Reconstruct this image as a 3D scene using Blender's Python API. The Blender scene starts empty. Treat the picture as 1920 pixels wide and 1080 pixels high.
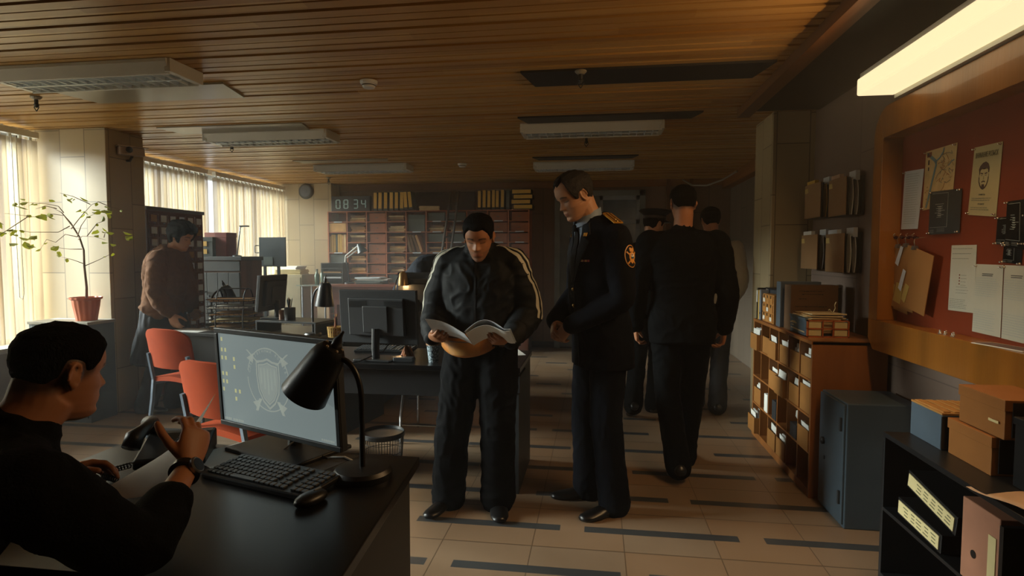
import bpy, bmesh, math, random
import numpy as np
from mathutils import Vector, Matrix, noise
from mathutils.bvhtree import BVHTree
R = math.radians
C = bpy.context.scene.collection
random.seed(4)
# ---------------------------------------------------------------- camera, world, sun, exposure
EYE = 1.4
YAW = math.atan(158 / 1100); PITCH = R(3.2)
cam_d = bpy.data.cameras.new('camera'); cam_d.sensor_width = 36; cam_d.lens = 36 * 1100 / 1920
cam_d.clip_start = .05
cam = bpy.data.objects.new('camera', cam_d); C.objects.link(cam)
cam.location = (0, 0, EYE); cam.rotation_euler = (math.pi / 2 - PITCH, 0, YAW)
bpy.context.scene.camera = cam
sc = bpy.context.scene
sc.view_settings.view_transform = 'Standard'; sc.view_settings.look = 'None'
sc.view_settings.gamma = 1; sc.view_settings.use_curve_mapping = False
sc.view_settings.exposure = 1.95
HAZE = .005
sc.cycles.use_denoising = True
sc.cycles.max_bounces = 8; sc.cycles.diffuse_bounces = 5; sc.cycles.transparent_max_bounces = 12
sc.cycles.volume_bounces = 1; sc.cycles.sample_clamp_indirect = 8
W = bpy.data.worlds.new('sky'); sc.world = W; W.use_nodes = True
bg = W.node_tree.nodes['Background']; bg.inputs[0].default_value = (.92, .96, 1.0, 1); bg.inputs[1].default_value = .36
sun_d = bpy.data.lights.new('sun', 'SUN'); sun_d.energy = 20.0; sun_d.angle = R(25); sun_d.color = (.88, .98, .97)
sun = bpy.data.objects.new('sun', sun_d); C.objects.link(sun)
sun.rotation_euler = Vector((-1, -.10, .34)).to_track_quat('Z', 'Y').to_euler()

# ---------------------------------------------------------------- colour and materials
def lin(h):
    h = h.lstrip('#'); c = [int(h[i:i + 2], 16) / 255 for i in (0, 2, 4)]
    return tuple(((v + .055) / 1.055) ** 2.4 if v > .04 else v / 12.92 for v in c)
MATS = {}
def mat(name, hx, rough=.6, metal=0., var=.12, scale=6., stretch=(1, 1, 1), bump=0., bscale=60., spec=.5, emit=0., sheen=0., coat=0.):
    if name in MATS: return MATS[name]
    m = bpy.data.materials.new(name); m.use_nodes = True; n = m.node_tree.nodes; l = m.node_tree.links
    b = n['Principled BSDF']; c = lin(hx)
    b.inputs['Roughness'].default_value = rough; b.inputs['Metallic'].default_value = metal
    b.inputs['Specular IOR Level'].default_value = spec
    if sheen: b.inputs['Sheen Weight'].default_value = sheen
    if coat: b.inputs['Coat Weight'].default_value = coat
    if emit:
        b.inputs['Emission Color'].default_value = (*c, 1); b.inputs['Emission Strength'].default_value = emit
    b.inputs['Base Color'].default_value = (*c, 1)
    if var > 0 or bump > 0:
        tc = n.new('ShaderNodeTexCoord'); mp = n.new('ShaderNodeMapping'); mp.inputs['Scale'].default_value = stretch
        l.new(tc.outputs['Object'], mp.inputs['Vector'])
    if var > 0:
        t = n.new('ShaderNodeTexNoise'); t.inputs['Scale'].default_value = scale; t.inputs['Detail'].default_value = 4
        l.new(mp.outputs[0], t.inputs['Vector'])
        r = n.new('ShaderNodeValToRGB'); r.color_ramp.elements[0].position = .3; r.color_ramp.elements[1].position = .7
        r.color_ramp.elements[0].color = (*[v * (1 - var) for v in c], 1); r.color_ramp.elements[1].color = (*[min(1, v * (1 + var)) for v in c], 1)
        l.new(t.outputs['Fac'], r.inputs[0]); l.new(r.outputs[0], b.inputs['Base Color'])
    if bump > 0:
        t2 = n.new('ShaderNodeTexNoise'); t2.inputs['Scale'].default_value = bscale; t2.inputs['Detail'].default_value = 3
        l.new(mp.outputs[0], t2.inputs['Vector'])
        bp = n.new('ShaderNodeBump'); bp.inputs['Strength'].default_value = bump; bp.inputs['Distance'].default_value = .01
        l.new(t2.outputs['Fac'], bp.inputs['Height']); l.new(bp.outputs[0], b.inputs['Normal'])
    MATS[name] = m; return m
def wood(name, hx, rough=.4, axis='z', var=.3, scale=5, coat=0.):
    s = {'x': (.12, 1.6, 1.6), 'y': (1.6, .12, 1.6), 'z': (1.6, 1.6, .12)}[axis]
    return mat(name, hx, rough, 0, var, scale, s, .08, 40, coat=coat)
def math_node(nt, op, a, b=None, c=None):
    m = nt.nodes.new('ShaderNodeMath'); m.operation = op
    for i, v in enumerate((a, b, c)):
        if v is None: continue
        if isinstance(v, (int, float)): m.inputs[i].default_value = v
        else: nt.links.new(v, m.inputs[i])
    return m.outputs[0]
def mixcol(nt, f, a, b):
    m = nt.nodes.new('ShaderNodeMix'); m.data_type = 'RGBA'
    for i, v in ((0, f), (6, a), (7, b)):
        if isinstance(v, (int, float)): m.inputs[i].default_value = v
        elif isinstance(v, tuple): m.inputs[i].default_value = (*v, 1) if len(v) == 3 else v
        else: nt.links.new(v, m.inputs[i])
    return m.outputs[2]

# ---------------------------------------------------------------- mesh building
class MB:
    def __init__(s): s.v = []; s.f = []; s.mi = []; s.m = 0
    def add(s, vs, fs):
        k = len(s.v); s.v += [tuple(v) for v in vs]; s.f += [tuple(i + k for i in f) for f in fs]; s.mi += [s.m] * len(fs); return s
    def box(s, x0, x1, y0, y1, z0, z1, M=None):
        vs = [Vector((x, y, z)) for z in (z0, z1) for y in (y0, y1) for x in (x0, x1)]
        if M is not None: vs = [M @ v for v in vs]
        return s.add(vs, [(0, 2, 3, 1), (4, 5, 7, 6), (0, 1, 5, 4), (2, 6, 7, 3), (0, 4, 6, 2), (1, 3, 7, 5)])
    def obox(s, c, sz, rz=0, rx=0, ry=0):
        M = Matrix.Translation(c) @ Matrix.Rotation(rz, 4, 'Z') @ Matrix.Rotation(ry, 4, 'Y') @ Matrix.Rotation(rx, 4, 'X')
        a, b, d = sz[0] / 2, sz[1] / 2, sz[2] / 2
        return s.box(-a, a, -b, b, -d, d, M)
    def loft(s, rings, caps=True):
        n = len(rings[0]); vs = [p for r in rings for p in r]; fs = []
        for i in range(len(rings) - 1):
            for j in range(n):
                k = (j + 1) % n; fs.append((i * n + j, i * n + k, (i + 1) * n + k, (i + 1) * n + j))
        if caps: fs += [tuple(range(n))[::-1], tuple(range((len(rings) - 1) * n, len(rings) * n))]
        return s.add(vs, fs)
    def tube(s, pts, r, n=10, caps=True):
        pts = [Vector(p) for p in pts]; rs = r if isinstance(r, (list, tuple)) else [r] * len(pts)
        rings = []; u = None
        for i, p in enumerate(pts):
            t = (pts[min(i + 1, len(pts) - 1)] - pts[max(i - 1, 0)]).normalized()
            if u is None: u = t.orthogonal().normalized()
            else:
                u = (u - t * u.dot(t)); u = u.normalized() if u.length > 1e-6 else t.orthogonal().normalized()
            w = t.cross(u)
            rings.append([p + (u * math.cos(a) + w * math.sin(a)) * rs[i] for a in [2 * math.pi * k / n for k in range(n)]])
        return s.loft(rings, caps)
    def cyl(s, a, b, r0, r1=None, n=20): return s.tube([a, b], [r0, r0 if r1 is None else r1], n)
    def lathe(s, prof, c=(0, 0, 0), n=28, M=None, caps=True):
        rings = []
        for r, z in prof:
            ring = [Vector((r * math.cos(2 * math.pi * k / n), r * math.sin(2 * math.pi * k / n), z)) for k in range(n)]
            if M is not None: ring = [M @ p for p in ring]
            rings.append([p + Vector(c) for p in ring])
        return s.loft(rings, caps)
    def prism(s, poly, d, M=None):
        """poly in local xy, extruded along local z from 0 to d, put in place by M"""
        n = len(poly); vs = [Vector((x, y, 0)) for x, y in poly] + [Vector((x, y, d)) for x, y in poly]
        if M is not None: vs = [M @ v for v in vs]
        fs = [tuple(range(n))[::-1], tuple(range(n, 2 * n))] + [(i, (i + 1) % n, n + (i + 1) % n, n + i) for i in range(n)]
        return s.add(vs, fs)
    def sheet(s, fn, nu, nv, th):
        """a thin closed sheet: fn(u,v)->point; thickness th along the normal"""
        g = [[Vector(fn(i / nu, j / nv)) for j in range(nv + 1)] for i in range(nu + 1)]
        N = (nu + 1) * (nv + 1); vs = []; bk = []
        for i in range(nu + 1):
            for j in range(nv + 1):
                du = g[min(i + 1, nu)][j] - g[max(i - 1, 0)][j]; dv = g[i][min(j + 1, nv)] - g[i][max(j - 1, 0)]
                nn = du.cross(dv).normalized(); vs.append(g[i][j]); bk.append(g[i][j] - nn * th)
        ix = lambda i, j: i * (nv + 1) + j
        fs = []
        for i in range(nu):
            for j in range(nv):
                q = (ix(i, j), ix(i + 1, j), ix(i + 1, j + 1), ix(i, j + 1)); fs.append(q); fs.append(tuple(N + k for k in q[::-1]))
        rim = [ix(i, 0) for i in range(nu + 1)] + [ix(nu, j) for j in range(1, nv + 1)] + [ix(i, nv) for i in range(nu - 1, -1, -1)] + [ix(0, j) for j in range(nv - 1, 0, -1)]
        for a in range(len(rim)):
            p, q = rim[a], rim[(a + 1) % len(rim)]; fs.append((p, N + p, N + q, q))
        return s.add(vs + bk, fs)
    def sphere(s, c, r, nu=16, nv=10, M=None):
        r = (r, r, r) if isinstance(r, (int, float)) else r; rings = []
        for i in range(nv + 1):
            a = math.pi * (.02 + .96 * i / nv) - math.pi / 2
            rings.append([Vector((r[0] * math.cos(a) * math.cos(2 * math.pi * k / nu), r[1] * math.cos(a) * math.sin(2 * math.pi * k / nu), r[2] * math.sin(a))) for k in range(nu)])
        if M is not None: rings = [[M @ p for p in g] for g in rings]
        return s.loft([[p + Vector(c) for p in g] for g in rings])
    def mesh(s, name):
        me = bpy.data.meshes.new(name); me.from_pydata(s.v, [], s.f); me.update()
        bm = bmesh.new(); bm.from_mesh(me); bmesh.ops.recalc_face_normals(bm, faces=bm.faces); bm.to_mesh(me); bm.free()
        return me
    def build(s, name, m, parent=None, smooth=False, bevel=0., seg=2):
        me = s.mesh(name)
        for q in (m if isinstance(m, (list, tuple)) else [m]): me.materials.append(q)
        if isinstance(m, (list, tuple)): me.polygons.foreach_set('material_index', s.mi)
        o = bpy.data.objects.new(name, me); C.objects.link(o); o.parent = parent
        if bevel > 0:
            b = o.modifiers.new('bevel', 'BEVEL'); b.width = bevel; b.segments = seg; b.limit_method = 'ANGLE'; b.angle_limit = R(40)
        if smooth:
            me.polygons.foreach_set('use_smooth', [True] * len(me.polygons))
            if smooth == 'auto':
                me.set_sharp_from_angle(angle=R(40))
        return o
def tag(o, label=None, cat=None, group=None, kind=None):
    for k, v in (('label', label), ('category', cat), ('group', group), ('kind', kind)):
        if v: o[k] = v
    return o
def thing(name, label, cat, loc=(0, 0, 0), rz=0, group=None):
    o = bpy.data.objects.new(name, None); C.objects.link(o); o.location = loc; o.rotation_euler = (0, 0, rz)
    o.empty_display_size = .1
    return tag(o, label, cat, group)
def put(o, loc, rz=0, label=None, cat=None, group=None):
    o.location = loc; o.rotation_euler = (0, 0, rz); return tag(o, label, cat, group)
def struct(o): o['kind'] = 'structure'; return o
def dup(root, loc, rz=None, label=None, group=None, scale=None):
    def rec(o, par):
        c = o.copy(); C.objects.link(c); c.parent = par
        for ch in [x for x in bpy.data.objects if x.parent == o]: rec(ch, c)
        return c
    r = rec(root, None); r.location = loc
    if rz is not None: r.rotation_euler = (0, 0, rz)
    if scale: r.scale = scale
    if label: r['label'] = label
    if group: r['group'] = group
    return r
def text_mb(mb, s, size, M, depth=.0006, align='CENTER', fit=None):
    """lettering as thin solid strokes placed by M (local x right, y up, z out); fit = width to squeeze to"""
    cu = bpy.data.curves.new('lettering', 'FONT'); cu.body = s; cu.size = size; cu.align_x = align; cu.align_y = 'CENTER'; cu.extrude = depth / 2; cu.resolution_u = 2
    ob = bpy.data.objects.new('lettering', cu); C.objects.link(ob)
    bpy.context.view_layer.update()
    me = ob.to_mesh(); k = 1.
    if fit and len(me.vertices):
        xs = [v.co.x for v in me.vertices]; w = max(xs) - min(xs); k = fit / w if w > 0 else 1
    mb.add([M @ Vector((v.co.x * k, v.co.y, v.co.z)) for v in me.vertices], [tuple(p.vertices) for p in me.polygons])
    ob.to_mesh_clear(); bpy.data.objects.remove(ob); bpy.data.curves.remove(cu)
def frame(o, x, y, z=None):
    """matrix with origin o, local x axis x, local y axis y"""
    x = Vector(x).normalized(); y = Vector(y); y = (y - x * y.dot(x)).normalized(); z = x.cross(y)
    M = Matrix((x, y, z)).transposed().to_4x4(); M.translation = Vector(o); return M

M_black = mat('black plastic', '#17191b', .38, var=.05)
M_dark = mat('charcoal plastic', '#2a2d30', .5, var=.06)
M_metal = mat('grey steel', '#8d949a', .35, .9, var=.05)
M_paper = mat('white paper', '#d9dad4', .75, var=.03)
M_paperb = mat('bluish paper', '#c3cbd2', .75, var=.03)
M_cream = mat('cream paper', '#cdbf8d', .8, var=.05)
M_manila = mat('manila board', '#b58a50', .75, var=.08)
M_kraft = mat('kraft paper', '#9a7549', .8, var=.14, scale=12)
M_orange = mat('orange upholstery', '#86300a', .85, var=.1, spec=.1)
M_white = mat('white enamel', '#d4d6d3', .35, var=.03)
M_ink = mat('black ink', '#1d1d20', .7, var=0)
M_pin = mat('bright pin', '#d8d2c4', .2, .8, var=0)
M_gold = mat('gold braid', '#c08a2c', .4, .6, var=.15, scale=90)
# ---------------------------------------------------------------- the setting
XL, XR, YB, YN, HC = -4.95, 1.64, 8.85, -2.2, 2.5
# floor: beige tiles, dark inlay strips running across the room, joints
def floor_mat():
    m = bpy.data.materials.new('floor tiles'); m.use_nodes = True; nt = m.node_tree; n = nt.nodes; l = nt.links; b = n['Principled BSDF']
    tc = n.new('ShaderNodeTexCoord'); sp = n.new('ShaderNodeSeparateXYZ'); l.new(tc.outputs['Object'], sp.inputs[0])
    X, Y = sp.outputs[0], sp.outputs[1]
    yy = math_node(nt, 'DIVIDE', math_node(nt, 'ADD', Y, .02), .42); row = math_node(nt, 'FLOOR', yy); fy = math_node(nt, 'FRACT', yy)
    strip = math_node(nt, 'LESS_THAN', fy, .15)
    off = math_node(nt, 'MULTIPLY', math_node(nt, 'MODULO', row, 3.), .29)
    xx = math_node(nt, 'DIVIDE', math_node(nt, 'ADD', math_node(nt, 'ADD', X, 20.), off), .88); fx = math_node(nt, 'FRACT', xx)
    far = math_node(nt, 'GREATER_THAN', Y, 4.7)
    lim = math_node(nt, 'ADD', math_node(nt, 'MULTIPLY', far, -.55), .86)
    dash = math_node(nt, 'LESS_THAN', fx, lim)
    strip = math_node(nt, 'MULTIPLY', strip, dash)
    jx = math_node(nt, 'LESS_THAN', math_node(nt, 'FRACT', math_node(nt, 'DIVIDE', math_node(nt, 'ADD', X, 20.1), .44)), .012)
    jy = math_node(nt, 'LESS_THAN', math_node(nt, 'ABSOLUTE', math_node(nt, 'SUBTRACT', fy, .58)), .010)
    jt = math_node(nt, 'MAXIMUM', jx, jy)
    t = n.new('ShaderNodeTexNoise'); t.inputs['Scale'].default_value = 2.2; t.inputs['Detail'].default_value = 5; l.new(tc.outputs['Object'], t.inputs['Vector'])
    t3 = n.new('ShaderNodeTexWhiteNoise'); t3.noise_dimensions = '2D'
    cb = n.new('ShaderNodeCombineXYZ'); l.new(math_node(nt, 'FLOOR', math_node(nt, 'DIVIDE', math_node(nt, 'ADD', X, 20.1), .44)), cb.inputs[0])
    l.new(math_node(nt, 'ADD', row, math_node(nt, 'GREATER_THAN', fy, .58)), cb.inputs[1]); l.new(cb.outputs[0], t3.inputs['Vector'])
    base = mixcol(nt, t.outputs['Fac'], lin('#705d49'), lin('#94806a'))
    base = mixcol(nt, math_node(nt, 'MULTIPLY', t3.outputs['Value'], .35), base, lin('#8d6742'))
    c = mixcol(nt, math_node(nt, 'MULTIPLY', jt, .7), base, lin('#4a3b2c'))
    dk = mixcol(nt, t.outputs['Fac'], lin('#2b2d30'), lin('#4a4c4c'))
    c = mixcol(nt, strip, c, dk); l.new(c, b.inputs['Base Color'])
    r = math_node(nt, 'ADD', math_node(nt, 'MULTIPLY', t.outputs['Fac'], .25), .22); l.new(r, b.inputs['Roughness'])
    bp = n.new('ShaderNodeBump'); bp.inputs['Strength'].default_value = .25; bp.inputs['Distance'].default_value = .004
    l.new(math_node(nt, 'SUBTRACT', 1., jt), bp.inputs['Height']); l.new(bp.outputs[0], b.inputs['Normal'])
    return m
struct(MB().box(XL - .3, 3.2, YN - .2, YB + .2, -.08, 0).build('floor', floor_mat()))
# ceiling: long wooden slats across the room with dark gaps
def ceil_mat():
    m = bpy.data.materials.new('ceiling slats'); m.use_nodes = True; nt = m.node_tree; n = nt.nodes; l = nt.links; b = n['Principled BSDF']
    tc = n.new('ShaderNodeTexCoord'); sp = n.new('ShaderNodeSeparateXYZ'); l.new(tc.outputs['Object'], sp.inputs[0])
    row = math_node(nt, 'FLOOR', math_node(nt, 'DIVIDE', math_node(nt, 'ADD', sp.outputs[1], 3.), .085))
    xs = math_node(nt, 'FLOOR', math_node(nt, 'DIVIDE', math_node(nt, 'ADD', sp.outputs[0], math_node(nt, 'MULTIPLY', row, 1.37)), 2.4))
    w = n.new('ShaderNodeTexWhiteNoise'); w.noise_dimensions = '2D'; cb = n.new('ShaderNodeCombineXYZ'); l.new(row, cb.inputs[0]); l.new(xs, cb.inputs[1]); l.new(cb.outputs[0], w.inputs['Vector'])
    mp = n.new('ShaderNodeMapping'); mp.inputs['Scale'].default_value = (.5, 9, 3); l.new(tc.outputs['Object'], mp.inputs[0])
    t = n.new('ShaderNodeTexNoise'); t.inputs['Scale'].default_value = 4; t.inputs['Detail'].default_value = 5; l.new(mp.outputs[0], t.inputs['Vector'])
    c = mixcol(nt, w.outputs['Value'], lin('#a87a3c'), lin('#cda260'))
    c = mixcol(nt, math_node(nt, 'MULTIPLY', t.outputs['Fac'], .4), c, lin('#6e4a20')); l.new(c, b.inputs['Base Color'])
    b.inputs['Roughness'].default_value = .33
    return m
mb = MB()
y = YN; k = 0
while y < YB:
    dz = .003 * math.sin(k * 2.1)
    mb.box(XL - .2, 1.09 if y < 4.66 else 3.2, y, y + .067, HC + dz, HC + .016 + dz); y += .085; k += 1
struct(mb.build('ceiling', ceil_mat()))
struct(MB().box(XL - .3, 3.2, YN - .2, YB + .2, HC + .06, HC + .14).build('ceiling_backing', mat('ceiling void', '#140f0b', .9, var=0)))
# dark soffit beside the right wall, its slanting timber edge
struct(MB().box(1.14, XR + .05, YN, 4.72, 2.485, 2.52).build('ceiling_soffit', mat('soffit board', '#1d1b19', .6, var=.1)))
mb = MB(); mb.add([(1.05, YN, 2.44), (1.14, YN, 2.44), (1.14, 4.72, 2.44), (1.05, 4.72, 2.44), (1.05, YN, 2.51), (1.14, YN, 2.51), (1.14, 4.72, 2.51), (1.05, 4.72, 2.51)],
                  [(0, 3, 2, 1), (4, 5, 6, 7), (0, 1, 5, 4), (2, 3, 7, 6), (1, 2, 6, 5), (3, 0, 4, 7)])
struct(mb.build('trim_1', wood('trim timber', '#6e4520', .5, 'y')))
# stone / panel walls
def panel_mat(name, a, b_, px, pz, swap, rough=.6, joint='#2b241c', jw=.008):
    m = bpy.data.materials.new(name); m.use_nodes = True; nt = m.node_tree; n = nt.nodes; l = nt.links; b = n['Principled BSDF']
    tc = n.new('ShaderNodeTexCoord'); sp = n.new('ShaderNodeSeparateXYZ'); l.new(tc.outputs['Object'], sp.inputs[0])
    H = sp.outputs[0] if not swap else sp.outputs[1]
    if swap == 2: H = math_node(nt, 'ADD', sp.outputs[0], sp.outputs[1])
    u = math_node(nt, 'DIVIDE', math_node(nt, 'ADD', H, 20.), px); iu = math_node(nt, 'FLOOR', u)
    v = math_node(nt, 'DIVIDE', math_node(nt, 'ADD', sp.outputs[2], math_node(nt, 'MULTIPLY', math_node(nt, 'MODULO', iu, 2.), pz * .37)), pz)
    jx = math_node(nt, 'LESS_THAN', math_node(nt, 'FRACT', u), jw / px); jz = math_node(nt, 'LESS_THAN', math_node(nt, 'FRACT', v), jw / pz)
    w = n.new('ShaderNodeTexWhiteNoise'); w.noise_dimensions = '2D'; cb = n.new('ShaderNodeCombineXYZ'); l.new(iu, cb.inputs[0]); l.new(math_node(nt, 'FLOOR', v), cb.inputs[1]); l.new(cb.outputs[0], w.inputs['Vector'])
    t = n.new('ShaderNodeTexNoise'); t.inputs['Scale'].default_value = 3; t.inputs['Detail'].default_value = 6; l.new(tc.outputs['Object'], t.inputs['Vector'])
    c = mixcol(nt, w.outputs['Value'], lin(a), lin(b_)); c = mixcol(nt, math_node(nt, 'MULTIPLY', t.outputs['Fac'], .4), c, lin(a))
    c = mixcol(nt, math_node(nt, 'MULTIPLY', math_node(nt, 'MAXIMUM', jx, jz), .55), c, lin(joint)); l.new(c, b.inputs['Base Color'])
    b.inputs['Roughness'].default_value = rough
    bp = n.new('ShaderNodeBump'); bp.inputs['Strength'].default_value = .1; bp.inputs['Distance'].default_value = .01; l.new(t.outputs['Fac'], bp.inputs['Height']); l.new(bp.outputs[0], b.inputs['Normal'])
    return m
M_stone = panel_mat('limestone panels', '#9b8a69', '#ab9a78', .24, .62, 2, .55)
M_farwall = panel_mat('far wall panels', '#735c48', '#806852', .6, 3.2, 0, .6)
M_taupe = panel_mat('taupe wall panels', '#6c5a4e', '#736155', 1.2, 1.25, 1, .7, '#40352e', .006)
M_darkwall = panel_mat('passage wall panels', '#61564a', '#6c6052', .3, 3.2, 1, .6)
struct(MB().box(XL - .1, 3.2, YB, YB + .15, 0, 2.56).build('wall_back', M_farwall))
struct(MB().box(XR, XR + .15, YN, 5.3, 0, 2.56).build('wall_right', M_taupe))
struct(MB().box(1.9, 2.05, 5.3, YB, 0, 2.56).build('wall_passage', M_darkwall))
struct(MB().box(XL - .1, 3.2, YN - .15, YN, 0, 2.56).build('wall_front', mat('plain wall', '#6d6255', .8)))
struct(MB().box(1.335, XR + .02, 4.8, 5.3, 0, 2.5).build('pillar_right', M_stone, bevel=.006))
struct(MB().box(XL - .05, -4.20, 4.57, 5.0, 0, 2.5).build('pillar_left', M_stone, bevel=.006))
struct(MB().box(XL - .05, -4.02, 8.55, YB + .02, 0, 2.5).build('pillar_back', M_stone, bevel=.006))
# beam over the passage, with its sagging cable
struct(MB().box(1.78, 1.9, 5.3, YB, 2.36, 2.5).build('trim_2', wood('beam timber', '#7a4c22', .5, 'y')))
tag(MB().tube([(1.2, 8.6, 2.46), (1.3, 8.4, 2.36), (1.45, 8.2, 2.33), (1.62, 8.0, 2.38), (1.75, 7.8, 2.46)], .012, 8).build('cable', mat('grey cable', '#7d766a', .5)), 'sagging grey cable under the ceiling at the passage end', 'cable')
for i, x in enumerate((1.0, 1.32)):
    struct(MB().box(x, x + .05, YB - .05, YB, 0, 2.5).build('trim_%d' % (3 + i), wood('batten timber', '#6e4a28', .5, 'z')))
# left wall: low sill wall, lintel, three windows with frame and glass
struct(MB().box(XL - .15, XL, YN, YB, 0, .62).box(XL - .15, XL, YN, YB, 2.44, 2.56).box(XL - .15, XL, YN, 1.65, .62, 2.44).build('wall_left', mat('sill wall', '#85796a', .7)))  # unseen near stretch closed in solid to darken the foreground
struct(MB().box(XL - .02, XL + .2, YN, 4.5, .60, .64).box(XL - .02, XL + .2, 5.0, 8.55, .60, .64).build('windowsill', mat('window sill', '#a09a8c', .4)))
def glass():
    m = bpy.data.materials.new('window glass'); m.use_nodes = True; nt = m.node_tree; n = nt.nodes; l = nt.links
    for x in list(n):
        if x.type != 'OUTPUT_MATERIAL': n.remove(x)
    a = n.new('ShaderNodeBsdfTransparent'); g = n.new('ShaderNodeBsdfGlossy'); g.inputs['Roughness'].default_value = .05; mx = n.new('ShaderNodeMixShader'); mx.inputs[0].default_value = .07
    l.new(a.outputs[0], mx.inputs[1]); l.new(g.outputs[0], mx.inputs[2]); l.new(mx.outputs[0], n['Material Output'].inputs[0]); return m
M_glass = glass(); M_frame = mat('window frame', '#6f7276', .5)
WIN = [(1.65, 4.55), (5.02, 6.72), (6.8, 8.55)]
for i, (a, b) in enumerate(WIN):
    f = MB(); x0, x1 = XL - .11, XL - .05
    f.box(x0, x1, a, b, .62, .68).box(x0, x1, a, b, 2.38, 2.44).box(x0, x1, a, a + .05, .62, 2.44).box(x0, x1, b - .05, b, .62, 2.44).box(x0, x1, (a + b) / 2 - .03, (a + b) / 2 + .03, .62, 2.44)
    o = struct(f.build('window_%d' % (i + 1), M_frame)); MB().box(XL - .085, XL - .08, a, b, .64, 2.42).build('pane', M_glass, o)
for i, yy in enumerate((6.76,)):
    struct(MB().box(XL - .14, XL + .04, yy - .09, yy + .09, .6, 2.44).build('mullion', M_frame))
# vertical blinds
def blind_mat():
    m = bpy.data.materials.new('blind fabric'); m.use_nodes = True; nt = m.node_tree; n = nt.nodes; l = nt.links
    for x in list(n):
        if x.type != 'OUTPUT_MATERIAL': n.remove(x)
    tc = n.new('ShaderNodeTexCoord'); mp = n.new('ShaderNodeMapping'); mp.inputs['Scale'].default_value = (14, 9, .4); l.new(tc.outputs['Object'], mp.inputs[0])
    t = n.new('ShaderNodeTexNoise'); t.inputs['Scale'].default_value = 1.; l.new(mp.outputs[0], t.inputs['Vector'])
    c = mixcol(nt, math_node(nt, 'MULTIPLY', math_node(nt, 'SUBTRACT', t.outputs['Fac'], .3), 2.5), lin('#a8957a'), lin('#e0dac8'))
    d = n.new('ShaderNodeBsdfDiffuse'); tr = n.new('ShaderNodeBsdfTranslucent'); tp = n.new('ShaderNodeBsdfTransparent'); tp.inputs[0].default_value = (1, .985, .95, 1)
    l.new(c, d.inputs[0]); l.new(c, tr.inputs[0])
    m1 = n.new('ShaderNodeMixShader'); m1.inputs[0].default_value = .04; l.new(d.outputs[0], m1.inputs[1]); l.new(tr.outputs[0], m1.inputs[2])
    m2 = n.new('ShaderNodeMixShader'); m2.inputs[0].default_value = .45; l.new(m1.outputs[0], m2.inputs[1]); l.new(tp.outputs[0], m2.inputs[2])
    l.new(m2.outputs[0], n['Material Output'].inputs[0]); return m
M_blind = blind_mat(); M_rail = mat('blind rail', '#dcdccf', .4)
BX = -4.78
def blind(a, b, z0, label, gaps=()):
    t = thing('vertical_blind', label, 'blind', (BX, a, 0), 0, 'vertical blinds on the window wall')
    L = b - a; r = MB().box(-.025, .025, 0, L, 2.40, 2.45); k = 0; y = .04
    s = MB()
    while y < L - .02:
        r.box(-.008, .008, y - .012, y + .012, 2.375, 2.40)
        ya = a + y; skip = any(g0 < ya < g1 for g0, g1 in gaps)
        ang = R(random.uniform(8, 22)) if not skip else R(72)
        w = .052; c, q = math.cos(ang), math.sin(ang); ph = random.uniform(-.012, .012); zb = z0 + random.uniform(0, .015)
        pts = []
        for zz in (2.375, 1.9, 1.3, zb):
            bow = ph * (2.375 - zz) / 1.7
            pts.append([(q * -w + bow, y - c * w, zz), (bow + .008, y, zz), (q * w + bow, y + c * w, zz), (q * w + bow + .0015, y + c * w, zz), (bow + .0095, y, zz), (q * -w + bow + .0015, y - c * w, zz)])
        s.loft([[Vector(p) for p in rr] for rr in pts]); y += .089; k += 1
    r.build('rail', M_rail, t); s.build('slats', M_blind, t)
    MB().tube([(.03, L - .25, 2.39), (.034, L - .25, 1.6), (.03, L - .24, 1.05), (.034, L - .22, 1.03), (.03, L - .20, 1.08), (.03, L - .21, 2.39)], .0035, 6).build('pull_cord', M_rail, t)
    return t
blind(1.62, 4.48, .66, 'beige vertical blind behind the potted tree, a few slats turned open')
blind(5.02, 6.70, .66, 'beige vertical blind behind the drawer cabinet with small white labels')
blind(6.85, 8.52, .66, 'bright beige vertical blind behind the display board on legs')
# door at the back, between the bookcase and the passage
d = struct(MB().box(-.62, -.54, YB - .08, YB, 0, 2.35).box(.62, .70, YB - .08, YB, 0, 2.35).box(-.62, .70, YB - .08, YB, 2.27, 2.35).build('door_1', mat('door frame grey', '#73756f', .5)))
MB().box(-.54, .04, YB - .05, YB, .02, 2.27).build('door_leaf', mat('door leaf', '#5f605c', .5), d)
g = MB().box(.04, .62, YB - .05, YB - .03, .02, 2.27); g.build('glazed_leaf', mat('grey glazing', '#5a6870', .2), d)
fr = MB()
for z in (.02, 1.0, 1.86, 2.21): fr.box(.04, .62, YB - .07, YB - .03, z, z + .06)
for x in (.04, .57): fr.box(x, x + .05, YB - .07, YB - .03, .02, 2.27)
fr.build('glazing_bars', mat('pale grey bars', '#84898a', .4), d)
# wood corner strip up the ceiling edge at the back
struct(MB().box(-4.0, 1.9, YB - .03, YB, 2.40, 2.5).build('trim_5', wood('header timber', '#7b5430', .5, 'x')))
struct(MB().box(XL, XL + .012, 4.92, 8.55, 0, .09).build('baseboard_left', mat('skirting', '#3c342b', .6)))
struct(MB().box(XR - .012, XR, YN, 4.8, 0, .09).build('baseboard_right', MATS['skirting']))
struct(MB().box(-4.02, 1.9, YB - .012, YB, 0, .09).build('baseboard_back', MATS['skirting']))

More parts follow.
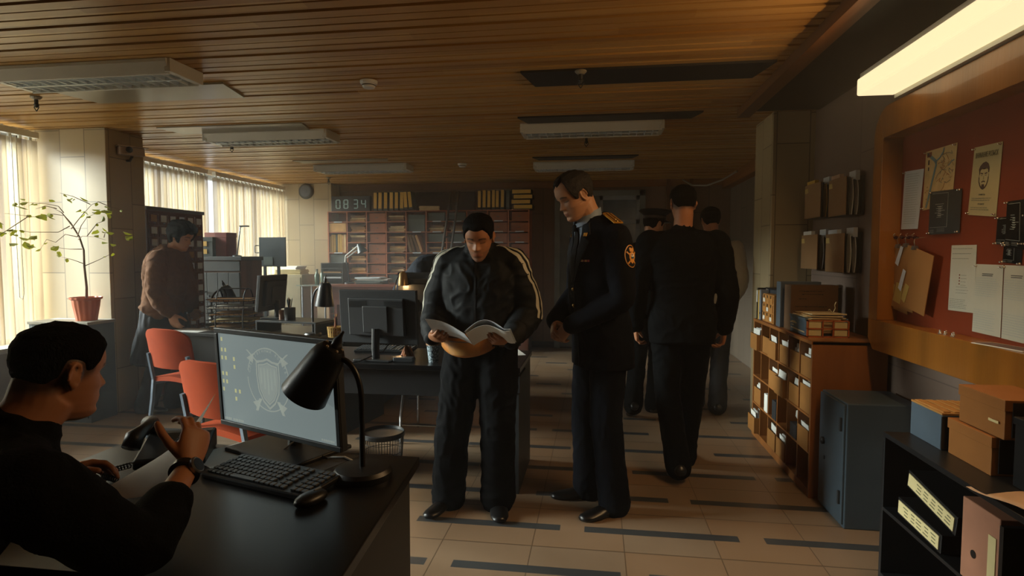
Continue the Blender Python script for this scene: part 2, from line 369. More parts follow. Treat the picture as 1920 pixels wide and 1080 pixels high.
# ---------------------------------------------------------------- ceiling fixtures
M_louvre = mat('mirror louvre', '#dfe6ea', .3, .5, var=0); M_fix = mat('fixture enamel', '#c4c4bc', .4, var=.03)
def fixture():
    t = thing('ceiling_light', 'x', 'ceiling light', (0, 0, 0), 0, 'unlit louvred ceiling lights')
    w, d, h = 1.14, .30, .085
    b = MB(); pr = [(-.15, 0), (.15, 0), (.15, -.02), (.125, -.085), (.115, -.085), (.115, -.03), (-.115, -.03), (-.115, -.085), (-.125, -.085), (-.15, -.02)]
    b.prism(pr, w, frame((-w / 2, 0, 0), (0, 1, 0), (0, 0, 1)))
    for sx in (-1, 1):
        b.box(sx * w / 2 - .02, sx * w / 2 + .02, -.14, .14, -.075, 0)
    b.build('housing', M_fix, t, bevel=.004)
    g = MB(); n = 18
    for i in range(1, n):
        x = -w / 2 + w * i / n; g.prism([(-.012, 0), (.012, 0), (.002, -.045), (-.002, -.045)], .22, frame((x, .11, -.035), (1, 0, 0), (0, 0, 1)))
    g.box(-w / 2 + .02, w / 2 - .02, -.004, .004, -.082, -.035)
    g.build('louvre', M_louvre, t)
    c = MB()
    for yy in (-.055, .055): c.cyl((-w / 2 + .03, yy, -.05), (w / 2 - .03, yy, -.05), .013, n=12)
    c.build('tube', mat('unlit tube', '#c9d3d6', .3, var=0), t)
    return t
fx = fixture(); fx.location = (-2.95, 3.17, HC); fx['label'] = 'louvred ceiling light nearest the camera at the upper left, cut by the frame'
for x, y_, lb in ((-2.92, 5.02, 'louvred ceiling light above the desk with the wire paper trays'), (-2.84, 6.95, 'shallow louvred ceiling light above the clock end of the bookcase'),
                  (-.05, 5.07, 'louvred ceiling light in the middle of the ceiling, above the uniformed officer'), (-.16, 7.12, 'louvred ceiling light right behind the head of the uniformed officer')):
    dup(fx, (x, y_, HC), None, lb)
M_pan = mat('ceiling insert', '#8b8576', .28, var=.04); pm = None
for x0, x1, y0, y1, lb in ((-3.6, -2.36, 3.5, 3.82, 'pale flush ceiling insert behind the nearest light'), (-3.75, -2.42, 4.62, 4.88, 'pale flush ceiling insert before the light over the trays'),
                           (-3.5, -2.35, 6.45, 6.62, 'narrow flush ceiling insert before the far left light'),
                           (-.46, 1.0, 3.55, 3.85, 'shaded flush ceiling insert nearest the camera, above the officer'), (-.63, .8, 4.7, 4.9, 'shaded flush ceiling insert before the middle light'), (-.72, .45, 6.62, 6.8, 'shaded narrow ceiling insert before the far light')):
    w, d_ = x1 - x0, y1 - y0
    mb = MB().prism([(0, 0), (w, 0), (w - .06, d_), (.06, d_)], .03, Matrix.Translation((0, 0, -.012)))
    mm = M_pan if x0 < -2 else mat('shaded ceiling insert', '#25272a', .5, var=.05)  # same inserts on the right: shade put into a darker colour
    put(mb.build('ceiling_insert', mm), (x0, y0, HC), 0, lb, 'ceiling panel', 'flush ceiling inserts')
def smoke(loc, label):
    t = thing('smoke_detector', label, 'smoke detector', loc, 0, 'smoke detectors')
    MB().lathe([(.055, 0), (.055, -.012), (.05, -.02)], n=24).build('base', M_white, t, smooth='auto')
    MB().lathe([(.042, -.02), (.042, -.03), (.036, -.042), (.012, -.046)], n=24).build('sensor', M_white, t, smooth='auto')
    MB().lathe([(.0435, -.026), (.0435, -.031)], n=24).build('grille', M_black, t)
smoke((-1.43, 3.6, HC - .004), 'white smoke detector nearest the camera at the top'); smoke((-1.6, 6.95, HC - .004), 'small white smoke detector in front of the bookcase')
def sprinkler(loc, label):
    t = thing('sprinkler', label, 'sprinkler', loc, 0, 'ceiling sprinklers')
    MB().lathe([(.035, 0), (.035, -.006), (.02, -.02)], n=16).build('escutcheon', M_pan, t)
    MB().lathe([(.012, -.02), (.012, -.05), (.018, -.055), (.006, -.075)], n=10).tube([(.012, 0, -.05), (.018, 0, -.075), (0, 0, -.1)], .003, 6).tube([(-.012, 0, -.05), (-.018, 0, -.075), (0, 0, -.1)], .003, 6).build('nozzle', M_dark, t)
for p, lb in (((-3.85, 3.62, HC - .004), 'ceiling sprinkler at the far left above the window blind'), ((-3.5, 5.3, HC - .004), 'ceiling sprinkler below the left end of the light over the trays'),
              ((-3.75, 7.9, HC - .004), 'ceiling sprinkler near the round wall speaker'), ((-.1, 3.55, HC - .014), 'ceiling sprinkler on the shaded insert at the top edge'), ((-.1, 5.5, HC - .004), 'ceiling sprinkler behind the middle ceiling light')): sprinkler(p, lb)
# camera on the left pillar
t = thing('security_camera', 'beige security camera on the dark side of the left pillar', 'security camera', (-4.20, 4.8, 2.3), 0)
MB().obox((.09, -.05, .02), (.075, .2, .07), R(-35)).build('housing', mat('camera beige', '#8c7763', .5), t, bevel=.008)
MB().obox((.1, -.05, .06), (.095, .24, .008), R(-35)).build('sunshield', mat('camera beige', '#8c7763', .5), t)
MB().tube([(0, 0, -.05), (.03, 0, -.05), (.08, -.03, -.02)], .012, 8).build('bracket', M_dark, t)
MB().cyl((.146, -.132, .02), (.16, -.152, .02), .026).build('lens', M_black, t)
# round wall speaker
t = thing('wall_speaker', 'round black wall speaker high on the far pillar', 'speaker', (-4.42, 8.55, 2.38), 0)
MB().lathe([(.115, 0), (.12, .02), (.1, .045)], M=Matrix.Rotation(R(90), 4, 'X')).build('housing', M_dark, t, smooth='auto')
MB().lathe([(.085, .046), (.03, .03), (.028, .05), (.01, .052)], M=Matrix.Rotation(R(90), 4, 'X')).build('cone', mat('speaker cone', '#4c5560', .4), t, smooth='auto')

# thin haze in the whole room
hm = bpy.data.materials.new('haze'); hm.use_nodes = True; nt = hm.node_tree; nt.nodes.remove(nt.nodes['Principled BSDF'])
vs = nt.nodes.new('ShaderNodeVolumeScatter'); vs.inputs['Density'].default_value = HAZE; vs.inputs['Anisotropy'].default_value = .5; vs.inputs[0].default_value = (.95, .98, 1, 1)
nt.links.new(vs.outputs[0], nt.nodes['Material Output'].inputs['Volume'])
tag(MB().box(XL - .5, 3.5, YN - .4, YB + .4, -.2, 2.9).build('haze', hm), 'thin haze hanging in the air of the office', 'haze', kind='stuff')
h2 = hm.copy(); h2.name = 'window haze'; [n_ for n_ in h2.node_tree.nodes if n_.type == 'VOLUME_SCATTER'][0].inputs['Density'].default_value = .036
tag(MB().box(XL - .45, -.9, 5.7, YB + .35, -.15, 2.85).build('haze', h2), 'denser haze in the light by the left windows and the far bookcase', 'haze', kind='stuff')
# ---------------------------------------------------------------- places read off the view: a ray from the eye meets a real plane
_cy, _sy, _cp, _sp = math.cos(YAW), math.sin(YAW), math.cos(PITCH), math.sin(PITCH)
def at(px, py, x=None, y=None, z=None):
    a, b = (px - 960) / 1100, -(py - 540) / 1100
    d = [(-_sy * _cp, _cy * _cp, -_sp)[i] + a * (_cy, _sy, 0)[i] + b * (-_sy * _sp, _cy * _sp, _cp)[i] for i in range(3)]
    t = x / d[0] if x is not None else y / d[1] if y is not None else (z - EYE) / d[2]
    return Vector((d[0] * t, d[1] * t, EYE + d[2] * t))
ORD = 'first second third fourth fifth sixth seventh eighth ninth tenth eleventh twelfth'.split()

# ---------------------------------------------------------------- far bookcase of pigeonholes
BX0, BX1, BY, BZ1, NCOL, RP = -4.04, -.96, 8.45, 2.06, 10, .155
NROW = 12; CW = (BX1 - BX0) / NCOL; BZ0 = BZ1 - NROW * RP
M_case = wood('reddish shelf timber', '#a3592b', .5, 'x', .2)
MERGE = {(4, 0), (4, 2), (0, 2), (9, 6)}  # two-row compartments
case = thing('bookcase', 'wide reddish wooden bookcase of pigeonholes along the back wall', 'bookcase', (BX0, BY, 0))
mb = MB(); W_ = BX1 - BX0
mb.box(0, W_, .35, .37, 0, BZ1).box(0, .018, 0, .35, 0, BZ1).box(W_ - .018, W_, 0, .35, 0, BZ1).box(0, W_, 0, .35, 0, BZ0)
mb.build('carcass', M_case, case)
mb = MB()
for c in range(1, NCOL): mb.box(c * CW - .008, c * CW + .008, .004, .35, BZ0, BZ1)
mb.build('upright', M_case, case)
mb = MB()
for r_ in range(0, NROW + 1):
    for c in range(NCOL):
        if (c, r_ - 1) in MERGE: continue
        z = BZ1 - r_ * RP; mb.box(c * CW + .008, (c + 1) * CW - .008, .002, .35, z - .012, z)
mb.build('shelf', M_case, case)
for r_ in range(1, NROW):
    for c in (0, 4, 5, 6, 7, 8, 9):
        if (c, r_ - 1) in MERGE or random.random() < .12: continue
        z = BZ1 - r_ * RP; MB().box(c * CW + .1, c * CW + .23, -.002, .002, z - .013, z + .002).build('shelf_label', M_paperb, case)
M_box1 = mat('brown drawer board', '#925532', .7, var=.1); M_box2 = mat('grey green box', '#56605d', .7); M_yel = mat('yellowed spine', '#d3ab52', .7, var=.1)
M_pk = [M_kraft, mat('tan bundle', '#c59a60', .8, var=.12, scale=15), mat('pale bundle', '#d6bf90', .8, var=.12, scale=15), mat('dull brown bundle', '#7d5b39', .8, var=.12)]
def cellname(r_, c): return '%s row down, %s column, far bookcase' % (ORD[r_], ORD[c])
def bundle(w, d, h, m):
    b = MB(); n = max(2, int(h / .012)); z = 0
    for i in range(n):
        hh = h / n; a = random.uniform(-.06, .06); b.obox((random.uniform(-.008, .008), random.uniform(-.01, .01), z + hh / 2), (w * random.uniform(.9, 1), d, hh * .9), a); z += hh
    return b.build('paper_bundle', m)
for c in range(NCOL):
    for r_ in range(NROW):
        if (c, r_ - 1) in MERGE: continue
        h2 = 2 if (c, r_) in MERGE else 1
        zb = BZ1 - (r_ + h2) * RP; x0 = BX0 + c * CW + .008; w = CW - .016; hh = RP * h2 - .012
        if r_ >= 8 and c < 9: continue
        nm = cellname(r_, c)
        if (c, r_) == (0, 2) or (c, r_) == (9, 6):
            x = x0 + .006; kb = 0
            while x < x0 + w - .03:
                t = random.uniform(.022, .038); g = random.uniform(.84, .93) * hh
                put(MB().box(0, t, 0, .24, 0, g).build('book', random.choice([M_yel, M_pk[1], M_pk[2], M_box2]), bevel=.002), (x, BY + .03, zb), 0, '%s yellowed upright book from the left, %s' % (ORD[kb], nm), 'book', 'books upright in the %s column' % ORD[c]); x += t + .003; kb += 1
        elif (c, r_) == (4, 2):
            for k, (xx, an, m) in enumerate(((.05, -14, M_pk[2]), (.10, -14, M_kraft), (.17, -20, M_pk[3]), (.22, -20, M_pk[1]))):
                o = MB().box(-.018, .018, 0, .25, 0, hh * .9).build('folder', m, bevel=.002); put(o, (x0 + xx, BY + .04, zb + .007), 0, '%s cardboard folder leaning to the left, %s' % (('pale', 'kraft', 'dull brown', 'tan')[k], nm), 'folder', 'leaning folders in the bookcase'); o.rotation_euler = (0, R(an), 0)
        elif (c, r_) == (4, 0) or (c == 0 and r_ in (4, 5, 6)) or (c in (5, 6) and r_ in (0, 2)) or (c == 3 and r_ == 6):
            put(MB().box(.02, w - .02, 0, .28, 0, hh * .82).box(.016, w - .016, -.002, .28, hh * .62, hh * .85).build('archive_box', M_box2, bevel=.003), (x0, BY + .03, zb), 0, 'grey green archive box, ' + nm, 'box', 'boxes in the bookcase')
        elif c == 2 or (c in (8, 9) and r_ < 6) or (c == 7 and r_ in (1, 4)):
            t = thing('drawer_box', 'brown cardboard drawer box, ' + nm, 'box', (x0, BY + .02, zb), 0, 'boxes in the bookcase')
            k = random.uniform(0, .03); MB().box(.012 + k, w - .01, .0, .28, 0, hh * .86).build('box_body', M_box1, t, bevel=.003)
            MB().box(w / 2 - .02, w / 2 + .02, -.006, 0, hh * .38, hh * .44).build('finger_pull', M_box2, t)
        elif c == 0 and r_ == 1:
            put(MB().box(.01, w - .01, 0, .28, 0, hh * .93).build('archive_box', M_pk[1], bevel=.003), (x0, BY + .01, zb), 0, 'pale tan archive box filling the ' + nm, 'box', 'boxes in the bookcase')
        elif c == 0 or (c == 9 and r_ >= 6): continue
        else:
            z = zb; k = 0
            while z < zb + hh * .7 and k < 3:
                t = random.uniform(.018, .04)
                if z + t > zb + hh * .8: break
                o = bundle(w * random.uniform(.72, .9), .26, t, random.choice(M_pk)); put(o, (x0 + w / 2 + random.uniform(-.01, .01), BY + .17, z), random.uniform(-.05, .05), 'flat paper bundle, %s from the bottom, %s' % (ORD[k], nm), 'paper bundle', 'paper bundles in the bookcase'); z += t + .001; k += 1
# things standing on top of the bookcase
ZT = BZ1
t = thing('digital_clock', 'black digital wall clock reading 08 34 on top of the bookcase', 'clock', (-4.0, 8.45, ZT))
MB().box(0, .62, .05, .12, 0, .235).build('clock_body', M_black, t, bevel=.006)
M_led = mat('pale clock digit', '#86a8a4', .4, var=0, emit=.06)
SEG = {'0': 'abcdef', '8': 'abcdefg', '3': 'abcdg', '4': 'fgbc'}
def digit(mb, ch, x, z, w=.062, h=.125, t=.013, y0=.046, y1=.052):
    g = {'a': (0, h, w, h), 'd': (0, 0, w, 0), 'g': (0, h / 2, w, h / 2), 'f': (0, h / 2, 0, h), 'e': (0, 0, 0, h / 2), 'b': (w, h / 2, w, h), 'c': (w, 0, w, h / 2)}
    for s_ in SEG[ch]:
        a, b, c_, d_ = g[s_]; mb.box(x + a - (t / 2 if a == c_ else -.004), x + c_ + (t / 2 if a == c_ else -.004), y0, y1, z + b + (.004 if a == c_ else -t / 2), z + d_ - (.004 if a == c_ else -t / 2))
for ch, x in zip('0834', (.08, .205, .36, .485)):
    m2 = MB(); digit(m2, ch, x, .05); m2.build('digit', M_led, t)
BAND = mat('binder cover', '#23282c', .5)
def lever_file(label, loc, rz=0, tilt=0, flat=False, group='yellow spined files on top of the bookcase', h=.25, w=.05, m=M_yel, cat='binder'):
    t = thing('ring_binder', label, cat, loc, rz, group)
    if flat:
        MB().box(0, h, 0, .22, 0, w).build('cover', BAND, t, bevel=.002); MB().box(.015, h - .01, -.003, .001, .006, w - .006).build('spine_label', m, t)
    else:
        MB().box(0, w, 0, .22, 0, h).build('cover', BAND, t, bevel=.002); MB().box(.005, w - .005, -.003, .001, .03, h - .005).build('spine_label', m, t)
        t.rotation_euler = (0, tilt, rz)
    return t
px = [503, 541, 584, 628, 668, 708, 742, 780]
for i, p in enumerate(px):
    x = at(580 + p / 4.154, 380, y=8.4).x
    lever_file('%s of eight yellow spined files, counted from the digital clock, on the bookcase' % ORD[i], (x, 8.37, ZT + (.012 if i > 5 else 0)), 0, R(-6 if i == 7 else -3 if i == 6 else 1), h=.27 if i < 6 else .26, w=.058)
for i, p in enumerate([1313, 1350, 1387, 1422, 1452, 1492, 1534]):
    x = at(580 + p / 4.154, 380, y=8.4).x
    lever_file('%s of seven yellow spined files beside the flat stack of binders' % ORD[i], (x, 8.37, ZT), 0, R(.5), h=.27 + .01 * (i % 2), w=.052, m=M_yel if i < 6 else M_box2)
for i in range(4):
    x = at(580 + 1575 / 4.154, 380, y=8.4).x
    lever_file('%s from the bottom of four yellow spined files lying flat on the bookcase' % ORD[i], (x + (.02, -.01, .02, .0)[i], 8.37, ZT + i * .072), 0, flat=True, h=.29, w=.064, group='files lying flat on the bookcase')
o = bundle(.3, .24, .06, M_pk[2]); put(o, (at(805, 390, y=8.5).x, 8.5, ZT), .2, 'crumpled pile of pale papers on top of the bookcase', 'paper pile')
for i, (x, w) in enumerate(((-2.74, .56), (-2.12, .30))):
    put(MB().box(0, w, 0, .02, 0, .30).box(0, w, -.002, .022, .27, .30).build('veneer_board', mat('dark veneer', '#3f3026', .5), bevel=.002), (x, 8.74, ZT), 0, ('wide dark veneer board propped behind the paper pile on the bookcase', 'narrow dark veneer board propped beside the ladder')[i], 'board')
# leaning ladder
a0, a1 = at(832, 520, y=8.3), at(852, 372, y=8.42)
t = thing('wooden_ladder', 'dark narrow wooden ladder leaning against the bookcase', 'ladder', (0, 0, 0))
d0 = (a1 - a0); base = a0 - d0 * (a0.z / d0.z); base.y = 8.02
for s_ in (-.06, .09):
    MB().tube([base + Vector((s_, 0, .01)), a1 + Vector((s_ * .8, 0, .1))], .02, 6).build('side_rail', mat('dark ladder timber', '#3d2e20', .6), t)
for k in range(9):
    p = base.lerp(a1 + Vector((0, 0, .1)), (k + .7) / 9.4); MB().cyl(p + Vector((-.06, 0, 0)), p + Vector((.085, 0, 0)), .012, n=8).build('rung', MATS['dark ladder timber'], t)

# ---------------------------------------------------------------- reddish side counter in front of the bookcase with a desk organiser
M_red = wood('mahogany counter', '#7b3d26', .45, 'x', .2)
x0, x1 = at(600, 540, y=7.9).x, at(785, 540, y=7.9).x
t = thing('counter_desk', 'reddish brown counter desk in front of the far bookcase', 'desk', (x0, 7.85, 0))
L = x1 - x0
MB().box(.18, L, 0, .5, .95, .99).build('counter_top', M_red, t, bevel=.004)
MB().box(.2, L - .02, .02, .06, .70, .95).build('front_panel', M_red, t)
for x in (.22, L - .06): MB().box(x, x + .04, .03, .47, 0, .95).build('leg', M_red, t)
f = MB()
for a, b in ((.42, .62), (.75, 1.35)):
    f.box(a, b, -.006, .02, .88, .90).box(a, a + .02, -.006, .02, .72, .90).box(b - .02, b, -.006, .02, .72, .90)
f.build('handle_frame', M_metal, t)
t = thing('glass_table', 'small glass topped table on thin legs by the far pillar', 'table', (x0 - .28, 7.75, 0))
MB().box(0, .45, 0, .42, .965, .98).build('table_top', mat('smoked glass top', '#87918b', .1, var=0), t)
for x in (.06, .2, .40): MB().cyl((x, .06, 0), (x, .06, .965), .012, n=8).build('leg', M_metal, t)
t = thing('file_organiser', 'black three slot file organiser on the glass table at the back', 'organiser', at(602, 528, y=7.95) * 1.0)
t.location.z = .98
b = MB().box(0, .33, .2, .215, 0, .31).box(0, .012, 0, .2, 0, .31).box(.318, .33, 0, .2, 0, .31)
b.build('case', M_dark, t)
m2 = MB()
for z in (0, .075, .15, .225, .298): m2.box(.012, .318, 0, .2, z, z + .012)
m2.build('shelf', M_dark, t)
for z, m in ((.09, M_paperb), (.165, M_kraft)): MB().box(.03, .3, .005, .18, z, z + .02).build('papers', m, t)
p = at(655, 528, y=8.0)
t = thing('swing_arm_lamp', 'white swing arm lamp with a dark shade on the counter desk', 'lamp', (p.x, 8.0, .99))
k = 8.2 / 1100
MB().lathe([(.07, 0), (.07, .02), (.02, .03)], n=20).build('base', M_dark, t)
MB().tube([(0, 0, .02), (-.04, 0, .33)], .012, 8).build('lower_arm', M_dark, t)
MB().tube([(-.06, 0, .31), (-.05, 0, .40), (.12, 0, .53), (.145, 0, .56)], .010, 8).tube([(-.04, .02, .37), (.11, .02, .48)], .008, 8).build('upper_arm', M_white, t)
MB().lathe([(.03, 0), (.045, .05), (.075, .13)], n=20, M=Matrix.Translation((.15, 0, .57)) @ Matrix.Rotation(R(155), 4, 'Y')).build('lamp_shade', mat('dark teal shade', '#2a3a42', .4), t, smooth='auto')
for i, (dx, w, m) in enumerate(((.0, .40, M_paperb), (.06, .48, M_white))):
    q = at(655, 520, y=7.95)
    put(bundle(w, .25, .022, m), (q.x + .28 + dx, 8.05, .99 + .05 * (1 - i) + .004 + (0 if i else .0)), .1 * i, ('upper', 'lower')[i] + ' sheaf of white papers on the counter desk', 'paper stack', 'sheaves on the counter desk')
put(bundle(.42, .28, .05, M_box2), (at(655, 520, y=7.95).x + .30, 8.05, .99), 0, 'dark folder stack under the white sheaves on the counter desk', 'folder stack')
for o in [x for x in bpy.data.objects if x.name.startswith('paper_bundle') and 'sheaf' in str(x.get('label'))]:
    o.location.z = 1.041 if 'lower' in o['label'] else 1.064
# light boxes and papers by the far pillar
t = thing('storage_cabinet', 'pale low storage cabinet in the corner by the far window', 'cabinet', (-4.7, 7.9, 0))
M_pale = mat('pale laminate', '#a59c80', .5)
MB().box(0, .52, .0, .45, 0, 1.12).build('carcass', M_pale, t, bevel=.004); MB().box(.02, .25, -.015, 0, .06, 1.08).build('door', M_pale, t); MB().box(.27, .50, -.015, 0, .06, 1.08).build('door', M_pale, t)
put(bundle(.4, .3, .07, M_cream), (-4.44, 8.1, 1.12), .1, 'pile of cream papers on the pale corner cabinet', 'paper pile')
put(bundle(.3, .22, .05, M_paper), (-4.42, 8.1, 1.191), -.2, 'loose white papers lying on the cream pile in the corner', 'paper pile')
for i, x in enumerate((-4.02, -3.93)):
    t = thing('green_bottle', 'x', 'bottle', (x, 8.1, .98) if 0 else (x + .03, 7.98, .98), 0, 'bottles by the file organiser')
    t['label'] = ('dull green bottle leftmost beside the file organiser', 'dull green bottle touching the file organiser')[i]
    MB().lathe([(.035, 0), (.036, .13 + .03 * i), (.014, .17 + .03 * i), (.014, .20 + .03 * i)], n=16).build('bottle_body', mat('dull green glass', '#5c7468', .2), t, smooth='auto')
    MB().lathe([(.016, .2 + .03 * i), (.016, .22 + .03 * i)], n=12).build('cap', M_dark, t)

# ---------------------------------------------------------------- card catalogue cabinet
t = thing('card_catalogue', 'brown card catalogue cabinet with rows of small labelled drawers', 'cabinet', (-4.3, 5.13, 0))
M_cat = wood('catalogue timber', '#5a3320', .55, 'y', .2)
MB().box(-.42, 0, 0, .82, .0, 1.87).build('carcass', M_cat, t, bevel=.004); MB().box(-.43, .014, -.012, .832, 1.84, 1.875).build('cornice', mat('cornice grey', '#4d4a48', .5), t)
for r_ in range(14):
    for c in range(6):
        y = .02 + c * .131; z = 1.70 - r_ * .119
        d = MB().box(0, .012, y, y + .122, z, z + .108).build('drawer', M_cat, t, bevel=.002)
        MB().box(.012, .015, y + .025, y + .098, z + .03, z + .095).build('label_card', M_paperb if (r_ * 7 + c * 3) % 11 else M_kraft, d)
        MB().cyl((.012, y + .061, z + .016), (.026, y + .061, z + .016), .006, n=8).build('knob', M_metal, d)
# grey cabinet
t = thing('locker_cabinet', 'dark grey four door cabinet between the card catalogue and the display board', 'cabinet', (-4.62, 6.2, 0))
M_gc = mat('grey green cabinet', '#4b4f50', .5); 
MB().box(0, .6, 0, .42, 0, 1.34).build('carcass', wood('cabinet side brown', '#6a4a35', .5), t); MB().box(-.015, .62, -.02, .43, 1.34, 1.385).build('cabinet_top', M_gc, t, bevel=.004)
MB().box(.03, .59, -.012, 0, 1.22, 1.33).build('frieze', M_gc, t)
for i in range(4):
    d = MB().box(.05 + i * .136, .05 + i * .136 + .13, -.018, 0, .05, 1.2).build('door', M_gc, t, bevel=.003)
    MB().cyl((.07 + i * .136 + (0 if i % 2 else .09), -.018, .98 - .05 * i), (.07 + i * .136 + (0 if i % 2 else .09), -.04, .98 - .05 * i), .011, n=10).build('knob', M_metal, d)
    MB().box(.06 + i * .136, .09 + i * .136, -.021, -.018, .62, .68).build('tag', M_paper, d)
for i, (x, w, h, y, m, lb) in enumerate(((.02, .22, .22, 0, mat('dark green box', '#2f3a37', .6), 'dark box file with two yellow labels on the grey cabinet'), (.24, .14, .27, .05, mat('dull red box', '#7d2c24', .6), 'dull red box beside the dark box file on the grey cabinet'),
                                      (.0, .3, .28, .2, mat('faded red box', '#8b4a40', .6), 'faded red box at the back on the grey cabinet'))):
    t = thing('box_file', lb, 'box', (-4.62 + x, 6.22 + y, 1.385), 0, 'boxes on the grey cabinet')
    MB().box(0, w, 0, .17, 0, h).build('box_body', m, t, bevel=.004); MB().box(-.003, w + .003, -.003, .173, h - .05, h + .004).build('lid', m, t, bevel=.002)
    if i == 0:
        for z in (.03, .12): MB().box(.09, .15, -.006, -.0035, z, z + .055).build('label_card', M_yel, t)
t = thing('reading_lamp', 'thin grey arm lamp standing beside the red box on the grey cabinet', 'lamp', (-4.13, 6.3, 1.385))
MB().lathe([(.05, 0), (.05, .012), (.01, .02)], n=16).build('base', M_metal, t); MB().tube([(0, 0, .015), (.01, 0, .08), (.05, 0, .34), (.12, 0, .35)], .008, 8).build('arm', M_metal, t)
MB().box(.05, .15, -.02, .02, .342, .358).build('lamp_head', M_dark, t)
# display board on legs by the far window
a, b = at(485, 445, y=6.75), at(536, 500, y=6.75)
t = thing('display_board', 'grey blue display board on two thin legs in front of the far window', 'board', (a.x, 6.75, 0))
w = b.x - a.x; M_bb = mat('slate board', '#4c5a62', .45)
MB().box(0, w, 0, .02, b.z, a.z).build('panel', M_bb, t, bevel=.004); MB().box(.06, .18, -.004, 0, b.z + .02, b.z + .12).build('pasted_sheet', mat('pasted sheet', '#70817f', .5), t)
for x in (.05, w - .12): MB().box(x, x + .03, .005, .03, 0, b.z).build('leg', M_bb, t)
for x in (.065, w - .105): MB().box(x - .015, x + .015, -.1, .25, 0, .03).build('foot', M_bb, t)
m2 = MB(); m2.tube([(0, .01, b.z + .26), (-.05, .01, b.z + .26), (-.06, .01, b.z + .25), (-.06, .01, b.z + .18), (-.05, .01, b.z + .17), (0, .01, b.z + .17)], .006, 6); m2.build('side_handle', M_metal, t)
# ---------------------------------------------------------------- helpers for desk things
def monitor(label, loc, rz, w=.53, h=.32, lift=.10, tilt=0, screen=None, back=True, base=(.24, .20)):
    """screen faces local -y; loc is the foot on the desk"""
    t = thing('computer_monitor', label, 'monitor', loc, rz, None)
    M = Matrix.Translation((0, 0, lift)) @ Matrix.Rotation(tilt, 4, 'X')
    b = MB(); fw = .018
    b.box(-w / 2, w / 2, -.012, .012, 0, h, M)
    b.box(-w / 2, w / 2, -.018, -.012, 0, fw, M).box(-w / 2, w / 2, -.018, -.012, h - fw, h, M).box(-w / 2, -w / 2 + fw, -.018, -.012, fw, h - fw, M).box(w / 2 - fw, w / 2, -.018, -.012, fw, h - fw, M)
    b.build('bezel', M_dark, t, bevel=.003)
    sp = MB().box(-w / 2 + fw, w / 2 - fw, -.0135, -.012, fw, h - fw, M).build('screen', screen or mat('dark screen', '#0c0f11', .15, var=0), t)
    k = MB().box(-w * .36, w * .36, .012, .04, h * .16, h * .86, M).box(-.085, .085, .04, .052, h * .22, h * .72, M)
    k.build('back_housing', M_dark, t, bevel=.006)
    for s_ in (-1, 1):
        v = MB()
        for q in range(7): v.box(s_ * w * .23 - .06, s_ * w * .23 + .06, .0402, .0418, h * (.70 + .018 * q) - .0015, h * (.70 + .018 * q) + .0015, M)
        v.build('vent_grille', M_black, t)
    MB().tube([M @ Vector((0, .045, h * .30)), (0, .06, lift * .8), (0, .055, .012)], [.026, .024, .024], 14).build('stand_neck', M_black, t)
    MB().box(-base[0] / 2, base[0] / 2, -base[1] / 2 + .03, base[1] / 2 + .03, 0, .014).build('stand_base', M_black, t, bevel=.004)
    return t, M, sp
def desk_lamp(label, loc, rz, H, reach, shade_tilt, sl=.17, sr=.075, base_r=.075, bulb=None):
    """goose neck lamp bending towards local +x; the shade's mouth points down and tilted"""
    t = thing('desk_lamp', label, 'lamp', loc, rz, 'black goose neck desk lamps')
    MB().lathe([(base_r, 0), (base_r, .018), (base_r * .9, .028), (.02, .032)], n=36).build('base', M_black, t, smooth='auto')
    n = 14; pts = [Vector((0, 0, .02)), Vector((0, 0, H * .35)), Vector((0, 0, H * .62))]
    for i in range(1, n + 1):
        a = math.pi * .62 * i / n; pts.append(Vector((reach * .8 * (1 - math.cos(a)), 0, H * .62 + (H * .34) * math.sin(a))))
    MB().tube(pts, .0085, 10).build('goose_neck', M_black, t, smooth='auto')
    e = pts[-1]; M = Matrix.Translation(e + Vector((.015, 0, .02))) @ Matrix.Rotation(shade_tilt, 4, 'Y')
    pr = [(.012, .03), (.034, .028), (.046, .012), (.052, -.01), (sr, .012 - sl)]
    inn = [(sr - .003, .012 - sl), (.049, -.01), (.03, .02)]
    MB().lathe(pr + inn, n=40, M=M).build('lamp_shade', mat('lamp lacquer', '#08090a', .4, var=0, spec=.3), t, smooth='auto')
    MB().lathe([(.012, .03), (.013, .055), (.007, .066), (.004, .085)], n=14, M=M).build('switch', M_black, t, smooth='auto')
    m2 = MB()
    for k in range(5):
        a = 2 * math.pi * k / 5; c = M @ Vector((.026 * math.cos(a), .026 * math.sin(a), .0295)); m2.sphere(c, .005, 10, 6)
    m2.build('vent_studs', M_pin, t)
    MB().sphere(M @ Vector((0, 0, -.055)), (.024, .024, .03)).build('bulb', mat('warm bulb', '#ffb060', .4, var=0, emit=6) if bulb else M_white, t)
    if bulb:
        ld = bpy.data.lights.new('lamp_light', 'POINT'); ld.energy = bulb; ld.color = (1, .55, .2); ld.shadow_soft_size = .02
        lo = bpy.data.objects.new('lamp_light', ld); C.objects.link(lo); lo.parent = t; lo.location = M @ Vector((0, 0, -.10))
    return t
def keyboard(label, loc, rz, w=.44, d=.145):
    t = thing('keyboard', label, 'keyboard', loc, rz)
    Mk = Matrix.Rotation(R(4), 4, 'X'); MB().box(-w / 2, w / 2, 0, d, 0, .016, Mk).build('keyboard_body', M_black, t, bevel=.004)
    ks = MB(); mk = mat('grey key', '#3b3e41', .45, var=0)
    for r_ in range(6):
        y = .012 + r_ * .0215; x = -w / 2 + .012
        while x < w / 2 - .02:
            kw = .0155
            if r_ == 0 and -.10 < x < .0: kw = .095
            if not (.115 < x < .125 or .055 < x < .062): ks.box(x, x + kw, y, y + .0155, .016, .0225, Mk)
            x += kw + .0035
    o = ks.build('keys', mk, t, bevel=.0015, seg=1)
    return t
